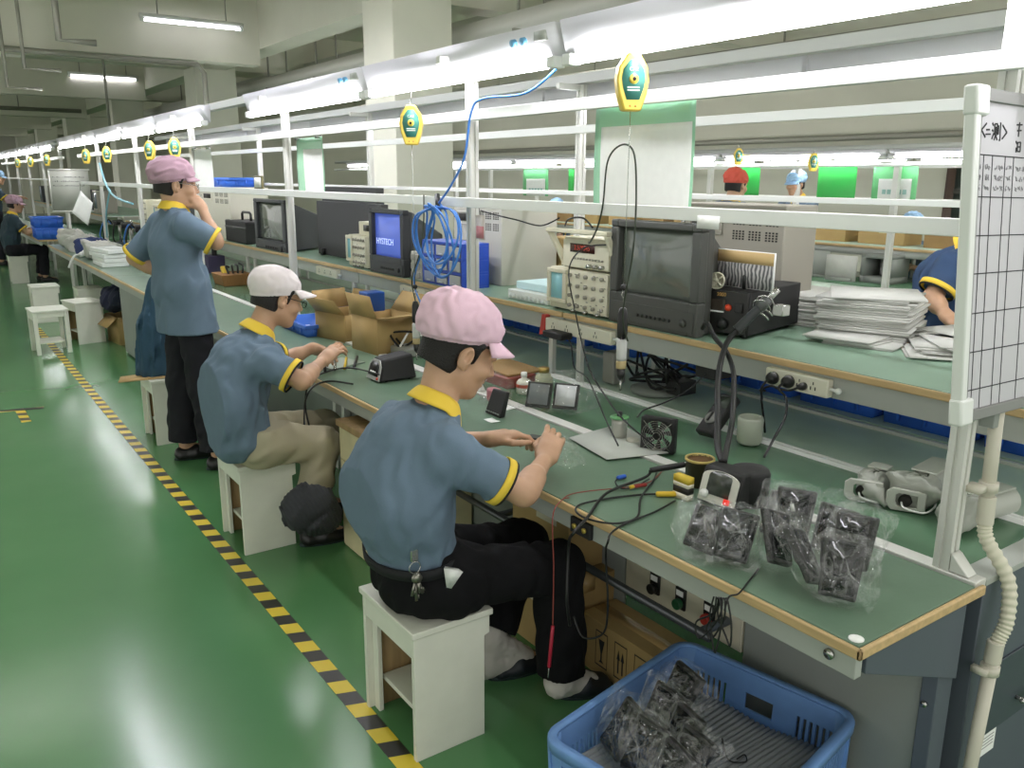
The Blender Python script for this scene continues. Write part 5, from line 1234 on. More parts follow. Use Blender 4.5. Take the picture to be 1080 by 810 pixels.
t = T('plastic_bottle', 'squat white plastic bottle with a red label on the conveyor', 'bottle', c+Vector((0.05, 0.03, 0)))
MB().lathe([(0.03, 0), (0.034, 0.005), (0.034, 0.05), (0.026, 0.062), (0.012, 0.068), (0.012, 0.076)], (0, 0, 0), 22).build('bottle', mat('milky plastic', 'd6d4c4', 0.35), t)
MB().lathe([(0.0345, 0), (0.0347, 0.001), (0.0347, 0.014), (0.0345, 0.015)], (0, 0, 0.03), 22).build('red_label', mat('red label', 'bd4a32', 0.5), t)
MB().lathe([(0.014, 0), (0.014, 0.018), (0.012, 0.02)], (0, 0, 0.0765), 16).build('cap', m_paper, t)
c = PZ(565, 413, ZC)
t = T('glass_jar', 'cloudy glass jar with a gold lid on the conveyor behind the hands', 'jar', c+Vector((0.06, 0.02, 0)))
MB().lathe([(0.036, 0), (0.04, 0.006), (0.04, 0.055), (0.03, 0.072), (0.022, 0.078)], (0, 0, 0), 24).build('jar', mat('cloudy glass', 'a8aa8c', 0.15), t)
MB().lathe([(0.025, 0), (0.025, 0.02), (0.022, 0.022)], (0, 0, 0.0785), 24).build('lid', mat('gold lid', 'b59a58', 0.3, metal=0.7), t)
c = PZ(535, 408, ZC)
t = T('parts_tray', 'dark red parts tray with a wooden lid on the conveyor beyond the nearest worker\'s face', 'tray', c+Vector((0.05, 0.12, 0)))
MB().box((-0.08, -0.16, 0.0), (0.09, 0.16, 0.05)).build('tray', mat('dark red plastic', '84392f', 0.4), t, bevel=0.005)
MB().box((-0.06, -0.14, 0.0505), (0.15, 0.17, 0.06)).build('wooden_lid', m_dark_card, t, bevel=0.002)
t = T('crumpled_bag', 'crumpled pinkish bag beside the dark red tray', 'bag', PZ(518, 428, ZC)+Vector((0.05, 0.05, 0)))
f = crumple((0.04, 0.05, 0.055), 33, 0.016); f.xf(Matrix.Translation((0, 0, 0.06))); f.build('plastic_bag', m_film, t, smooth=False)
MB().box((-0.025, -0.03, 0.001), (0.02, 0.03, 0.06)).build('pink_parts', mat('pink parts', 'b06a70', 0.5), t, bevel=0.01)
c = PZ(650, 480, ZB)
t = T('white_card', 'white sheet of card lying under the solder spool and cables', 'card', PZ(650, 462, ZC)+Vector((0.03, 0.03, 0)))
c0 = [PZ(600, 462, ZB+0.007), PZ(640, 485, ZB+0.007), PZ(705, 478, ZB+0.007), PZ(655, 447, ZB+0.007)]
MB().hexa(c0, [p+Vector((0, 0, 0.002)) for p in c0]).build('card', mat('dull white card', 'b9bdb4', 0.6), t, world=True)
# leads on the bench
def lead(label, pts, r, m, cat='cable', name='cable', ends=()):
    t = T(name, label, cat, pts[0]); MB().tube(pts, r, n=8, sub=8).build('lead', m, t, world=True)
    for nm, a, b, rr_, mm in ends: MB().lathe([(rr_*0.7, 0), (rr_, 0.004), (rr_, (Vector(b)-Vector(a)).length-0.004), (rr_*0.6, (Vector(b)-Vector(a)).length)], a, 12, Vector(b)-Vector(a)).build(nm, mm, t, world=True)
    return t
zl = ZB+0.006
q = [PZ(692, 521, zl), PZ(672, 522, zl), PZ(640, 526, zl), PZ(612, 532, zl), PZ(608, 540, zl), PZ(622, 548, zl), PZ(650, 552, zl), PZ(672, 545, zl), PZ(676, 525, zl), PZ(690, 505, zl), PZ(694, 492, zl)]
lead('black video lead with a yellow plug looping across the bench', q, 0.0032, m_rubber, ends=[('yellow_plug', PZ(692, 521, zl+0.004), PZ(713, 521, zl+0.004), 0.0085, mat('yellow plug', 'd8b52e', 0.35)), ('plug_tip', PZ(714, 521, zl+0.004), PZ(722, 523, zl+0.004), 0.004, m_steel)])
q = [PZ(655, 503, zl), PZ(649, 508, zl), PZ(655, 515, zl), PZ(668, 514, zl), PZ(685, 505, zl)]
lead('thin lead with a blue connector near the solder spool', q, 0.0022, m_rubber, ends=[('blue_connector', PZ(651, 504, zl+0.003), PZ(660, 502, zl+0.003), 0.007, mat('blue connector', '2f62c8', 0.35))])
q = [PZ(590, 530, zl), PZ(600, 522, zl), PZ(620, 518, zl), PZ(650, 515, zl), PZ(666, 513, zl), PZ(686, 508, zl), PZ(700, 495, zl)]
lead('red lead with a red and yellow clip across the bench', q, 0.0018, mat('red lead', '8e4038', 0.5), ends=[('red_clip', PZ(668, 513, zl+0.004), PZ(682, 511, zl+0.004), 0.006, mat('red clip', '93302a', 0.4)), ('yellow_clip', PZ(664, 514, zl+0.004), PZ(669, 513, zl+0.004), 0.006, mat('yellow plug', 'd8b52e', 0.35))])
q = [PZ(712, 528, zl), PZ(690, 540, zl), PZ(660, 552, zl), PZ(645, 562, zl), PZ(641, 572, zl+0.004), PY(639, 585, 1.62), PY(641, 640, 1.62), PY(636, 668, 1.64), PY(615, 672, 1.70), PY(605, 650, 1.74)]
lead('black cable dropping over the wood edge in a long loop under the bench', q, 0.003, m_rubber)
q = [PZ(600, 525, zl), PZ(592, 528, zl+0.004), PY(583, 545, 1.79), PY(584, 600, 1.775), PY(583, 660, 1.77)]
pr0, pr1 = PY(583, 660, 1.77), PY(578, 715, 1.765)
lead('thin red test lead hanging over the bench edge with a red probe', q, 0.0018, mat('red lead', '8e4038', 0.5), 'test lead', 'test_lead', ends=[('probe', pr0, pr0+(pr1-pr0)*0.8, 0.0055, mat('red probe', 'a8233a', 0.35)), ('probe_tip', pr0+(pr1-pr0)*0.81, pr1, 0.0018, m_steel)])
p = PY(614, 553, 1.86)
t = T('socket_plate', 'black socket plate with yellow jacks on the bench apron beside the knee', 'socket', (XF+0.015, 1.86, 0.6)); pz = PX(614, 560, XF+0.015)
MB().box((XF+0.006, pz.y-0.045, ZB-0.082), (XF+0.0195, pz.y+0.045, ZB-0.035)).build('plate', m_black_matt, t, world=True, bevel=0.002)
for s_ in (-0.022, 0.022): MB().lathe([(0.008, 0), (0.008, 0.006), (0.003, 0.007)], (XF+0.0055, pz.y+s_, ZB-0.058), 14, (-1, 0, 0)).build('jack', mat('gold jack', 'c9b45a', 0.3, metal=0.5), t, world=True)
q = [PX(600, 385, 2.2), PX(607, 405, 2.1), PX(600, 420, 2.0)]
lead('black cable sagging from the oscilloscope down to the bench', [PX(643, 258, 2.445), PX(615, 262, 2.40), PX(600, 285, 2.36), PX(607, 330, 2.32), PX(620, 385, 2.2), PX(640, 420, 2.05), PX(660, 445, 1.95), PZ(690, 470, zl+0.02)], 0.0032, m_rubber)
lead('thin black lead over the conveyor below the television', [PX(744, 395, 2.40), PX(725, 412, 2.3), PX(700, 425, 2.2), PX(680, 432, 2.1), PX(672, 440, 2.02)], 0.003, m_rubber)
# the screwdriver leads draped along the middle rail
lead('black wires draped below the middle rail by the front post', [PX(590, 230, 1.93), PX(570, 238, 1.93), PX(545, 232, 1.93), PX(520, 226, 1.92), PX(507, 222, 1.92)], 0.003, m_rubber)
lead('black cable looping from the rail to the frequency counter', [PX(625, 240, 1.93), PX(615, 230, 1.95), PX(600, 231, 2.0), PX(596, 238, 2.1)], 0.0035, m_rubber)
# ================================================================ at the second worker's place
def open_carton(label, loc, sx, sy, h, rz, flaps=(0.6, 0.9, 0.5, 0.8), m=m_cardboard, group=None):
    t = T('open_carton', label, 'carton', loc, rz, group)
    th = 0.004; b = MB()
    b.box((-sx/2, -sy/2, 0), (sx/2, sy/2, th)); b.box((-sx/2, -sy/2, th), (-sx/2+th, sy/2, h)).box((sx/2-th, -sy/2, th), (sx/2, sy/2, h)).box((-sx/2+th, -sy/2, th), (sx/2-th, -sy/2+th, h)).box((-sx/2+th, sy/2-th, th), (sx/2-th, sy/2, h))
    b.build('body', m, t)
    for i, (cx, cy, ax, L, fl) in enumerate(((-sx/2, 0, 'Y', sy, sx*0.48), (sx/2, 0, 'Y', sy, sx*0.48), (0, -sy/2, 'X', sx, sx*0.48), (0, sy/2, 'X', sx, sx*0.48))):
        a = flaps[i]
        if a is None: continue
        d = Vector((-1 if i == 0 else 1 if i == 1 else 0, -1 if i == 2 else 1 if i == 3 else 0, 0))*math.cos(a)+Vector((0, 0, 1))*math.sin(a)
        l = Vector((0, 1, 0)) if ax == 'Y' else Vector((1, 0, 0))
        o = Vector((cx, cy, h+0.001)); n = d.cross(l).normalized()*0.002
        q = [o-l*L/2, o+l*L/2, o+l*L/2*0.97+d*fl, o-l*L/2*0.97+d*fl]
        MB().hexa([p-n for p in q], [p+n for p in q]).build('flap', m, t)
    return t
c = PZ(345, 400, ZB)
t = T('soldering_station', 'black soldering station with a silver front on the second worker\'s bench', 'soldering station', PZ(392, 402, ZB)+Vector((0.0, 0.0, 0)), 0.0)
MB().hexa([(0.012, -0.07, 0.005), (0.2, -0.075, 0.005), (0.2, 0.075, 0.005), (0.012, 0.07, 0.005)], [(0.04, -0.05, 0.105), (0.19, -0.055, 0.12), (0.19, 0.055, 0.12), (0.04, 0.05, 0.105)]).build('case', m_black_matt, t, bevel=0.01)
M = Matrix.Translation((0.008, 0, 0.006)) @ Matrix.Rotation(math.atan2(0.028, 0.1), 4, 'Y')
pf = [(-0.066, 0), (0.066, 0), (0.06, 0.07), (0.035, 0.098), (-0.035, 0.098), (-0.06, 0.07)]
MB().prism(pf, (-0.006, 0, 0), (0, 0, 0), (0, 1, 0), (0, 0, 1)).xf(M).build('front_frame', mat('silver front', 'b8bab6', 0.35, metal=0.3), t, bevel=0.003)
MB().prism([(y*0.72, 0.02+z*0.68) for y, z in pf], (-0.003, 0, 0), (-0.0063, 0, 0), (0, 1, 0), (0, 0, 1)).xf(M).build('dark_display', m_black, t)
for i in range(3): MB().box((-0.012, -0.02+i*0.02-0.006, 0.03), (-0.0094, -0.02+i*0.02+0.006, 0.042)).xf(M).build('white_button', m_paper, t)
MB().cyl((-0.0063, -0.05, 0.012), (-0.012, -0.05, 0.012), 0.006, n=12).xf(M).build('red_button', mat('red knob', 'd2472a', 0.35), t)
for y in (-0.05, 0.05): MB().cyl((0.05, y, 0), (0.05, y, 0.0045), 0.007, n=8).cyl((0.17, y, 0), (0.17, y, 0.0045), 0.007, n=8).build('foot', m_rubber, t)
q = [PZ(372, 405, ZB+0.02), PZ(350, 402, ZB+0.01), PZ(335, 405, ZB+0.01), PZ(325, 415, ZB+0.008), PY(322, 430, 3.62), PY(330, 470, 3.55), PY(331, 520, 3.55)]
lead('black cable with a yellow plug hanging over the bench edge before the second worker', q, 0.0045, m_rubber, ends=[('yellow_plug', PY(331, 520, 3.55), PY(335, 530, 3.55), 0.008, mat('yellow plug', 'd8b52e', 0.35)), ('plug_tip', PY(335.3, 531, 3.55), PY(337, 535, 3.55), 0.004, m_steel)])
q = [PZ(400, 395, ZB+0.09), PZ(370, 388, ZB+0.03), PZ(345, 392, ZB+0.02), PZ(328, 402, ZB+0.01), PY(322, 420, 3.66), PY(322, 460, 3.62), PY(334, 490, 3.62)]
lead('second black cable hanging from the bench before the second worker', q, 0.004, m_rubber)
c = PZ(356, 366, ZC)
open_carton('open brown carton with flaps on the conveyor by the second worker, left one', PZ(357, 362, ZC)+Vector((0.12, 0.14, 0)), 0.24, 0.30, 0.16, 0.2, (0.9, 1.2, None, 1.3))
open_carton('open brown carton on the conveyor by the second worker, right one with the blue transformer', PZ(385, 372, ZC)+Vector((0.13, 0.02, 0)), 0.26, 0.26, 0.20, 0.1, (1.3, 0.9, 0.15, None))
t = T('transformer', 'blue transformer box perched on the open carton under the shelf', 'transformer', PZ(388, 330, ZB+0.2)+Vector((0.02, 0.0, 0.012)))
MB().box((-0.045, -0.055, 0), (0.06, 0.055, 0.105)).build('case', mat('deep blue enamel', '1f4f9e', 0.35), t, bevel=0.006)
MB().box((-0.048, -0.02, 0.03), (-0.0455, 0.05, 0.08)).build('front_label', mat('olive label', '8f9a6a', 0.5), t)
tote('light blue tray on the conveyor before the second worker\'s face', PZ(318, 352, ZC)+Vector((0.1, 0.05, 0)), 0.26, 0.42, 0.075, m_blue_tray, 0.0, None, 'parts_tray')
tote('deep blue tray behind the light blue tray, by the second worker', PZ(332, 338, ZC)+Vector((0.3, 0.2, 0)), 0.2, 0.36, 0.12, m_blue_tote, 0.0, None, 'parts_tray')
c = PZ(235, 302, ZC)
t = T('tool_basket', 'brown basket of tools with a yellow multimeter beside the standing worker', 'basket', c+Vector((0.12, 0.1, 0)))
b = MB(); b.hexa([(-0.12, -0.14, 0.0), (0.12, -0.14, 0.0), (0.12, 0.14, 0.0), (-0.12, 0.14, 0.0)], [(-0.14, -0.16, 0.1), (0.14, -0.16, 0.1), (0.14, 0.16, 0.1), (-0.14, 0.16, 0.1)])
b.build('basket', mat('brown wicker', '8a6235', 0.7, bump=0.5, bscale=90), t, bevel=0.006)
MB().box((-0.03, -0.15, 0.03), (0.03, 0.03, 0.06), Matrix.Translation((-0.05, 0.1, 0.1)) @ Matrix.Rotation(0.9, 4, 'X')).build('yellow_multimeter', mat('yellow meter', 'c2a52c', 0.45), t, bevel=0.01)
for i in range(4): MB().tube([(-0.05+0.04*i, -0.06, 0.1), (-0.06+0.05*i, -0.03, 0.16), (-0.02+0.03*i, 0.03, 0.15+0.01*i)], 0.009, n=8).build('tool', m_black, t)
t = T('instrument', 'dark purple instrument with black top behind the tool basket', 'instrument', PZ(222, 290, ZC)+Vector((0.1, 0.2, 0)))
MB().box((-0.08, -0.1, 0), (0.08, 0.1, 0.17)).build('case', mat('dark purple case', '3a3350', 0.5), t, bevel=0.008)
MB().tube([(0, -0.03, 0.17), (0, -0.03, 0.26), (0.0, 0.02, 0.30), (0.0, 0.06, 0.26)], 0.025, n=10).build('head', m_black_matt, t)
t = T('handset', 'black handset standing on the conveyor behind the second worker\'s cap', 'handset', PZ(290, 300, ZC)+Vector((0.25, 0.25, 0)))
MB().box((-0.03, -0.06, 0), (0.03, 0.06, 0.24), Matrix.Rotation(0.12, 4, 'X')).build('body', m_black, t, bevel=0.012)
MB().box((-0.034, -0.035, 0.08), (-0.0305, 0.035, 0.2), Matrix.Rotation(0.12, 4, 'X')).build('front_window', mat('grey window', '8d9292', 0.2), t)
t = T('parts_pile', 'white cable and bracket pile between the cartons and the nearest worker', 'parts', PZ(412, 372, ZC)+Vector((0.05, 0.02, 0)))
MB().box((-0.05, 0.0, 0.0), (0.03, 0.1, 0.11)).build('white_box', mat('white parts box', 'c9cabf', 0.5), t, bevel=0.008)
r = random.Random(9)
for i in range(5): MB().tube([(r.uniform(-.06, .06), r.uniform(-.16, .02), 0.01), (r.uniform(-.08, .08), r.uniform(-.16, .02), r.uniform(.06, .14)), (r.uniform(-.08, .08), r.uniform(-.18, .05), r.uniform(.03, .12)), (r.uniform(-.06, .06), r.uniform(-.18, .02), 0.012)], 0.006, n=7).build('bracket_lead', m_paper if i % 2 else m_rubber, t)
MB().box((-0.07, -0.2, 0.0), (0.05, -0.05, 0.05)).build('bracket', mat('grey bracket', '8f918a', 0.4), t, bevel=0.01)
t = T('board_plate', 'green tinted board and tools scattered before the second worker\'s hands', 'tools', PZ(345, 388, ZB))
MB().box((-0.02, -0.06, 0.0005), (0.2, 0.12, 0.006), Matrix.Rotation(0.3, 4, 'Z')).build('work_board', mat('pale work board', '9aa59a', 0.4), t, bevel=0.002)
for i in range(4): MB().cyl((-0.06+0.05*i, -0.12, 0.014), (0.02+0.06*i, 0.08, 0.02), 0.007, n=8).build('tool', (m_black, m_steel, mat('yellow meter', 'c2a52c', 0.45), m_black)[i], t)
# drawer cabinet between first and second worker
t = T('drawer_cabinet', 'cream wooden drawer cabinet under the bench between the two seated workers', 'cabinet', (1.65, 3.2, 0))
MB().box((1.445, 2.98, 0.0), (1.87, 3.41, 0.575)).build('body', m_cream_ply, t, world=True, bevel=0.002)
MB().box((1.43, 2.97, 0.5755), (1.88, 3.425, 0.605)).build('top_board', m_raw_wood, t, world=True, bevel=0.003)
for z0, z1 in ((0.01, 0.26), (0.265, 0.42), (0.425, 0.57)): MB().box((1.439, 2.985, z0), (1.4445, 3.405, z1)).build('drawer', m_cream_ply, t, world=True, bevel=0.001)

# ================================================================ under the near bench and the basket
def carton(label, loc, sx, sy, h, rz=0.0, m=m_cardboard, group=None, marks=False, lab=True):
    t = T('carton', label, 'carton', loc, rz, group)
    MB().box((-sx/2, -sy/2, 0), (sx/2, sy/2, h)).build('body', m, t, bevel=0.003)
    MB().box((-0.025, -sy/2-0.0008, h-0.05), (0.025, sy/2+0.0008, h+0.0008)).build('packing_tape', mat('tan packing tape', 'b99a68', 0.25), t)
    if lab: MB().box((-sx/2-0.0015, -sy*0.3, h*0.6), (-sx/2-0.0005, sy*0.05, h*0.85)).build('label', mat('pale carton label', 'c9c2ac', 0.6), t, smooth=False)
    if marks:
        b = MB(); x = -sx/2-0.0012
        for i, y in enumerate((0.28, 0.09, -0.1, -0.29)):
            y0 = y*sy; b.box((x, y0-0.03, h*0.2), (x+0.0006, y0-0.028, h*0.85)).box((x, y0+0.028, h*0.2), (x+0.0006, y0+0.03, h*0.85)).box((x, y0-0.028, h*0.83), (x+0.0006, y0+0.028, h*0.85)).box((x, y0-0.028, h*0.2), (x+0.0006, y0+0.028, h*0.22))
            if i == 0: b.prism([(y0-0.015, h*0.7), (y0+0.015, h*0.7), (y0+0.003, h*0.45), (y0+0.003, h*0.32), (y0+0.012, h*0.28), (y0-0.012, h*0.28), (y0-0.003, h*0.32), (y0-0.003, h*0.45)], (0.0006, 0, 0), (x, 0, 0), (0, 1, 0), (0, 0, 1))
            elif i == 1:
                for q in (-0.01, 0.01): b.prism([(y0+q-0.008, h*0.55), (y0+q, h*0.72), (y0+q+0.008, h*0.55), (y0+q+0.003, h*0.55), (y0+q+0.003, h*0.3), (y0+q-0.003, h*0.3), (y0+q-0.003, h*0.55)], (0.0006, 0, 0), (x, 0, 0), (0, 1, 0), (0, 0, 1))
            elif i == 2: b.prism([(y0-0.02, h*0.5), (y0-0.012, h*0.66), (y0, h*0.72), (y0+0.012, h*0.66), (y0+0.02, h*0.5), (y0+0.002, h*0.52), (y0+0.002, h*0.3), (y0-0.002, h*0.3), (y0-0.002, h*0.52)], (0.0006, 0, 0), (x, 0, 0), (0, 1, 0), (0, 0, 1))
            else: b.box((x, y0-0.018, h*0.3), (x+0.0006, y0-0.002, h*0.5)).box((x, y0+0.003, h*0.5), (x+0.0006, y0+0.018, h*0.7)).box((x, y0-0.014, h*0.54), (x+0.0006, y0-0.002, h*0.7))
        b.build('shipping_marks', m_ink, t, smooth=False)
    return t
carton('tall brown carton under the near bench, topmost left of the cream control panel', (1.80, 2.28, 0.305), 0.16, 0.34, 0.26)
carton('brown carton on the floor under the near bench beside the worker\'s knee', (1.77, 2.25, 0), 0.24, 0.4, 0.30)
carton('long flat carton with shipping marks on the floor below the control panel', (1.80, 1.78, 0), 0.16, 0.50, 0.2, 0, m_cardboard, None, True, False)

# blue crate with slots
def slot_crate(label, loc, rz, sx, sy, h):
    t = T('slotted_crate', label, 'crate', loc, rz)
    th = 0.007
    def wall(o, ux, L, handle=False):
        """slotted wall along ux from o, height h, with handle"""
        ux = Vector(ux); n = Vector((-ux.y, ux.x, 0)); mb = MB()
        def bx(u0, u1, z0, z1, d0=0.0, d1=th):
            def P(u, d, z): return Vector(o)+ux*u+n*(d+(1-z/h)*0.02)+Vector((0, 0, z))
            mb.hexa([P(u0, d0, z0), P(u1, d0, z0), P(u1, d1, z0), P(u0, d1, z0)], [P(u0, d0, z1), P(u1, d0, z1), P(u1, d1, z1), P(u0, d1, z1)])
        bx(0, L, 0, 0.02); bx(0, L, h-0.065, h-0.004); zm = h*0.42
        bx(0, L, zm, zm+0.012)
        cw = 0.045; secs = 3 if L > 0.45 else 3
        panels = []
        free = L-2*cw; gap = 0.05; pw = (free-gap*(secs-1))/secs
        bx(0, cw, 0.02, h-0.065); bx(L-cw, L, 0.02, h-0.065)
        for i in range(secs):
            a = cw+i*(pw+gap); b_ = a+pw
            if i < secs-1: bx(b_, b_+gap, 0.02, h-0.065)
            hand = (i == 1 and handle)
            nb = max(3, int(pw/0.016)); s = pw/nb
            for z0, z1 in ((0.02, zm), (zm+0.012, h-0.065)):
                if hand and z0 > 0.05:
                    bx(a, b_, zm+0.012, h-0.115); bx(a, a+0.012, h-0.115, h-0.065); bx(b_-0.012, b_, h-0.115, h-0.065)
                    continue
                for k in range(nb): bx(a+k*s+s*0.5, a+k*s+s, z0, z1)
        return mb
    c = [(-sx/2, -sy/2, 0), (sx/2, -sy/2, 0), (sx/2, sy/2, 0), (-sx/2, sy/2, 0)]
    wall(c[0], (1, 0, 0), sx, True).build('side_wall', m_blue_crate, t, smooth=False)
    wall(c[2], (-1, 0, 0), sx, True).build('side_wall', m_blue_crate, t, smooth=False)
    wall(c[1], (0, 1, 0), sy).build('end_wall', m_blue_crate, t, smooth=False)
    wall(c[3], (0, -1, 0), sy).build('end_wall', m_blue_crate, t, smooth=False)
    MB().box((-sx/2+0.02, -sy/2+0.02, 0.002), (sx/2-0.02, sy/2-0.02, 0.01)).build('floor_plate', m_blue_crate, t, smooth=False)
    # rounded rim
    R = 0.045; W = 0.016; pts = []
    for q, (cx, cy) in enumerate(((sx/2-R, sy/2-R), (-sx/2+R, sy/2-R), (-sx/2+R, -sy/2+R), (sx/2-R, -sy/2+R))):
        for i in range(7):
            a = PI/2*q+PI/2*i/6; pts.append((cx+0.0, cy, math.cos(a), math.sin(a)))
    n = len(pts); prof = [(R-0.008, h-0.002), (R-0.006, h+0.004), (R+W, h+0.003), (R+W+0.002, h-0.002), (R+W, h-0.028), (R+W-0.005, h-0.028), (R+W-0.006, h-0.006)]
    vs = [(cx+dx*r_, cy+dy*r_, z) for cx, cy, dx, dy in pts for r_, z in prof]; m = len(prof)
    fs = [(i*m+k, ((i+1) % n)*m+k, ((i+1) % n)*m+(k+1) % m, i*m+(k+1) % m) for i in range(n) for k in range(m)]
    MB().add(vs, fs).build('rim', m_blue_crate, t)
    b = MB()
    for q in range(4):
        seg = pts[q*7:q*7+7]; vs = []
        for cx, cy, dx, dy in seg:
            for r_, z in ((R, h), (R-0.018, 0.0), (R-0.024, 0.0), (R-0.007, h)): vs.append((cx+dx*r_, cy+dy*r_, z))
        b.add(vs, [(i*4+k, (i+1)*4+k, (i+1)*4+(k+1) % 4, i*4+(k+1) % 4) for i in range(6) for k in range(4)])
    b.build('corner', m_blue_crate, t)
    return t
HB = 0.285
k0, k1, k2 = PZ(566, 768, HB), PZ(735, 684, HB), PZ(916, 764, HB)
e1 = k1-k0; e2 = k2-k1
rz = math.atan2(e2.y, e2.x)
cc = (k0+k2)/2
print('crate', k0, k1, k2, e1.length, e2.length, rz)
CRATE = slot_crate('faded blue slotted plastic crate on the floor at the bench end', (cc.x, cc.y, 0), rz, e2.length+0.005, e1.length+0.005, HB)
u2 = e2.normalized(); u1 = (-e1).normalized()
def CP(a, b, z): return Vector((cc.x, cc.y, z))+u2*a+u1*b
t = T('foam_sheet', 'grey ribbed foam sheet lying in the blue crate', 'foam sheet', CP(0, 0, 0.012))
sxh, syh = e2.length/2-0.055, e1.length/2-0.06
MB().grid(lambda u, v: CP(-sxh+2*sxh*u, -syh+2*syh*v, 0.185+0.05*(v)**1.0*0+0.006*math.sin(9*u+3*v)+0.004*math.sin(u*160)), 120, 10).build('sheet', mat('grey ribbed foam', '8c8f92', 0.6), t, world=True, solid=0.006)
for i, (a, b_, rzz, ti, ro, z) in enumerate(((-0.15, -0.10, 0.3, -1.05, 0.1, 0.19), (-0.11, 0.02, 0.4, -1.0, 0.2, 0.19), (-0.02, 0.06, 0.35, -1.1, -0.1, 0.19), (-0.13, 0.14, 0.2, -0.9, 0.1, 0.19), (-0.04, 0.17, 0.5, -1.0, 0.1, 0.19), (0.05, 0.12, 0.4, -1.05, 0.0, 0.19), (0.06, 0.2, 0.3, -1.1, 0.0, 0.19))):
    p = CP(a, b_, z+0.007)
    bagged_device(('bagged black device in the blue crate by its far left corner', 'second bagged black device from the crate\'s far left corner', 'bagged black device standing in the crate beside the curled lead', 'bagged black device at the near left wall of the crate',
                   'bagged black device at the centre front of the crate', 'bagged black device rightmost standing in the crate', 'bagged black device at the crate\'s near edge')[i], p, rz+rzz+0.9, ti, ro, 40+i, (0.072, 0.058, 0.01), group='black camera brackets in bags in the blue crate')
a = CP(0.04, -0.03, 0.205)
lead('thin black lead curled on the foam sheet in the blue crate', [a+Vector((-0.05, 0.03, 0)), a+Vector((-0.02, 0.045, 0.01)), a, a+Vector((0.03, 0.03, 0.02)), a+Vector((0.0, -0.02, 0)), a+Vector((0.03, -0.05, 0)), a+Vector((0.05, -0.03, 0)), a+Vector((0.02, -0.03, 0))], 0.002, m_rubber)

# under the far bench
t = T('metal_cabinet', 'grey steel cabinet under the bench beyond the standing worker', 'cabinet', (1.65, 8.6, 0))
MB().box((1.50, 7.2, 0.02), (1.83, 8.6, 0.64)).build('body', m_grey_panel, t, world=True, bevel=0.004)
MB().box((1.51, 8.605, 0.0), (1.83, 8.66, 0.64)).build('side_frame', m_white_metal, t, world=True, bevel=0.003)
t = T('jacket', 'dark crumpled jacket bundled under the bench behind the empty stools', 'jacket', (1.65, 9.3, 0.4))
v = Vol((1.4, 8.9, 0.3), (1.9, 9.8, 0.75), 0.012)
for p in ((1.6, 9.1, 0.48), (1.68, 9.3, 0.52), (1.62, 9.5, 0.45), (1.55, 9.25, 0.42)): v.ell(p, (0.13, 0.17, 0.1), None, 0.08)
v.folds(0.012, 0.12, 3); v.mesh('cloth', mat('dark navy cloth', '20263a', 0.9), t)
open_carton('brown carton with hanging flaps under the far bench below the dark jacket', (1.66, 9.25, 0), 0.30, 0.4, 0.28, 0.1, (-0.7, -0.9, -0.5, -0.9))
make_stool('white stool pushed under the far bench beside the dark jacket', (1.52, 10.6, 0), 0)
t = T('flat_carton', 'flattened brown cardboard piece beside the standing worker\'s legs', 'cardboard', PZ(150, 400, 0.40))
p = PZ(152, 398, 0.425); MB().hexa([(p.x-0.16, p.y-0.05, 0.421), (p.x+0.12, p.y-0.08, 0.421), (p.x+0.12, p.y+0.12, 0.421), (p.x-0.12, p.y+0.1, 0.421)], [(p.x-0.16, p.y-0.05, 0.426), (p.x+0.12, p.y-0.08, 0.426), (p.x+0.12, p.y+0.12, 0.426), (p.x-0.12, p.y+0.1, 0.426)]).build('sheet', m_cardboard, t, world=True)
t = T('draped_cloth', 'dark teal work jacket draped over the stool behind the standing worker', 'jacket', (1.25, 5.65, 0.43))
v = Vol((0.95, 5.3, 0.38), (1.55, 6.05, 1.05), 0.01)
q = [PY(170, 300, 5.62), PY(165, 345, 5.62), PY(160, 392, 5.62)]
v.cap(q[0], q[1], 0.075, 0.10, 0.05); v.cap(q[1], q[2]+Vector((0.03, 0, 0.03)), 0.10, 0.115, 0.05); v.half((0, 0, 0.424), (0, 0, -1)); v.folds(0.012, 0.09, 8, (1.6, 1.6, 0.3)); v.mesh('cloth', mat('dark teal cloth', '2b4a5c', 0.9, bump=0.05, bscale=120), t)

# far part of the bench: foam stack, monitors and clutter
for i, (dx, dy, z) in enumerate(((0, 0, 0), (0.01, 0.0, 0.045), (0.0, 0.02, 0.09), (0.02, 0.0, 0.135))):
    t = T('foam_tray', ('lowest', 'second lowest', 'second highest', 'topmost')[i]+' white foam tray of the stack on the far bench', 'foam tray', (1.66+dx, 9.85+dy, ZB+z+0.001), 0.05*i, 'stack of white foam trays on the far bench')
    MB().box((-0.13, -0.28, 0), (0.13, 0.28, 0.041)).build('tray', mat('white foam', 'e8ece8', 0.7), t, bevel=0.006)
    MB().box((-0.09, -0.24, 0.0412), (0.09, 0.24, 0.0435)).build('recess', mat('foam pockets', 'd2d6d2', 0.7), t)
c = PZ(112, 275, ZB); t = T('red_tool', 'orange handled pliers and black leads on the far bench by the foam stack', 'tools', c)
MB().tube([(0, 0, 0.02), (0.05, 0.05, 0.03), (0.1, 0.06, 0.02)], 0.016, n=8).build('orange_handle', mat('orange grip', 'd0532a', 0.4), t)
for i in range(3): MB().tube([(-0.05, 0.1*i-.2, 0.012), (0.05, 0.12*i-.12, 0.014), (0.12, 0.08*i-.25, 0.012), (0.02, 0.1*i-.3, 0.012)], 0.009, n=7).build('lead', m_black if i else mat('yellow meter', 'c2a52c', 0.45), t)
c = PZ(85, 272, ZB); t = T('lamp_head', 'white flexible lamp lying at the end of the far bench', 'lamp', c)
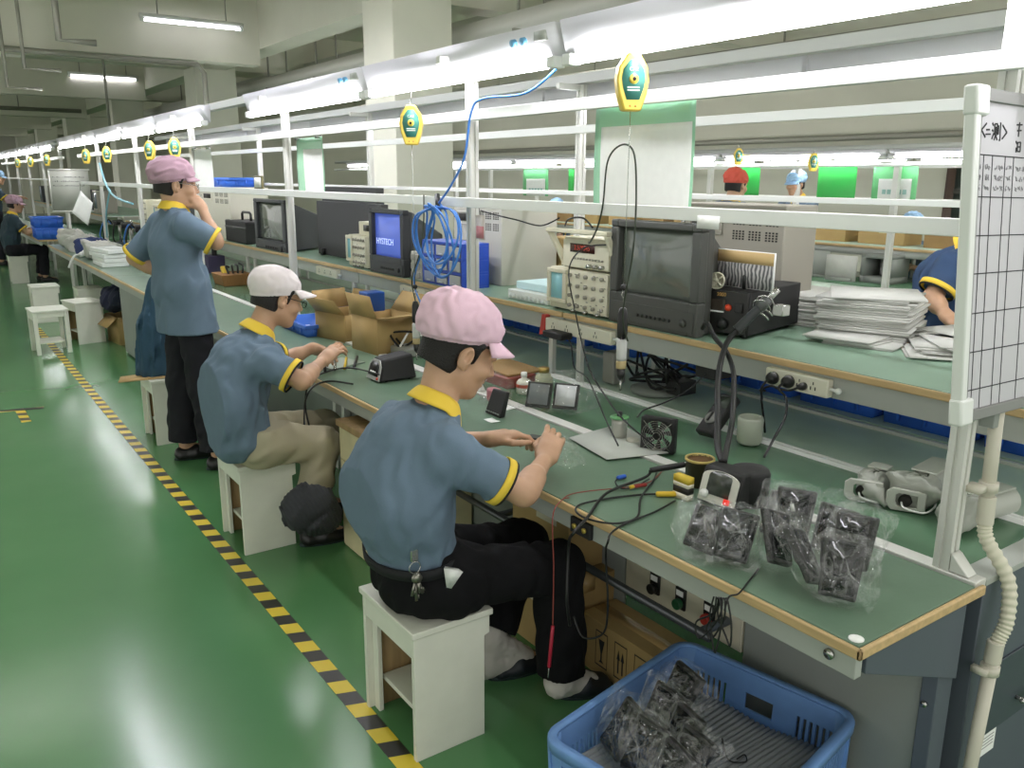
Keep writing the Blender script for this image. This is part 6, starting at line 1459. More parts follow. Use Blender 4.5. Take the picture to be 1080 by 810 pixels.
MB().tube([(0, 0, 0.03), (0.06, 0.1, 0.05), (0.1, 0.3, 0.05)], 0.03, n=10).build('head', m_white_metal, t)
MB().tube([(0, 0, 0.03), (-0.08, -0.1, 0.03), (-0.14, -0.05, -0.1)], 0.012, n=8).build('neck', m_white_metal, t)
r = random.Random(21)
far_items = [('oscilloscope', 9.55), ('monitor', 8.95), ('oscilloscope', 11.0), ('monitor', 12.2)]
oscilloscope('cream instrument on the shelf left of the standing worker\'s shoulder', (2.46, 10.9, ZS), 0.42, 0.26, 0.35)
oscilloscope('cream instrument farthest along the shelf', (2.46, 11.7, ZS), 0.42, 0.3, 0.35)
for i in range(6):
    y = 8.6+0.75*i
    t = T('test_rig', '%s black test rig with leads on the far conveyor, counting from the standing worker' % ords[i], 'test rig', (2.2, y, ZC), r.uniform(-.3, .3), 'black test rigs on the far conveyor')
    MB().box((-0.1, -0.12, 0), (0.1, 0.12, 0.06)).build('base', m_slate, t, bevel=0.006)
    MB().cyl((0.04, 0, 0.06), (0.04, 0, 0.38), 0.018, n=10).build('column', m_steel, t)
    MB().box((-0.08, -0.05, 0.28+0.02*(i % 3)), (0.06, 0.05, 0.36), Matrix.Rotation(0.1*i-.2, 4, 'X')).build('head', m_black, t, bevel=0.012)
    for k in range(2): MB().tube([(-0.05, 0.04*k, 0.3), (-0.14, 0.1*k-.1, 0.36), (-0.18, 0.12*k, 0.15), (-0.1, 0.05, 0.065)], 0.009, n=7).build('lead', (m_rubber, mat('blue air hose', '3f7fd0', 0.35))[k] if i % 2 else m_rubber, t)
for i in range(4):
    t = T('parts_bag', '%s pale bag of parts on the far bench, counting away from the foam stack' % ords[i], 'parts bag', (1.70, 10.6+0.6*i, ZB+0.001), r.uniform(0, 2), 'pale bags of parts on the far bench')
    f = crumple((0.11, 0.15, 0.085), 60+i, 0.03); f.xf(Matrix.Translation((0, 0, 0.10))); f.build('bag', mat('cloudy parts bag', 'b4b5ac', 0.4) if i != 1 else mat('navy cloth bag', '2b3a66', 0.8), t)
t = T('air_line', 'pale blue air line curling down by the far post', 'hose', (1.9, 10, 1.9))
MB().tube([PX(105, 172, 1.9), PX(112, 195, 1.9), PX(122, 208, 1.9), PX(140, 215, 1.95)], 0.012, n=8).tube([PX(116, 200, 1.9), PX(112, 225, 1.9), PX(113, 250, 1.95)], 0.01, n=8).build('hose', mat('pale cyan hose', '8fc8d8', 0.35), t, world=True)
p = PX(88, 210, 1.92); t = T('tilted_paper', 'white sheet of paper hanging tilted from the far rail', 'paper', p)
q4 = [PY(76, 224, 11.6), PY(93, 238, 11.6), PY(98, 214, 11.6), PY(85, 201, 11.6)]
MB().grid(lambda u, v: (q4[0]*(1-u)+q4[1]*u)*(1-v)+(q4[3]*(1-u)+q4[2]*u)*v+Vector((0, 0.02*math.sin(u*3), 0)), 6, 6).build('sheet', m_paper, t, world=True, solid=0.001)
MB().cyl(q4[3], (q4[3].x, 11.6, 1.56), 0.004, n=6).build('clip_wire', m_steel, t, world=True)

# ================================================================ the next station along the same row
bench_y0, bench_y1 = 14.2, 24.0
t = bench(14.2, 24.0, 'far bench of the next station, carrying the blue crate and its seated worker')
frame_row(1.965, [14.9+2.16*i for i in range(5)], 14.3, 24.5, 'far aluminium frame beyond the gap in the row', False)
for i in range(6):
    line_lamp(XL, 14.9+1.6*i, 14.9+1.6*i+1.56, '%s tube lamp of the far station beyond the gap' % ords[i], group='tube lamps of the far station')
for i in range(3):
    y = 15.6+2.2*i; balancer((1.86, y, 1.88), '%s yellow balancer of the far station at the left edge' % ords[i], 0.8)
t = T('conveyor_table', 'far conveyor table beyond the gap in the row', 'conveyor', (2.4, 14.3, 0))
MB().box((1.99, 14.3, ZB-0.05), (3.4, 24.0, ZB)).build('belt', m_green_belt, t, world=True)
for y in (14.5, 19, 23.8): MB().box((2.1, y, 0), (2.16, y+0.05, ZB-0.05)).build('leg', m_alu, t, world=True); MB().box((3.2, y, 0), (3.26, y+0.05, ZB-0.05)).build('leg', m_alu, t, world=True)
shelf(14.4, 24.0, 'instrument shelf of the far station')
tote('blue lidded crate on the near end of the far bench', (1.62, 14.45, ZB+0.001), 0.36, 0.5, 0.17, m_blue_tote, 0.0, 'blue crates stacked on the far bench', 'plastic_tote')
tote('blue crate stacked on top at the near end of the far bench', (1.62, 14.45, ZB+0.173), 0.38, 0.52, 0.15, m_blue_tote, 0.0, 'blue crates stacked on the far bench', 'plastic_tote')
t = T('whiteboard', 'far whiteboard with faint handwriting beyond the gap in the row', 'whiteboard', (2.1, 13.8, 1.1))
wl, wr_ = PY(54, 200, 13.78).x, PY(95, 200, 13.78).x
MB().box((wl, 13.78, 1.16), (wr_, 13.80, 1.72)).build('board', mat('dull whiteboard', 'b9bbb2', 0.35), t, world=True)
MB().box((wl-.02, 13.775, 1.14), (wr_+.02, 13.779, 1.16)).box((wl-.02, 13.775, 1.72), (wr_+.02, 13.779, 1.74)).box((wl-.02, 13.775, 1.16), (wl, 13.779, 1.72)).build('frame', m_alu, t, world=True)
b = MB(); r = random.Random(2)
for i in range(16):
    for j in range(3): x, z = wl+0.03+i*0.026, 1.50+j*0.06; b.box((x, 13.7785, z), (x+r.uniform(0.008, 0.02), 13.7795, z+r.uniform(0.006, 0.02)))
b.build('faint_writing', mat('faint marker', '6f736f', 0.7), t, world=True, smooth=False)
MB().box((1.82, 13.801, 0), (1.86, 13.83, 1.2)).build('stand_leg', m_alu, t, world=True)
for i in range(8):
    y = 15.2+1.0*i
    t = T('monitor', '%s small dark monitor on the far station shelf' % ords[i], 'monitor', (2.46, y, ZS), 0, 'monitors on the far station shelf')
    MB().box((0, 0, 0), (0.3, 0.4, 0.36)).build('case', m_crt2 if i % 2 else m_beige_dk, t, bevel=0.01)
    MB().box((-0.004, 0.04, 0.08), (-0.0005, 0.36, 0.33)).build('screen', mat('dim grey screen', '6a757c', 0.15), t)

# ================================================================ the parallel production line on the right
LX = 6.35
t = T('workbench', 'bench of the far right production line, near side', 'workbench', (LX+0.25, 2, 0))
MB().box((LX, 0.5, ZB-0.03), (LX+0.5, 16, ZB)).build('bench_top', m_green_lightened, t, world=True)
MB().box((LX-0.012, 0.5, ZB-0.032), (LX-0.0005, 16, ZB)).build('wood_edging', m_wood, t, world=True)
for y in (1, 4, 7, 10, 13, 15.8): MB().box((LX+0.4, y, 0), (LX+0.44, y+0.04, ZB-0.03)).build('leg', m_alu, t, world=True)
t = T('conveyor_table', 'conveyor table of the far right production line', 'conveyor', (LX+1.0, 2, 0))
MB().box((LX+0.64, 0.5, ZB-0.05), (LX+1.6, 16, ZB)).build('belt', m_green_belt, t, world=True)
for y in (1, 6, 11, 15.8): MB().box((LX+0.7, y, 0), (LX+0.74, y+0.04, ZB-0.05)).build('leg', m_alu, t, world=True); MB().box((LX+1.5, y, 0), (LX+1.54, y+0.04, ZB-0.05)).build('leg', m_alu, t, world=True)
t = T('instrument_shelf', 'shelf with wood edge on the far right production line', 'shelf', (LX+1.2, 2, ZB))
MB().box((LX+1.01, 0.5, 1.03), (LX+1.6, 16, 1.05)).build('shelf_board', m_green_lightened, t, world=True)
MB().box((LX+0.995, 0.5, 1.025), (LX+1.0095, 16, 1.05)).build('wood_edging', m_wood, t, world=True)
MB().box((LX+1.01, 0.5, 0.96), (LX+1.03, 16, 1.0245)).build('front_beam', m_grey_metal, t, world=True)
for y in (1, 4.5, 8, 12, 15.5): MB().box((LX+1.03, y, ZB), (LX+1.06, y+0.03, 1.0295)).build('leg', m_alu, t, world=True); MB().box((LX+1.55, y, ZB), (LX+1.58, y+0.03, 1.0295)).build('leg', m_alu, t, world=True)
def far_frame(x, ys, label):
    t = T('workstation_frame', label, 'aluminium frame', (x, 1, 0))
    for y in ys: MB().box((x-0.025, y-0.025, 0), (x+0.025, y+0.025, 1.9)).build('post', m_alu, t, world=True, bevel=0.004)
    MB().box((x-0.05, 0.5, 1.45), (x-0.026, 16, 1.48)).build('middle_rail', m_white_metal, t, world=True)
    MB().box((x-0.05, 0.5, 1.765), (x-0.026, 16, 1.80)).build('upper_rail', m_white_metal, t, world=True)
    MB().box((x-0.03, 0.5, 1.9), (x+0.03, 16, 1.95)).build('top_beam', m_grey_metal, t, world=True)
    return t
far_frame(LX+0.6, [2.1, 4.2, 6.3, 8.4, 10.5, 12.6], 'front aluminium frame of the far right production line')
far_frame(LX+1.66, [1.2, 3.6, 6.0, 8.4, 10.8, 13.2], 'rear aluminium frame of the far right production line')
for i in range(8):
    y = 0.6+1.85*i
    line_lamp(LX+0.55, y, y+1.8, '%s front tube lamp of the far right line, counting from the whiteboard' % ords[i], group='front tube lamps of the far right line', zb=1.84, sz=0.5)
    line_lamp(LX+1.65, y+0.4, y+2.2, '%s rear tube lamp of the far right line, counting from the whiteboard' % ords[i], group='rear tube lamps of the far right line', zb=1.84, near=False, sz=0.5)
gs = mat('bright green film', '2fae48', 0.3)
for i, (px0, px1, py0, py1, pap, lb) in enumerate(((776, 800, 178, 206, False, 'plain green sheet on the far line behind the red cap'), (864, 901, 178, 211, False, 'plain green sheet on the far line right of the pale blue cap'),
        (922, 965, 178, 213, True, 'green sheet with a white printed page on the far line beside the whiteboard'), (552, 578, 178, 207, True, 'green sheet with a white page on the far line, left of the nearest post'), (600, 605, 178, 206, False, 'narrow green sheet on the far line behind the hanging page'))):
    X0 = LX+0.66
    a, b_ = PX(px0, py0, X0), PX(px1, py1, X0)
    t = sheet(lb, b_.y, a.y, b_.z, 1.79, X0, pap, gs if not pap else mat('mid green film', '6cc07e', 0.3), (0.12, 0.85, 0.0, 0.6))
    if pap:
        k_ = MB(); yb, ye = b_.y+(a.y-b_.y)*0.2, b_.y+(a.y-b_.y)*0.78
        for q in range(5): k_.box((X0-0.012, yb+(ye-yb)*q/5, b_.z+0.06), (X0-0.0105, yb+(ye-yb)*(q+0.7)/5, b_.z+0.10))
        k_.build('printed_figures', mat('pale teal print', '9cc4bc', 0.6), t, world=True, smooth=False)
r = random.Random(31)
for i in range(14):
    y = 2.2+0.62*i; s = r.uniform(0.24, 0.4)
    if 3.4 < y < 3.7: continue
    carton('%s carton on the far right line shelf, counting from the whiteboard' % (ords+('thirteenth', 'fourteenth'))[i], (LX+1.38, y, 1.051), 0.3, s+0.12, r.uniform(0.16, 0.3), 0, m_cardboard if i % 3 else m_dark_card, 'cartons along the far right line shelf')
t = T('panel_board', 'upright white board standing on the far right line conveyor', 'board', (LX+0.75, 3.6, ZB)); a, b_ = PX(872, 268, LX+0.75), PX(901, 297, LX+0.75)
MB().box((LX+0.75, b_.y, ZB+0.001), (LX+0.77, a.y, a.z)).build('board', m_paper2, t, world=True)
MB().box((LX+0.71, b_.y+.03, ZB), (LX+0.748, a.y-.03, ZB+0.03)).build('foot', m_grey_metal, t, world=True)
t = T('dark_monitor', 'dark open box on the far right line behind the leaning worker', 'box', (LX+0.7, 3.1, ZB)); a, b_ = PX(909, 268, LX+0.8), PX(938, 295, LX+0.8)
f = MB(); frame_panel(f, LX+0.8, b_.y, a.y, ZB+0.001, a.z, [(b_.y+0.04, a.y-0.04, ZB+0.06, a.z-0.03)], 0.3); f.build('frame', m_grey_panel, t, world=True)
MB().box((LX+1.05, b_.y+0.041, ZB+0.061), (LX+1.08, a.y-0.041, a.z-0.031)).build('inside', m_dark, t, world=True)
t = T('grey_panel', 'grey sheet panel under the far right shelf beside the blue overalls', 'panel', (LX+0.85, 3.9, ZB)); a, b_ = PX(856, 262, LX+0.85), PX(872, 292, LX+0.85)
MB().box((LX+0.85, b_.y, ZB+0.001), (LX+0.87, a.y+.1, 0.98)).build('panel', m_grey_metal, t, world=True)
MB().box((LX+0.82, b_.y, ZB+0.0005), (LX+0.849, a.y+.1, ZB+0.02)).build('foot', m_grey_metal, t, world=True)
# cartons on our own line seen through the frames, left of the oscilloscope
for i, (y, z, w_, lab_) in enumerate(((3.9, 0, 0.5, 'lower brown carton stack beyond the oscilloscope'), (3.85, 0.171, 0.55, 'upper brown open carton beyond the oscilloscope'), (3.25, 0, 0.35, 'brown carton piece right of the carton stack'))):
    carton(lab_, (3.28, y, ZS+z+0.001), 0.25, w_, 0.17 if z == 0 else 0.09, 0.05*i, m_cardboard, None, False, False)
t = T('brown_sack', 'round brown paper parcel on the far bench behind the black station', 'parcel', (3.25, 2.72, ZS))
MB().lathe([(0.09, 0), (0.11, 0.02), (0.11, 0.07), (0.08, 0.09)], (0, 0, 0.001), 16).lathe([(0.085, 0.0), (0.1, 0.02), (0.09, 0.07), (0.05, 0.09)], (0, 0.02, 0.091), 16).build('parcel', m_dark_card, t)
tote('blue crate on top of the pale vented cabinet behind the standing worker', (2.7, 8.8, ZS+0.501), 0.3, 0.8, 0.09, m_blue_tote)

for i, (px, py) in enumerate(((858, 170), (779, 164))):
    c = PX(px, py, LX+0.5); balancer((LX+0.5, c.y, c.z-0.01), ('yellow balancer on the far right line above the pale blue cap', 'yellow balancer on the far right line above the coral red cap')[i], 0.9, None, 'yellow balancers on the far right line', 0.95, 1.9)
# ================================================================ people
m_skin = mat('warm skin', 'c29a7c', 0.5, var=0.10, vscale=14, bump=0.03, bscale=260)
m_hair = mat('short black hair', '15110f', 0.6, bump=0.5, bscale=220)
m_eye = mat('eye white', 'd8d4cc', 0.2)
m_polo = mat('blue grey knit cotton', '64788a', 0.85, var=0.06, vscale=12, bump=0.12, bscale=320)
m_polo_dk = mat('deep navy knit cotton', '30486a', 0.85, var=0.06, vscale=12)
m_polo_far = mat('dark slate knit cotton', '33454f', 0.85)
m_yellow = mat('yellow knit trim', 'ecc944', 0.8, bump=0.1, bscale=300)
m_blacktrim = mat('black knit trim', '16171a', 0.8)
m_trouser = mat('black twill', '131315', 0.9, bump=0.1, bscale=250, spec=0.2)
m_trouser2 = mat('charcoal twill', '1e1e24', 0.85, bump=0.1, bscale=250, spec=0.3)
m_khaki = mat('khaki cotton', 'a8a086', 0.85, bump=0.1, bscale=250)
m_pinkcap = mat('pale pink cap cotton', 'e6c2d2', 0.8, var=0.06, vscale=10, bump=0.08, bscale=260)
m_whitecap = mat('off white cap cotton', 'e6dcdc', 0.8, bump=0.06, bscale=260)
m_mauvecap = mat('dusty mauve cap cotton', 'b795a4', 0.8, bump=0.1, bscale=260)
m_bluecap = mat('pale blue cap cotton', '9cc0e2', 0.8)
m_redcap = mat('coral red cap cotton', 'd25a48', 0.8)
m_sock = mat('off white sock', 'cdc8c0', 0.85, bump=0.1, bscale=250)
m_shoe = mat('dark navy slipper', '1b2128', 0.5)
m_sole = mat('shoe sole', '2a3a3a', 0.6)

def V3(p): return np.array(p, np.float64)
def norm(v): v = V3(v); return v/np.linalg.norm(v)
def hand(v, wrist, fwd, dorsal, left, curls, spread=0.06, thumb=(0.5, 0.5), s=1.0):
    """palm and five fingers; fwd = wrist to knuckles, dorsal = out of the back of the hand"""
    x = norm(fwd); z = norm(V3(dorsal)-x*np.dot(V3(dorsal), x)); y = np.cross(z, x)
    ts = (-1 if left else 1)                      # thumb side along +y for a right hand seen from its back with fingers forward
    y = y*ts
    W = V3(wrist)
    def P(a, b, c): return W+(x*a+y*b+z*c)*s
    R = np.stack([x, y, z], 1)
    v.box(P(0.045, 0, 0), (0.046*s, 0.038*s, 0.0135*s), 0.012*s, R, 0.012)
    v.cap(P(-0.005, 0, 0), P(0.04, 0, 0), 0.023*s, 0.026*s, 0.015, (y, 1.25))
    for i, (b, L, r) in enumerate(((0.029, 0.074, 0.0092), (0.010, 0.080, 0.0095), (-0.010, 0.075, 0.009), (-0.028, 0.060, 0.0080))):
        c = curls[i] if hasattr(curls, '__len__') else curls
        ang = 0.0; p = P(0.085-0.006*(i == 3), b, 0.0); d0 = math.atan((1.5-i)*spread)
        v.cap(P(0.05, b*0.9, 0.002), p, r*1.1*s, r*1.15*s, 0.006)
        for k, (fr, cf) in enumerate(((0.46, 0.9), (0.30, 1.1), (0.24, 0.7))):
            ang += c*cf
            dr = x*math.cos(ang)*math.cos(d0)+y*math.sin(d0)-z*math.sin(ang)
            q = p+dr*L*fr*s
            v.cap(p, q, r*s*(1-0.07*k), r*s*(0.95-0.08*k), 0.004)
            p = q
    a, b = thumb
    p = P(0.02, 0.030, -0.004)
    d1 = norm(x*0.75+y*(0.75-a*0.4)-z*(0.15+0.5*a)); d2 = norm(x*0.95+y*(0.15-b*0.5)-z*(0.15+0.4*b)); d3 = norm(x*1.0-y*(0.05+b*0.5)-z*(0.1+0.3*b))
    q = p+d1*0.042*s; v.cap(P(0.01, 0.015, -0.003), q, 0.016*s, 0.0115*s, 0.010)
    e = q+d2*0.034*s; v.cap(q, e, 0.0115*s, 0.0105*s, 0.004)
    v.cap(e, e+d3*0.026*s, 0.0105*s, 0.0085*s, 0.004)

def head(v, c, R, neck, s=1.0, k=0.02):
    c = V3(c); R = np.array(R)
    P = lambda a, b, e: c+R@np.array([a, b, e])*s
    v.ell(P(-0.012, 0, 0.036), (0.098*s, 0.077*s, 0.092*s), R, k)
    v.ell(P(0.030, 0, -0.035), (0.066*s, 0.060*s, 0.075*s), R, k)
    v.cap(P(0.060, 0, 0.03), P(0.064, 0, -0.06), 0.040*s, 0.034*s, 0.03)
    v.cap(P(0.0, 0.045, -0.055), P(0.062, 0.016, -0.092), 0.018*s, 0.016*s, 0.03); v.cap(P(0.0, -0.045, -0.055), P(0.062, -0.016, -0.092), 0.018*s, 0.016*s, 0.03)
    v.ell(P(0.078, 0, -0.095), (0.018*s, 0.022*s, 0.016*s), R, 0.02)
    for q in (-1, 1):
        v.ell(P(0.088, q*0.030, 0.024), (0.012*s, 0.026*s, 0.008*s), R, 0.014)
        v.ell(P(0.068, q*0.044, -0.022), (0.026*s, 0.022*s, 0.022*s), R, 0.02)
        v.ell(P(0.103, q*0.032, 0.006), (0.012*s, 0.017*s, 0.011*s), R, 0.012, 'cut')
        v.ell(P(0.083, q*0.031, 0.005), (0.013*s, 0.0145*s, 0.0115*s), R, 0.004)
        v.ell(P(0.104, q*0.011, -0.026), (0.010*s, 0.008*s, 0.007*s), R, 0.006)
    v.cap(P(0.094, 0, 0.018), P(0.118, 0, -0.020), 0.0075*s, 0.0115*s, 0.012)
    v.ell(P(0.100, 0, -0.050), (0.008*s, 0.022*s, 0.0055*s), R, 0.006); v.ell(P(0.098, 0, -0.062), (0.009*s, 0.019*s, 0.0065*s), R, 0.006)
    v.ell(P(0.106, 0, -0.0565), (0.008*s, 0.022*s, 0.0016*s), R, 0.003, 'cut')
    for q in (-1, 1):
        Re = R@rotm(q*0.35, 0.15, 0)
        v.ell(P(-0.006, q*0.080, -0.003), (0.019*s, 0.009*s, 0.033*s), Re, 0.006)
        v.ell(P(-0.001, q*0.089, 0.004), (0.010*s, 0.009*s, 0.019*s), Re, 0.002, 'cut'); v.ell(P(0.008, q*0.083, -0.002), (0.004*s, 0.005*s, 0.008*s), Re, 0.003)
        v.ell(P(0.002, q*0.078, -0.030), (0.009*s, 0.007*s, 0.010*s), Re, 0.004)
    v.cap(P(-0.026, 0, -0.045), neck, 0.050*s, 0.056*s, 0.03)

def hair(t, c, R, name='hair', m=None, s=1.0, h=0.005, low=-0.055):
    c = V3(c); R = np.array(R); P = lambda a, b, e: c+R@np.array([a, b, e])*s
    v = Vol(c-0.17*s, c+0.17*s, h)
    v.ell(P(-0.012, 0, 0.036), (0.104*s, 0.083*s, 0.098*s), R, 0.0)
    v.ell(P(-0.042, 0, -0.035), (0.066*s, 0.068*s, 0.08*s), R, 0.03)
    for q in (-1, 1): v.cap(P(0.028, q*0.076, 0.04), P(0.026, q*0.070, -0.008), 0.012*s, 0.008*s, 0.01)
    v.box(P(0.13, 0, -0.06), (0.098*s, 0.16*s, 0.10*s), 0.02, R, 0.015, 'cut')
    for q in (-1, 1): v.ell(P(-0.002, q*0.085, -0.012), (0.026*s, 0.03*s, 0.036*s), R, 0.012, 'cut')
    n = R@np.array([-0.12, 0, -1.0]); v.half(P(-0.06, 0, low), n)
    n = R@np.array([1.0, 0, -1.2]); v.half(P(0.045, 0, -0.03), n)
    return v.mesh(name, m or m_hair, t)

def cap_hat(t, c, R, m, s=1.0, puff=1.0, brim=True, h=0.005, back=0.0, seed=1, brim_dip=0.35, brim_len=0.055, gather=True, lift=0.0):
    c = V3(c); R = np.array(R)@rotm(0, -back, 0); P = lambda a, b, e: c+R@np.array([a, b, e+lift])*s
    v = Vol(c-0.24*s, c+0.24*s, h)
    v.ell(P(-0.010-0.012*(puff-1)*3, 0, 0.058+0.03*(puff-1)), (0.112*s*puff, 0.094*s*puff**0.8, 0.088*s*puff), R, 0.0)
    v.ell(P(-0.045, 0, 0.07), (0.085*s*puff, 0.088*s*puff**0.8, 0.072*s*puff), R, 0.03)
    v.folds(0.0035 if gather else 0.0012, 0.055, seed)
    v.half(P(0, 0, 0.030), R@np.array([0.12, 0, -1.0]))
    # band
    w = Vol(c-0.24*s, c+0.24*s, h)
    w.ell(P(-0.010, 0, 0.035), (0.109*s, 0.088*s, 0.2*s), R, 0.0)
    w.half(P(0, 0, 0.020), R@np.array([0.12, 0, -1.0])); w.half(P(0, 0, 0.042), R@np.array([-0.12, 0, 1.0]))
    v.f = np.minimum(v.f, w.f)
    if gather:
        for i in range(9):
            a = PI+(i-4)*0.2; q = P(-0.010+0.111*math.cos(a), 0.090*math.sin(a), 0.03)
            v.cap(q+R@np.array([0, 0, -0.012])*s, q+R@np.array([0.004, 0, 0.022])*s, 0.006*s, 0.004*s, 0.006)
    v.ell(P(-0.012, 0, 0.036), (0.099*s, 0.078*s, 0.093*s), R, 0.0, 'cut')
    o = v.mesh('cap', m, t)
    if brim:
        b = MB(); n = 14; vs = []
        for i in range(n+1):
            a = -1.05+2.1*i/n
            for k in range(5):
                f = k/4; rr = 1.0+f*brim_len/0.1*math.cos(a*0.85)
                x, y = -0.010+0.110*math.cos(a)*rr, 0.089*math.sin(a)*(1+0.12*f)
                z = 0.030+0.014-f*brim_len*brim_dip*1.2-0.012*(y/0.09)**2*f
                vs.append(P(x, y, z-0.12*0.0))
        b.add(vs, [(i*5+k, (i+1)*5+k, (i+1)*5+k+1, i*5+k+1) for i in range(n) for k in range(4)])
        b.build('brim', m, o, world=True, solid=0.005)
    return o

def ring(t, name, p, d, r, w, m, th=0.004, flare=0.0, sx=1.0, n=28, lat=None):
    """cloth band of radius r and width w round the axis d at p"""
    d = Vector(d).normalized(); u = Vector(lat).normalized() if lat is not None else d.orthogonal().normalized(); u = (u-d*u.dot(d)).normalized(); q = d.cross(u)
    b = MB(); p = Vector(p); vs = []
    for h_, rr in ((0, r), (0, r+th), (w, r+th+flare), (w, r+flare)):
        for i in range(n):
            a = 2*PI*i/n; vs.append(p+d*h_+(u*math.cos(a)*sx+q*math.sin(a))*rr)
    b.add(vs, [(k*n+i, k*n+(i+1) % n, ((k+1) % 4)*n+(i+1) % n, ((k+1) % 4)*n+i) for k in range(4) for i in range(n)])
    return b.build(name, m, t, world=True)

def collar(t, neck, up, fwd, m, r0=0.062, r1=0.078, h=0.045, open_=0.5, trim=None):
    up = Vector(up).normalized(); f = Vector(fwd); f = (f-up*f.dot(up)).normalized(); l = up.cross(f); N = Vector(neck)
    def fn(u, v):
        a = open_/2+(2*PI-open_)*u
        fr = max(0.0, math.cos(a))
        rr = r0+(r1-r0)*v**0.7+0.012*v*fr
        return N+(f*math.cos(a)+l*math.sin(a)*1.02)*rr+up*(h*(1-v)-0.004-0.030*fr*v-0.014*fr)
    MB().grid(fn, 40, 6).build('collar', m, t, world=True, solid=0.005)
    if trim:
        def f2(u, v):
            a = open_/2+(2*PI-open_)*u; fr = max(0.0, math.cos(a)); rr = r1+0.002+0.012*fr+0.010*v
            return N+(f*math.cos(a)+l*math.sin(a)*1.02)*rr+up*(-0.006-0.030*fr-0.014*fr-0.006*v)
        MB().grid(f2, 40, 2).build('collar_trim', trim, t, world=True, solid=0.004)

def lerp(a, b, f): return V3(a)+(V3(b)-V3(a))*f
def shoe(t, heel, toe, m_top, m_s, w=0.048, hgt=0.06, name='shoe', open_heel=False):
    h_, t_ = V3(heel), V3(toe); d = norm((t_-h_)*[1, 1, 0]); lat = np.array([-d[1], d[0], 0])
    lo = np.minimum(h_, t_)-0.12; hi = np.maximum(h_, t_)+0.14
    v = Vol(lo, hi, 0.005); z = min(h_[2], t_[2])
    v.cap([h_[0], h_[1], z+0.022], [t_[0], t_[1], z+0.02], 0.026, 0.026, 0.02, (lat, 1.55))
    if not open_heel: v.cap(h_+[0, 0, 0.045], lerp(h_, t_, 0.4)+[0, 0, 0.05], 0.034, 0.036, 0.03, (lat, 1.1))
    v.cap(lerp(h_, t_, 0.45)+[0, 0, 0.04], lerp(h_, t_, 0.9)+[0, 0, 0.024], 0.040, 0.024, 0.03, (lat, 1.35))
    v.half((0, 0, z), (0, 0, -1))
    o = v.mesh(name, m_top, t)
    b = MB(); n = 20; L = np.linalg.norm((t_-h_)[:2])
    pf = []
    for i in range(n):
        a = 2*PI*i/n; pf.append((L/2+(L/2+0.04)*math.cos(a), 0.044*math.sin(a)*(1+0.12*math.cos(a))))
    b.prism(pf, (0, 0, 0.012), Vector((h_[0], h_[1], z)), Vector(d), Vector(lat)); b.build('sole', m_s, t, world=True)
    return o

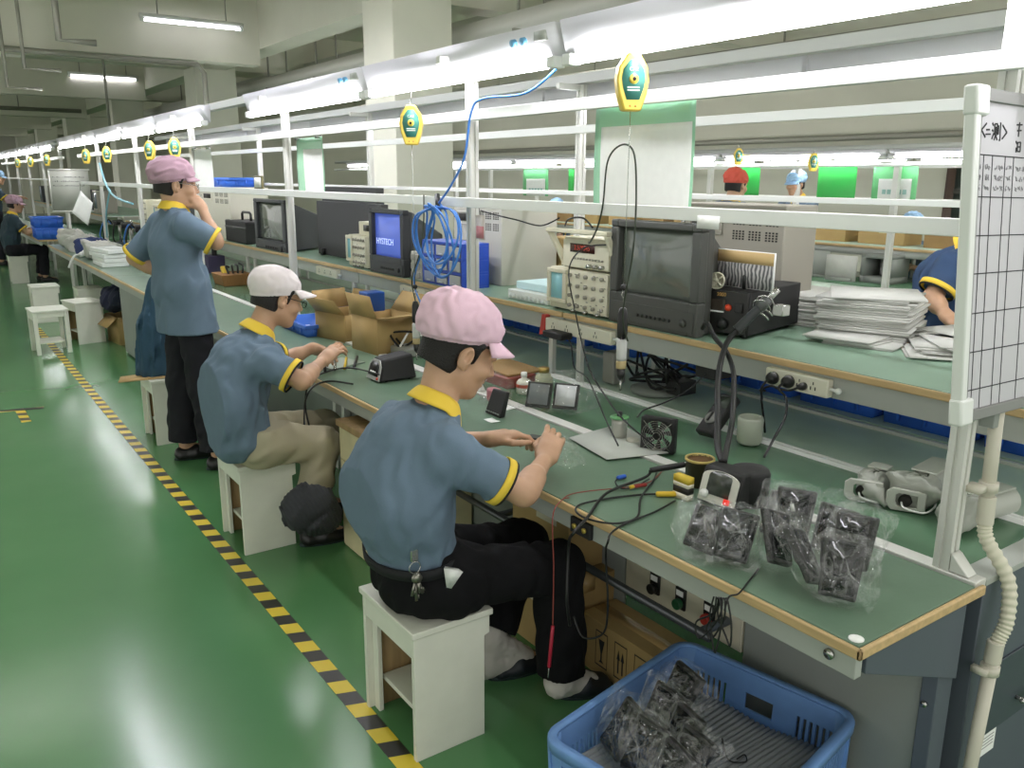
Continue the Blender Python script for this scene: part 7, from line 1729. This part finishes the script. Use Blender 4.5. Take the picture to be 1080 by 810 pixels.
def person(name, label, J, polo, trousers, capmat, o, hs=0.0042):
    """J: joints in the room; o: options"""
    lat = norm(V3(J['shL'])-V3(J['shR']))
    base = V3(J['pelvis']); root = T(name, label, 'person', (base[0], base[1], min(J['toeR'][2], J['toeL'][2]) if 'toeR' in J else 0.0))
    R = rotm(*o.get('head', (0, 0.3, 0))); hc = V3(J['head']); nk = V3(J['neck'])
    pts = np.array([V3(p) for p in J.values()]); lo, hi = pts.min(0)-0.16, pts.max(0)+0.2
    v = Vol(lo, hi, hs)
    chest = V3(J['chest']); pel = base
    bs_ = [V3(q) for q in o.get('spine', [pel, chest])]
    if bs_[0][2] < pel[2]: bs_[0] = pel
    v.cap(pel, bs_[0], 0.075, 0.08, 0.05, (lat, 1.3))
    for q in range(len(bs_)-1): v.cap(bs_[q], bs_[q+1], 0.08, 0.08, 0.05, (lat, 1.3))
    v.cap(chest, nk, 0.075, 0.052, 0.06, (lat, 1.2))
    v.cap(J['shR'], J['shL'], 0.05, 0.05, 0.05)
    for s in 'RL':
        sh, el, wr = V3(J['sh'+s]), V3(J['el'+s]), V3(J['wr'+s])
        v.cap(sh, el, 0.046, 0.038, 0.02)
        v.cap(el, wr, 0.037, 0.0245, 0.015); v.cap(lerp(el, wr, 0.12), lerp(el, wr, 0.42), 0.041, 0.036, 0.02)
        H = o['hand'+s]; hand(v, wr, H[0], H[1], s == 'L', H[2], thumb=H[3] if len(H) > 3 else (0.5, 0.5), s=o.get('hand_s', 0.97))
        if 'kn'+s in J:
            hp, kn, an, to = (V3(J[q+s]) for q in ('hip', 'kn', 'an', 'toe'))
            v.cap(hp, kn, 0.07, 0.05, 0.03); v.cap(kn, an, 0.05, 0.034, 0.02); v.cap(an+[0, 0, -0.02], to, 0.032, 0.024, 0.02)
    head(v, hc, R, nk, o.get('hs', 1.0))
    v.mesh('body', m_skin, root)
    # shirt
    hh = o.get('cloth_h', 0.006)
    v = Vol(lo, hi, hh)
    w = o.get('girth', 1.0); st = o.get('stretch', 1.45)
    spine = [V3(p) for p in o.get('spine', [pel, chest])]; rad = o.get('radii', [0.125]*len(spine))
    for i in range(len(spine)-1): v.cap(spine[i], spine[i+1], rad[i]*w, rad[i+1]*w, 0.06, (lat, st))
    v.cap(lerp(J['shR'], J['shL'], 0.1), lerp(J['shR'], J['shL'], 0.9), 0.062, 0.062, 0.07)
    v.cap(chest, nk+V3([0, 0, -0.02]), 0.11, 0.062, 0.06, (lat, 1.35))
    sl = o.get('sleeve', 0.72); sr = o.get('sleeve_r', 0.066); ends = {}
    for s in 'RL':
        sh, el = V3(J['sh'+s]), V3(J['el'+s]); e = lerp(sh, el, sl); ends[s] = (e, norm(el-sh))
        v2 = lerp(sh, el, sl+0.12)
        v.cap(sh, v2, 0.068, sr, 0.045)
    v.folds(o.get('fold', 0.006), o.get('fold_wl', 0.11), o.get('seed', 1), o.get('fold_st', (1.0, 1.0, 0.6)))
    for s in 'RL':
        e, d = ends[s]; m_ = 0.13
        sl_, (x, y, z) = v.win(e+d*0.05-m_, e+d*0.05+m_)
        a = v.f[sl_]; along = (x-e[0])*d[0]+(y-e[1])*d[1]+(z-e[2])*d[2]
        rad_ = np.sqrt(np.maximum((x-e[0])**2+(y-e[1])**2+(z-e[2])**2-along**2, 0))
        v.f[sl_] = np.where(rad_ < sr+0.035, np.maximum(a, along), a)
    hem = o.get('hem')
    if hem is not None: v.half(hem[0], hem[1])
    v.half(nk+V3([0, 0, 0.015])+0.0*lat, norm(hc-nk), 0, nk-0.1, nk+V3([0.12, 0.12, 0.2]))
    v.mesh('shirt', polo, root)
    for s in 'RL':
        e, d = ends[s]
        ring(root, 'sleeve_trim', e-d*0.020, d, sr+0.002+o.get('fold', 0.006)*0.8, 0.022, m_yellow, 0.005)
        if o.get('black_trim', True): ring(root, 'sleeve_edge', e+d*0.0023, d, sr+o.get('fold', 0.006)*0.8, 0.007, m_blacktrim, 0.005)
    upv = norm(hc-nk)
    fw = R@np.array([1, 0, 0])
    collar(root, nk+V3([0, 0, 0.005]), o.get('collar_up', upv), fw, m_yellow, o.get('c0', 0.060), o.get('c1', 0.086), o.get('ch', 0.045), 0.5, None)
    if 'knR' in J:
        v = Vol(lo, hi, hh)
        v.cap(J['hipR'], J['hipL'], o.get('hip_r', 0.115), o.get('hip_r', 0.115), 0.04)
        wz = o.get('waist')
        if wz is not None: v.cap(pel, wz, 0.115, 0.11, 0.05, (lat, 1.42))
        tr = o.get('thigh', (0.093, 0.074)); sr_ = o.get('shin', (0.073, 0.068))
        for s in 'RL':
            hp, kn, an = (V3(J[q+s]) for q in ('hip', 'kn', 'an'))
            v.cap(hp, kn, tr[0], tr[1], 0.04); v.cap(kn, an, sr_[0], sr_[1], 0.03)
        v.folds(o.get('tfold', 0.005), 0.10, o.get('seed', 1)+5, (1, 1, 0.6))
        for s in 'RL':
            kn, an = V3(J['kn'+s]), V3(J['an'+s]); d = norm(an-kn); e = an-d*0.02; m_ = 0.13
            sl_, (x, y, z) = v.win(e-m_, e+m_)
            along = (x-e[0])*d[0]+(y-e[1])*d[1]+(z-e[2])*d[2]; v.f[sl_] = np.maximum(v.f[sl_], along)
        if o.get('seat') is not None: v.half((0, 0, o['seat']), (0, 0, -1), 0, pel-V3([0.2, 0.25, 0.3]), pel+V3(o.get('seat_ext', [0.10, 0.25, 0.1])))
        if wz is not None: v.half(V3(wz)+V3(o.get('waist_off', (0, 0, 0.0))), o.get('waist_n', (0, 0, 1)), 0, V3(wz)-0.3, V3(wz)+0.3)
        v.mesh('trousers', trousers, root)
    hair(root, hc, R, s=o.get('hs', 1.0), low=o.get('hair_low', -0.055))
    cap_hat(root, hc, R, capmat, o.get('hs', 1.0), o.get('puff', 1.05), o.get('brim', True), 0.005, o.get('cap_back', 0.0), o.get('seed', 1), o.get('brim_dip', 0.35), o.get('brim_len', 0.055), o.get('gather', True), o.get('cap_lift', 0.0))
    return root, R

def cuff_sock(t, an, kn, heel, toe, name='sock', z=0.0):
    an, h_, t_ = V3(an), V3(heel), V3(toe)
    v = Vol(np.minimum(np.minimum(an, h_), t_)-0.08, np.maximum(np.maximum(an, h_), t_)+0.12, 0.004)
    d = norm(V3(kn)-an)
    v.cap(an+d*0.11, an, 0.042, 0.040, 0.02); v.cap(an, h_+[0, 0, 0.035], 0.040, 0.036, 0.03); v.cap(an+[0, 0, -0.015], lerp(an, t_, 0.8)+[0, 0, 0.01], 0.040, 0.031, 0.03); v.cap(h_+[0, 0, 0.036], lerp(h_, t_, 0.72)+[0, 0, 0.026], 0.037, 0.026, 0.03)
    v.half((0, 0, z), (0, 0, -1)); v.folds(0.0015, 0.05, 2)
    return v.mesh(name, m_sock, t)

# ---------------------------------------------------------------- nearest seated worker
Y0 = 2.05
J = dict(pelvis=(1.08, Y0, 0.515), chest=(1.07, Y0, 0.87), neck=(1.165, Y0, 1.015), head=PY(490, 372, 2.035))
J['head'] = (J['head'].x-0.012, Y0, J['head'].z)
J.update(shR=(1.115, 1.885, 0.925), shL=(1.13, 2.225, 0.925), elR=PY(552, 520, 1.80), elL=(1.29, 2.36, 0.80))
J.update(wrR=PX(575, 484, 1.515), wrL=PX(519, 463, 1.43))
J.update(hipR=(1.14, 1.955, 0.515), hipL=(1.14, 2.145, 0.515), knR=PY(588, 597, 1.90), knL=PY(552, 572, 2.19), anR=PY(592, 712, 1.90), anL=PY(517, 668, 2.12))
J['toeR'] = V3((J['anR'].x+0.13, 1.87, 0.03)); J['toeL'] = V3((J['anL'].x+0.17, 2.10, 0.03))
hr = norm(V3(PX(588, 452, 1.60))-V3(J['wrR'])); hl = norm(V3(PX(552, 456, 1.53))-V3(J['wrL']))
opt = dict(head=(-0.20, 0.46, 0.0), handR=(hr, (-0.55, -0.75, 0.45), [0.35, 0.45, 0.55, 0.65], (0.9, 0.6)), handL=(hl, (-0.25, 0.25, 0.9), [0.5, 0.6, 0.65, 0.7], (0.3, 0.1)),
           spine=[(1.08, Y0, 0.60), (1.03, Y0, 0.78), (1.07, Y0, 0.90)], radii=[0.122, 0.138, 0.118], stretch=1.36, hem=((1.08, Y0, 0.575), (0.1, 0, -1)), sleeve=0.72, sleeve_r=0.061,
           waist=(1.07, Y0, 0.60), waist_off=(0, 0, 0.02), waist_n=(-0.1, 0, 1), seat=0.4215, seat_ext=[0.13, 0.25, 0.1], thigh=(0.092, 0.078), shin=(0.076, 0.080), puff=1.12, cap_back=0.16, cap_lift=0.016, hs=1.03, brim_dip=0.45, brim_len=0.062, seed=4, hair_low=-0.058, ch=0.042, fold=0.003, fold_wl=0.075)
P1, R1 = person('person', 'person in a pink cap and blue polo seated nearest, working with both hands', J, m_polo, m_trouser, m_pinkcap, opt, 0.0036)
for s_ in 'RL':
    an = V3(J['an'+s_]); hl_ = np.array([an[0]-0.015, an[1], 0.012]); to = np.array([J['toe'+s_][0], J['toe'+s_][1], 0.012])
    cuff_sock(P1, an, J['kn'+s_], hl_+[0, 0, 0.012], to, z=0.015)
    shoe(P1, np.array([hl_[0]+0.05, hl_[1], 0.0]), np.array([to[0]+0.02, to[1], 0.0]), m_shoe, m_sole, name='slipper', open_heel=True)
ring(P1, 'waistband', (1.075, Y0, 0.578), (-0.1, 0, 1), 0.124, 0.03, m_blacktrim, 0.006, 0, 1.42, 40, (0, 1, 0))
# keys on the belt
kp = PY(437, 592, 1.885)
t = P1
MB().box((-0.008, -0.003, 0.0), (0.008, 0.003, 0.035), Matrix.Translation(kp) @ Matrix.Scale(1.35, 4)).build('belt_clip', m_steel, t, world=True, bevel=0.002)
kr_ = MB().tube([kp+Vector((0.017*math.cos(a), -0.002, -0.018+0.017*math.sin(a))) for a in [2*PI*i/16 for i in range(17)]], 0.0015, n=6, spline=False).build('key_ring', m_steel, t, world=True)
for i, (a, L) in enumerate(((-0.25, 0.05), (0.0, 0.058), (0.2, 0.045), (-0.1, 0.04))):
    M = Matrix.Translation(kp+Vector((0, -0.004-0.004*i, -0.034))) @ Matrix.Rotation(a*1.3, 4, 'Y') @ Matrix.Scale(1.4, 4)
    MB().cyl((0, -0.001, -0.008), (0, 0.001, -0.008), 0.0095, n=14).box((-0.003, -0.001, -L), (0.003, 0.001, -0.016)).box((0.003, -0.001, -L+0.004), (0.006, 0.001, -L+0.012)).xf(M).build('key', mat('dull key metal', '8c8a80', 0.35, metal=0.8), kr_, world=True)
p = PY(474, 598, 1.875); MB().hexa([p+Vector(q) for q in ((-0.022, -0.02, -0.048), (-0.012, -0.03, -0.05), (-0.006, -0.018, -0.048), (-0.018, -0.016, -0.046))], [p+Vector(q) for q in ((-0.03, -0.02, 0.012), (0.024, -0.034, -0.008), (0.02, -0.016, -0.004), (-0.022, -0.014, 0.014))]).build('tissue', m_paper, t, world=True)
# what his hands hold
t = T('held_module', 'small black module in a scrap of film held between the nearest worker\'s hands', 'module', PX(578, 462, 1.58))
c = PX(566, 464, 1.575); MB().box((-0.02, -0.035, -0.012), (0.02, 0.03, 0.012), Matrix.Translation(c) @ Matrix.Rotation(0.5, 4, 'Z')).build('module', m_black, t, world=True, bevel=0.003)
f = crumple((0.03, 0.03, 0.03), 77, 0.012); f.xf(Matrix.Translation(PX(596, 478, 1.6))); f.build('film_scrap', m_film, t, world=True, smooth=False)

# ---------------------------------------------------------------- second seated worker
Y1 = 3.60
hd = PY(299, 317, 3.52)
J = dict(pelvis=(1.10, Y1, 0.52), chest=(1.10, Y1, 0.85), neck=(1.165, Y1, 0.99), head=(hd.x, Y1, hd.z))
J.update(shR=(1.135, 3.385, 0.90), shL=(1.16, 3.735, 0.90), elR=PY(318, 402, 3.30), elL=(1.37, 3.86, 0.80))
J.update(wrR=PX(340, 381, 1.46), wrL=PX(330, 367, 1.50))
J.update(hipR=(1.14, 3.51, 0.52), hipL=(1.14, 3.71, 0.52), knR=PY(340, 468, 3.53), knL=PY(343, 450, 3.80), anR=(1.32, 3.50, 0.14), anL=(1.45, 3.80, 0.12), toeR=(1.46, 3.48, 0.03), toeL=(1.62, 3.78, 0.03))
hr = norm(V3(PX(354, 368, 1.53))-V3(J['wrR'])); hl = norm(V3(PX(342, 372, 1.57))-V3(J['wrL']))
opt = dict(head=(0.05, 0.33, 0.0), handR=(hr, (-0.5, -0.4, 0.75), [0.4, 0.5, 0.55, 0.6], (0.8, 0.5)), handL=(hl, (-0.2, 0.3, 0.9), [0.4, 0.5, 0.6, 0.6], (0.4, 0.3)),
           spine=[(1.05, Y1, 0.56), (1.01, Y1, 0.72), (1.08, Y1, 0.87)], radii=[0.135, 0.145, 0.125], stretch=1.38, hem=((1.05, Y1, 0.46), (0.25, 0, -1)), sleeve=0.72, waist=(1.08, Y1, 0.6), seat=0.4215, seat_ext=[0.14, 0.25, 0.1],
           puff=0.97, cap_back=0.20, brim_dip=0.25, brim_len=0.075, seed=9, gather=False, cap_lift=0.0, thigh=(0.095, 0.08), shin=(0.078, 0.08), hair_low=-0.055, fold=0.0035, fold_wl=0.08)
P2, R2 = person('person', 'person in a white cap and khaki trousers seated second, bent over the bench', J, m_polo, m_khaki, m_whitecap, opt, 0.0045)
for s_ in 'RL':
    an = V3(J['an'+s_]); shoe(P2, np.array([an[0]-0.02, an[1], 0.0]), np.array([J['toe'+s_][0]+0.02, J['toe'+s_][1], 0.0]), m_black, m_sole)
# glasses on the second worker
g = [V3(J['head'])+R2@np.array(q) for q in ((0.0, -0.082, 0.014), (0.09, -0.07, 0.012), (0.112, -0.05, 0.008))]
MB().tube([Vector(q) for q in g], 0.002, n=6).build('glasses_arm', m_black, P2, world=True)
b = MB()
for q in (-0.034, 0.034):
    cc_ = V3(J['head'])+R2@np.array((0.116, q, 0.006)); b.tube([Vector(cc_+R2@np.array((0, 0.021*math.cos(a), 0.015*math.sin(a)))) for a in [2*PI*i/14 for i in range(15)]], 0.0018, n=5, spline=False)
b.build('glasses_frame', m_black, P2, world=True)
# dark ribbed bundle by his feet
t = T('knit_bundle', 'dark grey ribbed knit bundle hanging between the stool and drawer cabinet', 'bundle', (1.36, 3.42, 0.12))
c = PY(325, 520, 3.34)
v = Vol((c.x-0.2, 3.15, 0.05), (c.x+0.24, 3.55, 0.45), 0.006); v.ell((c.x, 3.34, 0.245), (0.125, 0.09, 0.11), None, 0.05); v.ell((c.x+0.07, 3.37, 0.19), (0.09, 0.08, 0.09), None, 0.05)
v.folds(0.006, 0.1, 12); x_ = v.ax[0][:, None, None]; z_ = v.ax[2][None, None, :]; v.f += 0.0035*np.sin((x_*0.9+z_*0.35)*2*PI/0.018).astype(np.float32)
v.mesh('knit', mat('charcoal rib knit', '35373a', 0.95), t)

# ---------------------------------------------------------------- standing worker
Y2 = 4.95
hd = PY(187, 196, 4.88)
J = dict(pelvis=(1.20, Y2, 0.90), chest=(1.17, Y2, 1.27), neck=(1.185, Y2, 1.475), head=(hd.x+0.005, Y2, hd.z+0.002))
J.update(shR=(1.19, 4.775, 1.40), shL=(1.15, 5.125, 1.39), elR=PY(228, 256, 4.72), elL=PY(141, 272, 5.24))
J.update(wrR=PY(213, 219, 4.86), wrL=(1.15, 5.15, 1.08))
J.update(hipR=(1.205, 4.88, 0.90), hipL=(1.20, 5.03, 0.90), knR=(1.24, 4.84, 0.50), knL=(1.18, 5.08, 0.50), anR=(1.27, 4.80, 0.10), anL=(1.16, 5.08, 0.10), toeR=(1.42, 4.76, 0.03), toeL=(1.32, 5.06, 0.03))
hr = norm(V3(PY(203, 207, 4.92))-V3(J['wrR']))
opt = dict(head=(-0.12, 0.12, 0.0), handR=(hr, (0.3, -0.8, 0.5), [1.0, 1.05, 1.1, 1.1], (0.8, 0.8)), handL=((0.7, -0.3, -0.5), (-0.3, 0.9, 0.2), 0.5),
           spine=[(1.205, Y2, 0.80), (1.185, Y2, 1.05), (1.17, Y2, 1.30)], radii=[0.158, 0.136, 0.122], stretch=1.36, hem=((1.2, Y2, 0.80), (0, 0, -1)), sleeve=0.93, sleeve_r=0.07, waist=None, thigh=(0.094, 0.088), shin=(0.088, 0.095),
           puff=1.08, cap_back=0.12, brim_dip=0.5, brim_len=0.03, seed=14, fold=0.005, fold_wl=0.11, fold_st=(1.2, 1.2, 0.4), black_trim=False, hip_r=0.088)
P3, R3 = person('person', 'person standing in a mauve cap, one hand raised to the mouth', J, m_polo, m_trouser2, m_mauvecap, opt, 0.0048)
for s_ in 'RL':
    an = V3(J['an'+s_]); shoe(P3, np.array([an[0]-0.03, an[1], 0.0]), np.array([J['toe'+s_][0], J['toe'+s_][1], 0.0]), m_black, m_sole)
g = [V3(J['head'])+R3@np.array(q) for q in ((0.0, -0.082, 0.014), (0.09, -0.07, 0.012), (0.112, -0.05, 0.008))]
MB().tube([Vector(q) for q in g], 0.002, n=6).build('glasses_arm', m_steel, P3, world=True)
b = MB()
for q in (-0.034, 0.034):
    cc_ = V3(J['head'])+R3@np.array((0.116, q, 0.004)); b.tube([Vector(cc_+R3@np.array((0, 0.022*math.cos(a), 0.016*math.sin(a)))) for a in [2*PI*i/14 for i in range(15)]], 0.002, n=5, spline=False)
b.build('glasses_frame', m_steel, P3, world=True)

# ---------------------------------------------------------------- far workers
def far_worker(label, at, yaw, seated, polo, capm, h=0.008, arms='bench', lean=0.06, hs=1.0, puff=1.05, trousers=None, brim=True, tilt=0.15, scale=1.0):
    """worker at floor point at, facing along yaw"""
    c, s = math.cos(yaw), math.sin(yaw); bx, by, bz = at
    W = lambda x, y, z: V3((bx+c*x-s*y, by+s*x+c*y, bz+z*scale))
    p = 0.52 if seated else 0.92
    J = dict(pelvis=W(0, 0, p), chest=W(lean*0.6, 0, p+0.36), neck=W(lean*1.2, 0, p+0.53), head=W(lean*1.7+0.02, 0, p+0.68))
    J.update(shR=W(lean*0.9, -0.175, p+0.47), shL=W(lean*0.9, 0.175, p+0.47))
    if arms == 'bench': J.update(elR=W(lean+0.16, -0.23, p+0.26), elL=W(lean+0.16, 0.23, p+0.26), wrR=W(lean+0.36, -0.12, p+0.33), wrL=W(lean+0.36, 0.12, p+0.33))
    else: J.update(elR=W(lean+0.12, -0.23, p+0.19), elL=W(lean+0.12, 0.23, p+0.19), wrR=W(lean+0.30, -0.17, p+0.06), wrL=W(lean+0.30, 0.17, p+0.06))
    if seated: J.update(hipR=W(0.03, -0.1, p), hipL=W(0.03, 0.1, p), knR=W(0.42, -0.12, 0.5), knL=W(0.42, 0.12, 0.5), anR=W(0.40, -0.12, 0.09), anL=W(0.36, 0.12, 0.09), toeR=W(0.55, -0.13, 0.03), toeL=W(0.5, 0.13, 0.03))
    else: J.update(hipR=W(0, -0.095, p), hipL=W(0, 0.095, p), knR=W(0.03, -0.11, 0.5), knL=W(0.03, 0.11, 0.5), anR=W(0, -0.12, 0.09), anL=W(0, 0.12, 0.09), toeR=W(0.15, -0.13, 0.03), toeL=W(0.15, 0.13, 0.03))
    f = W(1, 0, 0)-W(0, 0, 0)
    o = dict(head=(yaw, tilt, 0), handR=(f, (0, 0, 1), 0.45), handL=(f, (0, 0, 1), 0.45), spine=[W(0, 0, p+0.05), W(lean*0.3-0.02, 0, p+0.2), W(lean*0.6, 0, p+0.4)], radii=[0.125, 0.13, 0.12], stretch=1.38, hem=(W(0, 0, p-0.06), (0, 0, -1)), waist=W(0, 0, p+0.08), cloth_h=0.010, hs=hs, puff=puff, black_trim=False, brim=brim, seat=0.421 if seated else None, seed=int(abs(bx*7+by*3)) % 50)
    t, R = person('person', label, J, polo, trousers or m_trouser2, capm, o, h)
    for q in 'RL':
        an, to = V3(J['an'+q]), V3(J['toe'+q]); d = norm((to-an)*[1, 1, 0]); shoe(t, np.array([an[0], an[1], 0.0])-d*0.03, np.array([to[0], to[1], 0.0]), m_black, m_sole)
    return t
far_worker('person in a mauve cap and dark polo seated at the far blue crate', (1.20, 15.4, 0), 0.0, True, m_polo_far, m_mauvecap, 0.009)
far_worker('person in a pale blue cap at the left edge behind the far seated worker', (1.25, 18.6, 0), 0.0, False, m_polo_far, m_bluecap, 0.010)
a = PX(768, 186, 5.75)
far_worker('person in a coral red cap seen from behind at the far right line', (5.75, a.y, 0), 0.1, False, m_polo, m_redcap, 0.009, brim=False, scale=1.0, puff=1.02)
a = PX(848, 200, 8.05)
far_worker('person in a pale blue cap facing us behind the far right line', (8.2, PX(848, 200, 8.2).y, 0), PI, False, m_polo, m_bluecap, 0.009, lean=0.08)
far_worker('person in a pale blue cap bending low behind the leaning worker', (8.2, PX(967, 250, 8.2).y, 0), PI+0.2, True, m_polo, m_bluecap, 0.009, lean=0.1)
far_worker('person in a pale blue cap seen left of the large hanging white page', (8.2, PX(592, 203, 8.2).y, 0), PI, True, m_polo, m_bluecap, 0.010, lean=0.05)
far_worker('second person in blue at the far right line near the red cap', (8.2, PX(783, 208, 8.2).y, 0), PI, True, m_polo, m_bluecap, 0.010, lean=0.1)
# worker leaning over the papers, head hidden by the whiteboard
Y4 = 2.25
J = dict(pelvis=(3.90, 2.02, 0.90), chest=PX(999, 294, 3.78), neck=PX(1024, 262, 3.75), head=(3.74, 1.66, 1.40))
J['chest'] = V3(J['chest']); J['neck'] = V3(J['neck'])
nk = J['neck']; J['head'] = nk+V3((-0.02, -0.11, 0.10))
ch = J['chest']
J.update(shR=V3(PX(1003, 283, 3.60)), shL=V3(PX(1032, 285, 3.95)))
J.update(elR=V3(PX(983, 314, 3.52)), wrR=V3(PX(998, 333, 3.42)), elL=V3((3.92, 1.65, 1.08)), wrL=V3((3.66, 1.5, 1.10)))
J.update(hipR=(3.82, 2.06, 0.9), hipL=(4.0, 2.06, 0.9), knR=(3.82, 2.04, 0.5), knL=(4.0, 2.04, 0.5), anR=(3.82, 2.06, 0.09), anL=(4.0, 2.06, 0.09), toeR=(3.82, 1.92, 0.03), toeL=(4.0, 1.92, 0.03))
opt = dict(head=(-PI/2-0.3, 0.35, 0), handR=((-0.4, -0.8, -0.3), (0, 0, 1), 0.5), handL=((-0.6, -0.7, -0.2), (0, 0, 1), 0.5), spine=[(3.89, 2.0, 0.96), lerp((3.89, 2.0, 0.96), ch, 0.55)+V3((0, 0.0, 0.03)), ch], radii=[0.125, 0.125, 0.118], stretch=1.35,
           hem=((3.9, 2.0, 0.9), (0, 0.3, -1)), waist=(3.9, 2.0, 1.0), sleeve=0.75, black_trim=True, cloth_h=0.008, seed=22)
P6, R6 = person('person', 'person in a navy polo leaning over the papers, half hidden by the whiteboard', J, m_polo_dk, m_trouser2, m_bluecap, opt, 0.006)
for s_ in 'RL':
    an = V3(J['an'+s_]); shoe(P6, np.array([an[0], an[1]+0.03, 0.0]), np.array([J['toe'+s_][0], J['toe'+s_][1], 0.0]), m_black, m_sole)
# ================================================================ light and camera
w = bpy.data.worlds.new('room light'); SC.world = w; w.use_nodes = True
bg = w.node_tree.nodes['Background']; bg.inputs['Color'].default_value = (1.0, 1.0, 0.95, 1); bg.inputs['Strength'].default_value = 1.0
cam = bpy.data.cameras.new('camera'); co = bpy.data.objects.new('camera', cam); COL.objects.link(co)
cam.sensor_fit = 'HORIZONTAL'; cam.sensor_width = 36.0; cam.lens = FPX/1080*36.0; cam.clip_start = 0.05; cam.clip_end = 200
M = Matrix(((AX[0], AY[0], -AF[0], 0), (AX[1], AY[1], -AF[1], 0), (AX[2], AY[2], -AF[2], CAMH), (0, 0, 0, 1)))
co.matrix_world = M
SC.camera = co
vs = SC.view_settings
vs.view_transform = 'Standard'; vs.look = 'None'; vs.gamma = 1.0; vs.use_curve_mapping = False; vs.exposure = 0.25
SC.cycles.max_bounces = 8; SC.cycles.transparent_max_bounces = 24; SC.cycles.use_denoising = True; SC.cycles.sample_clamp_indirect = 6.0
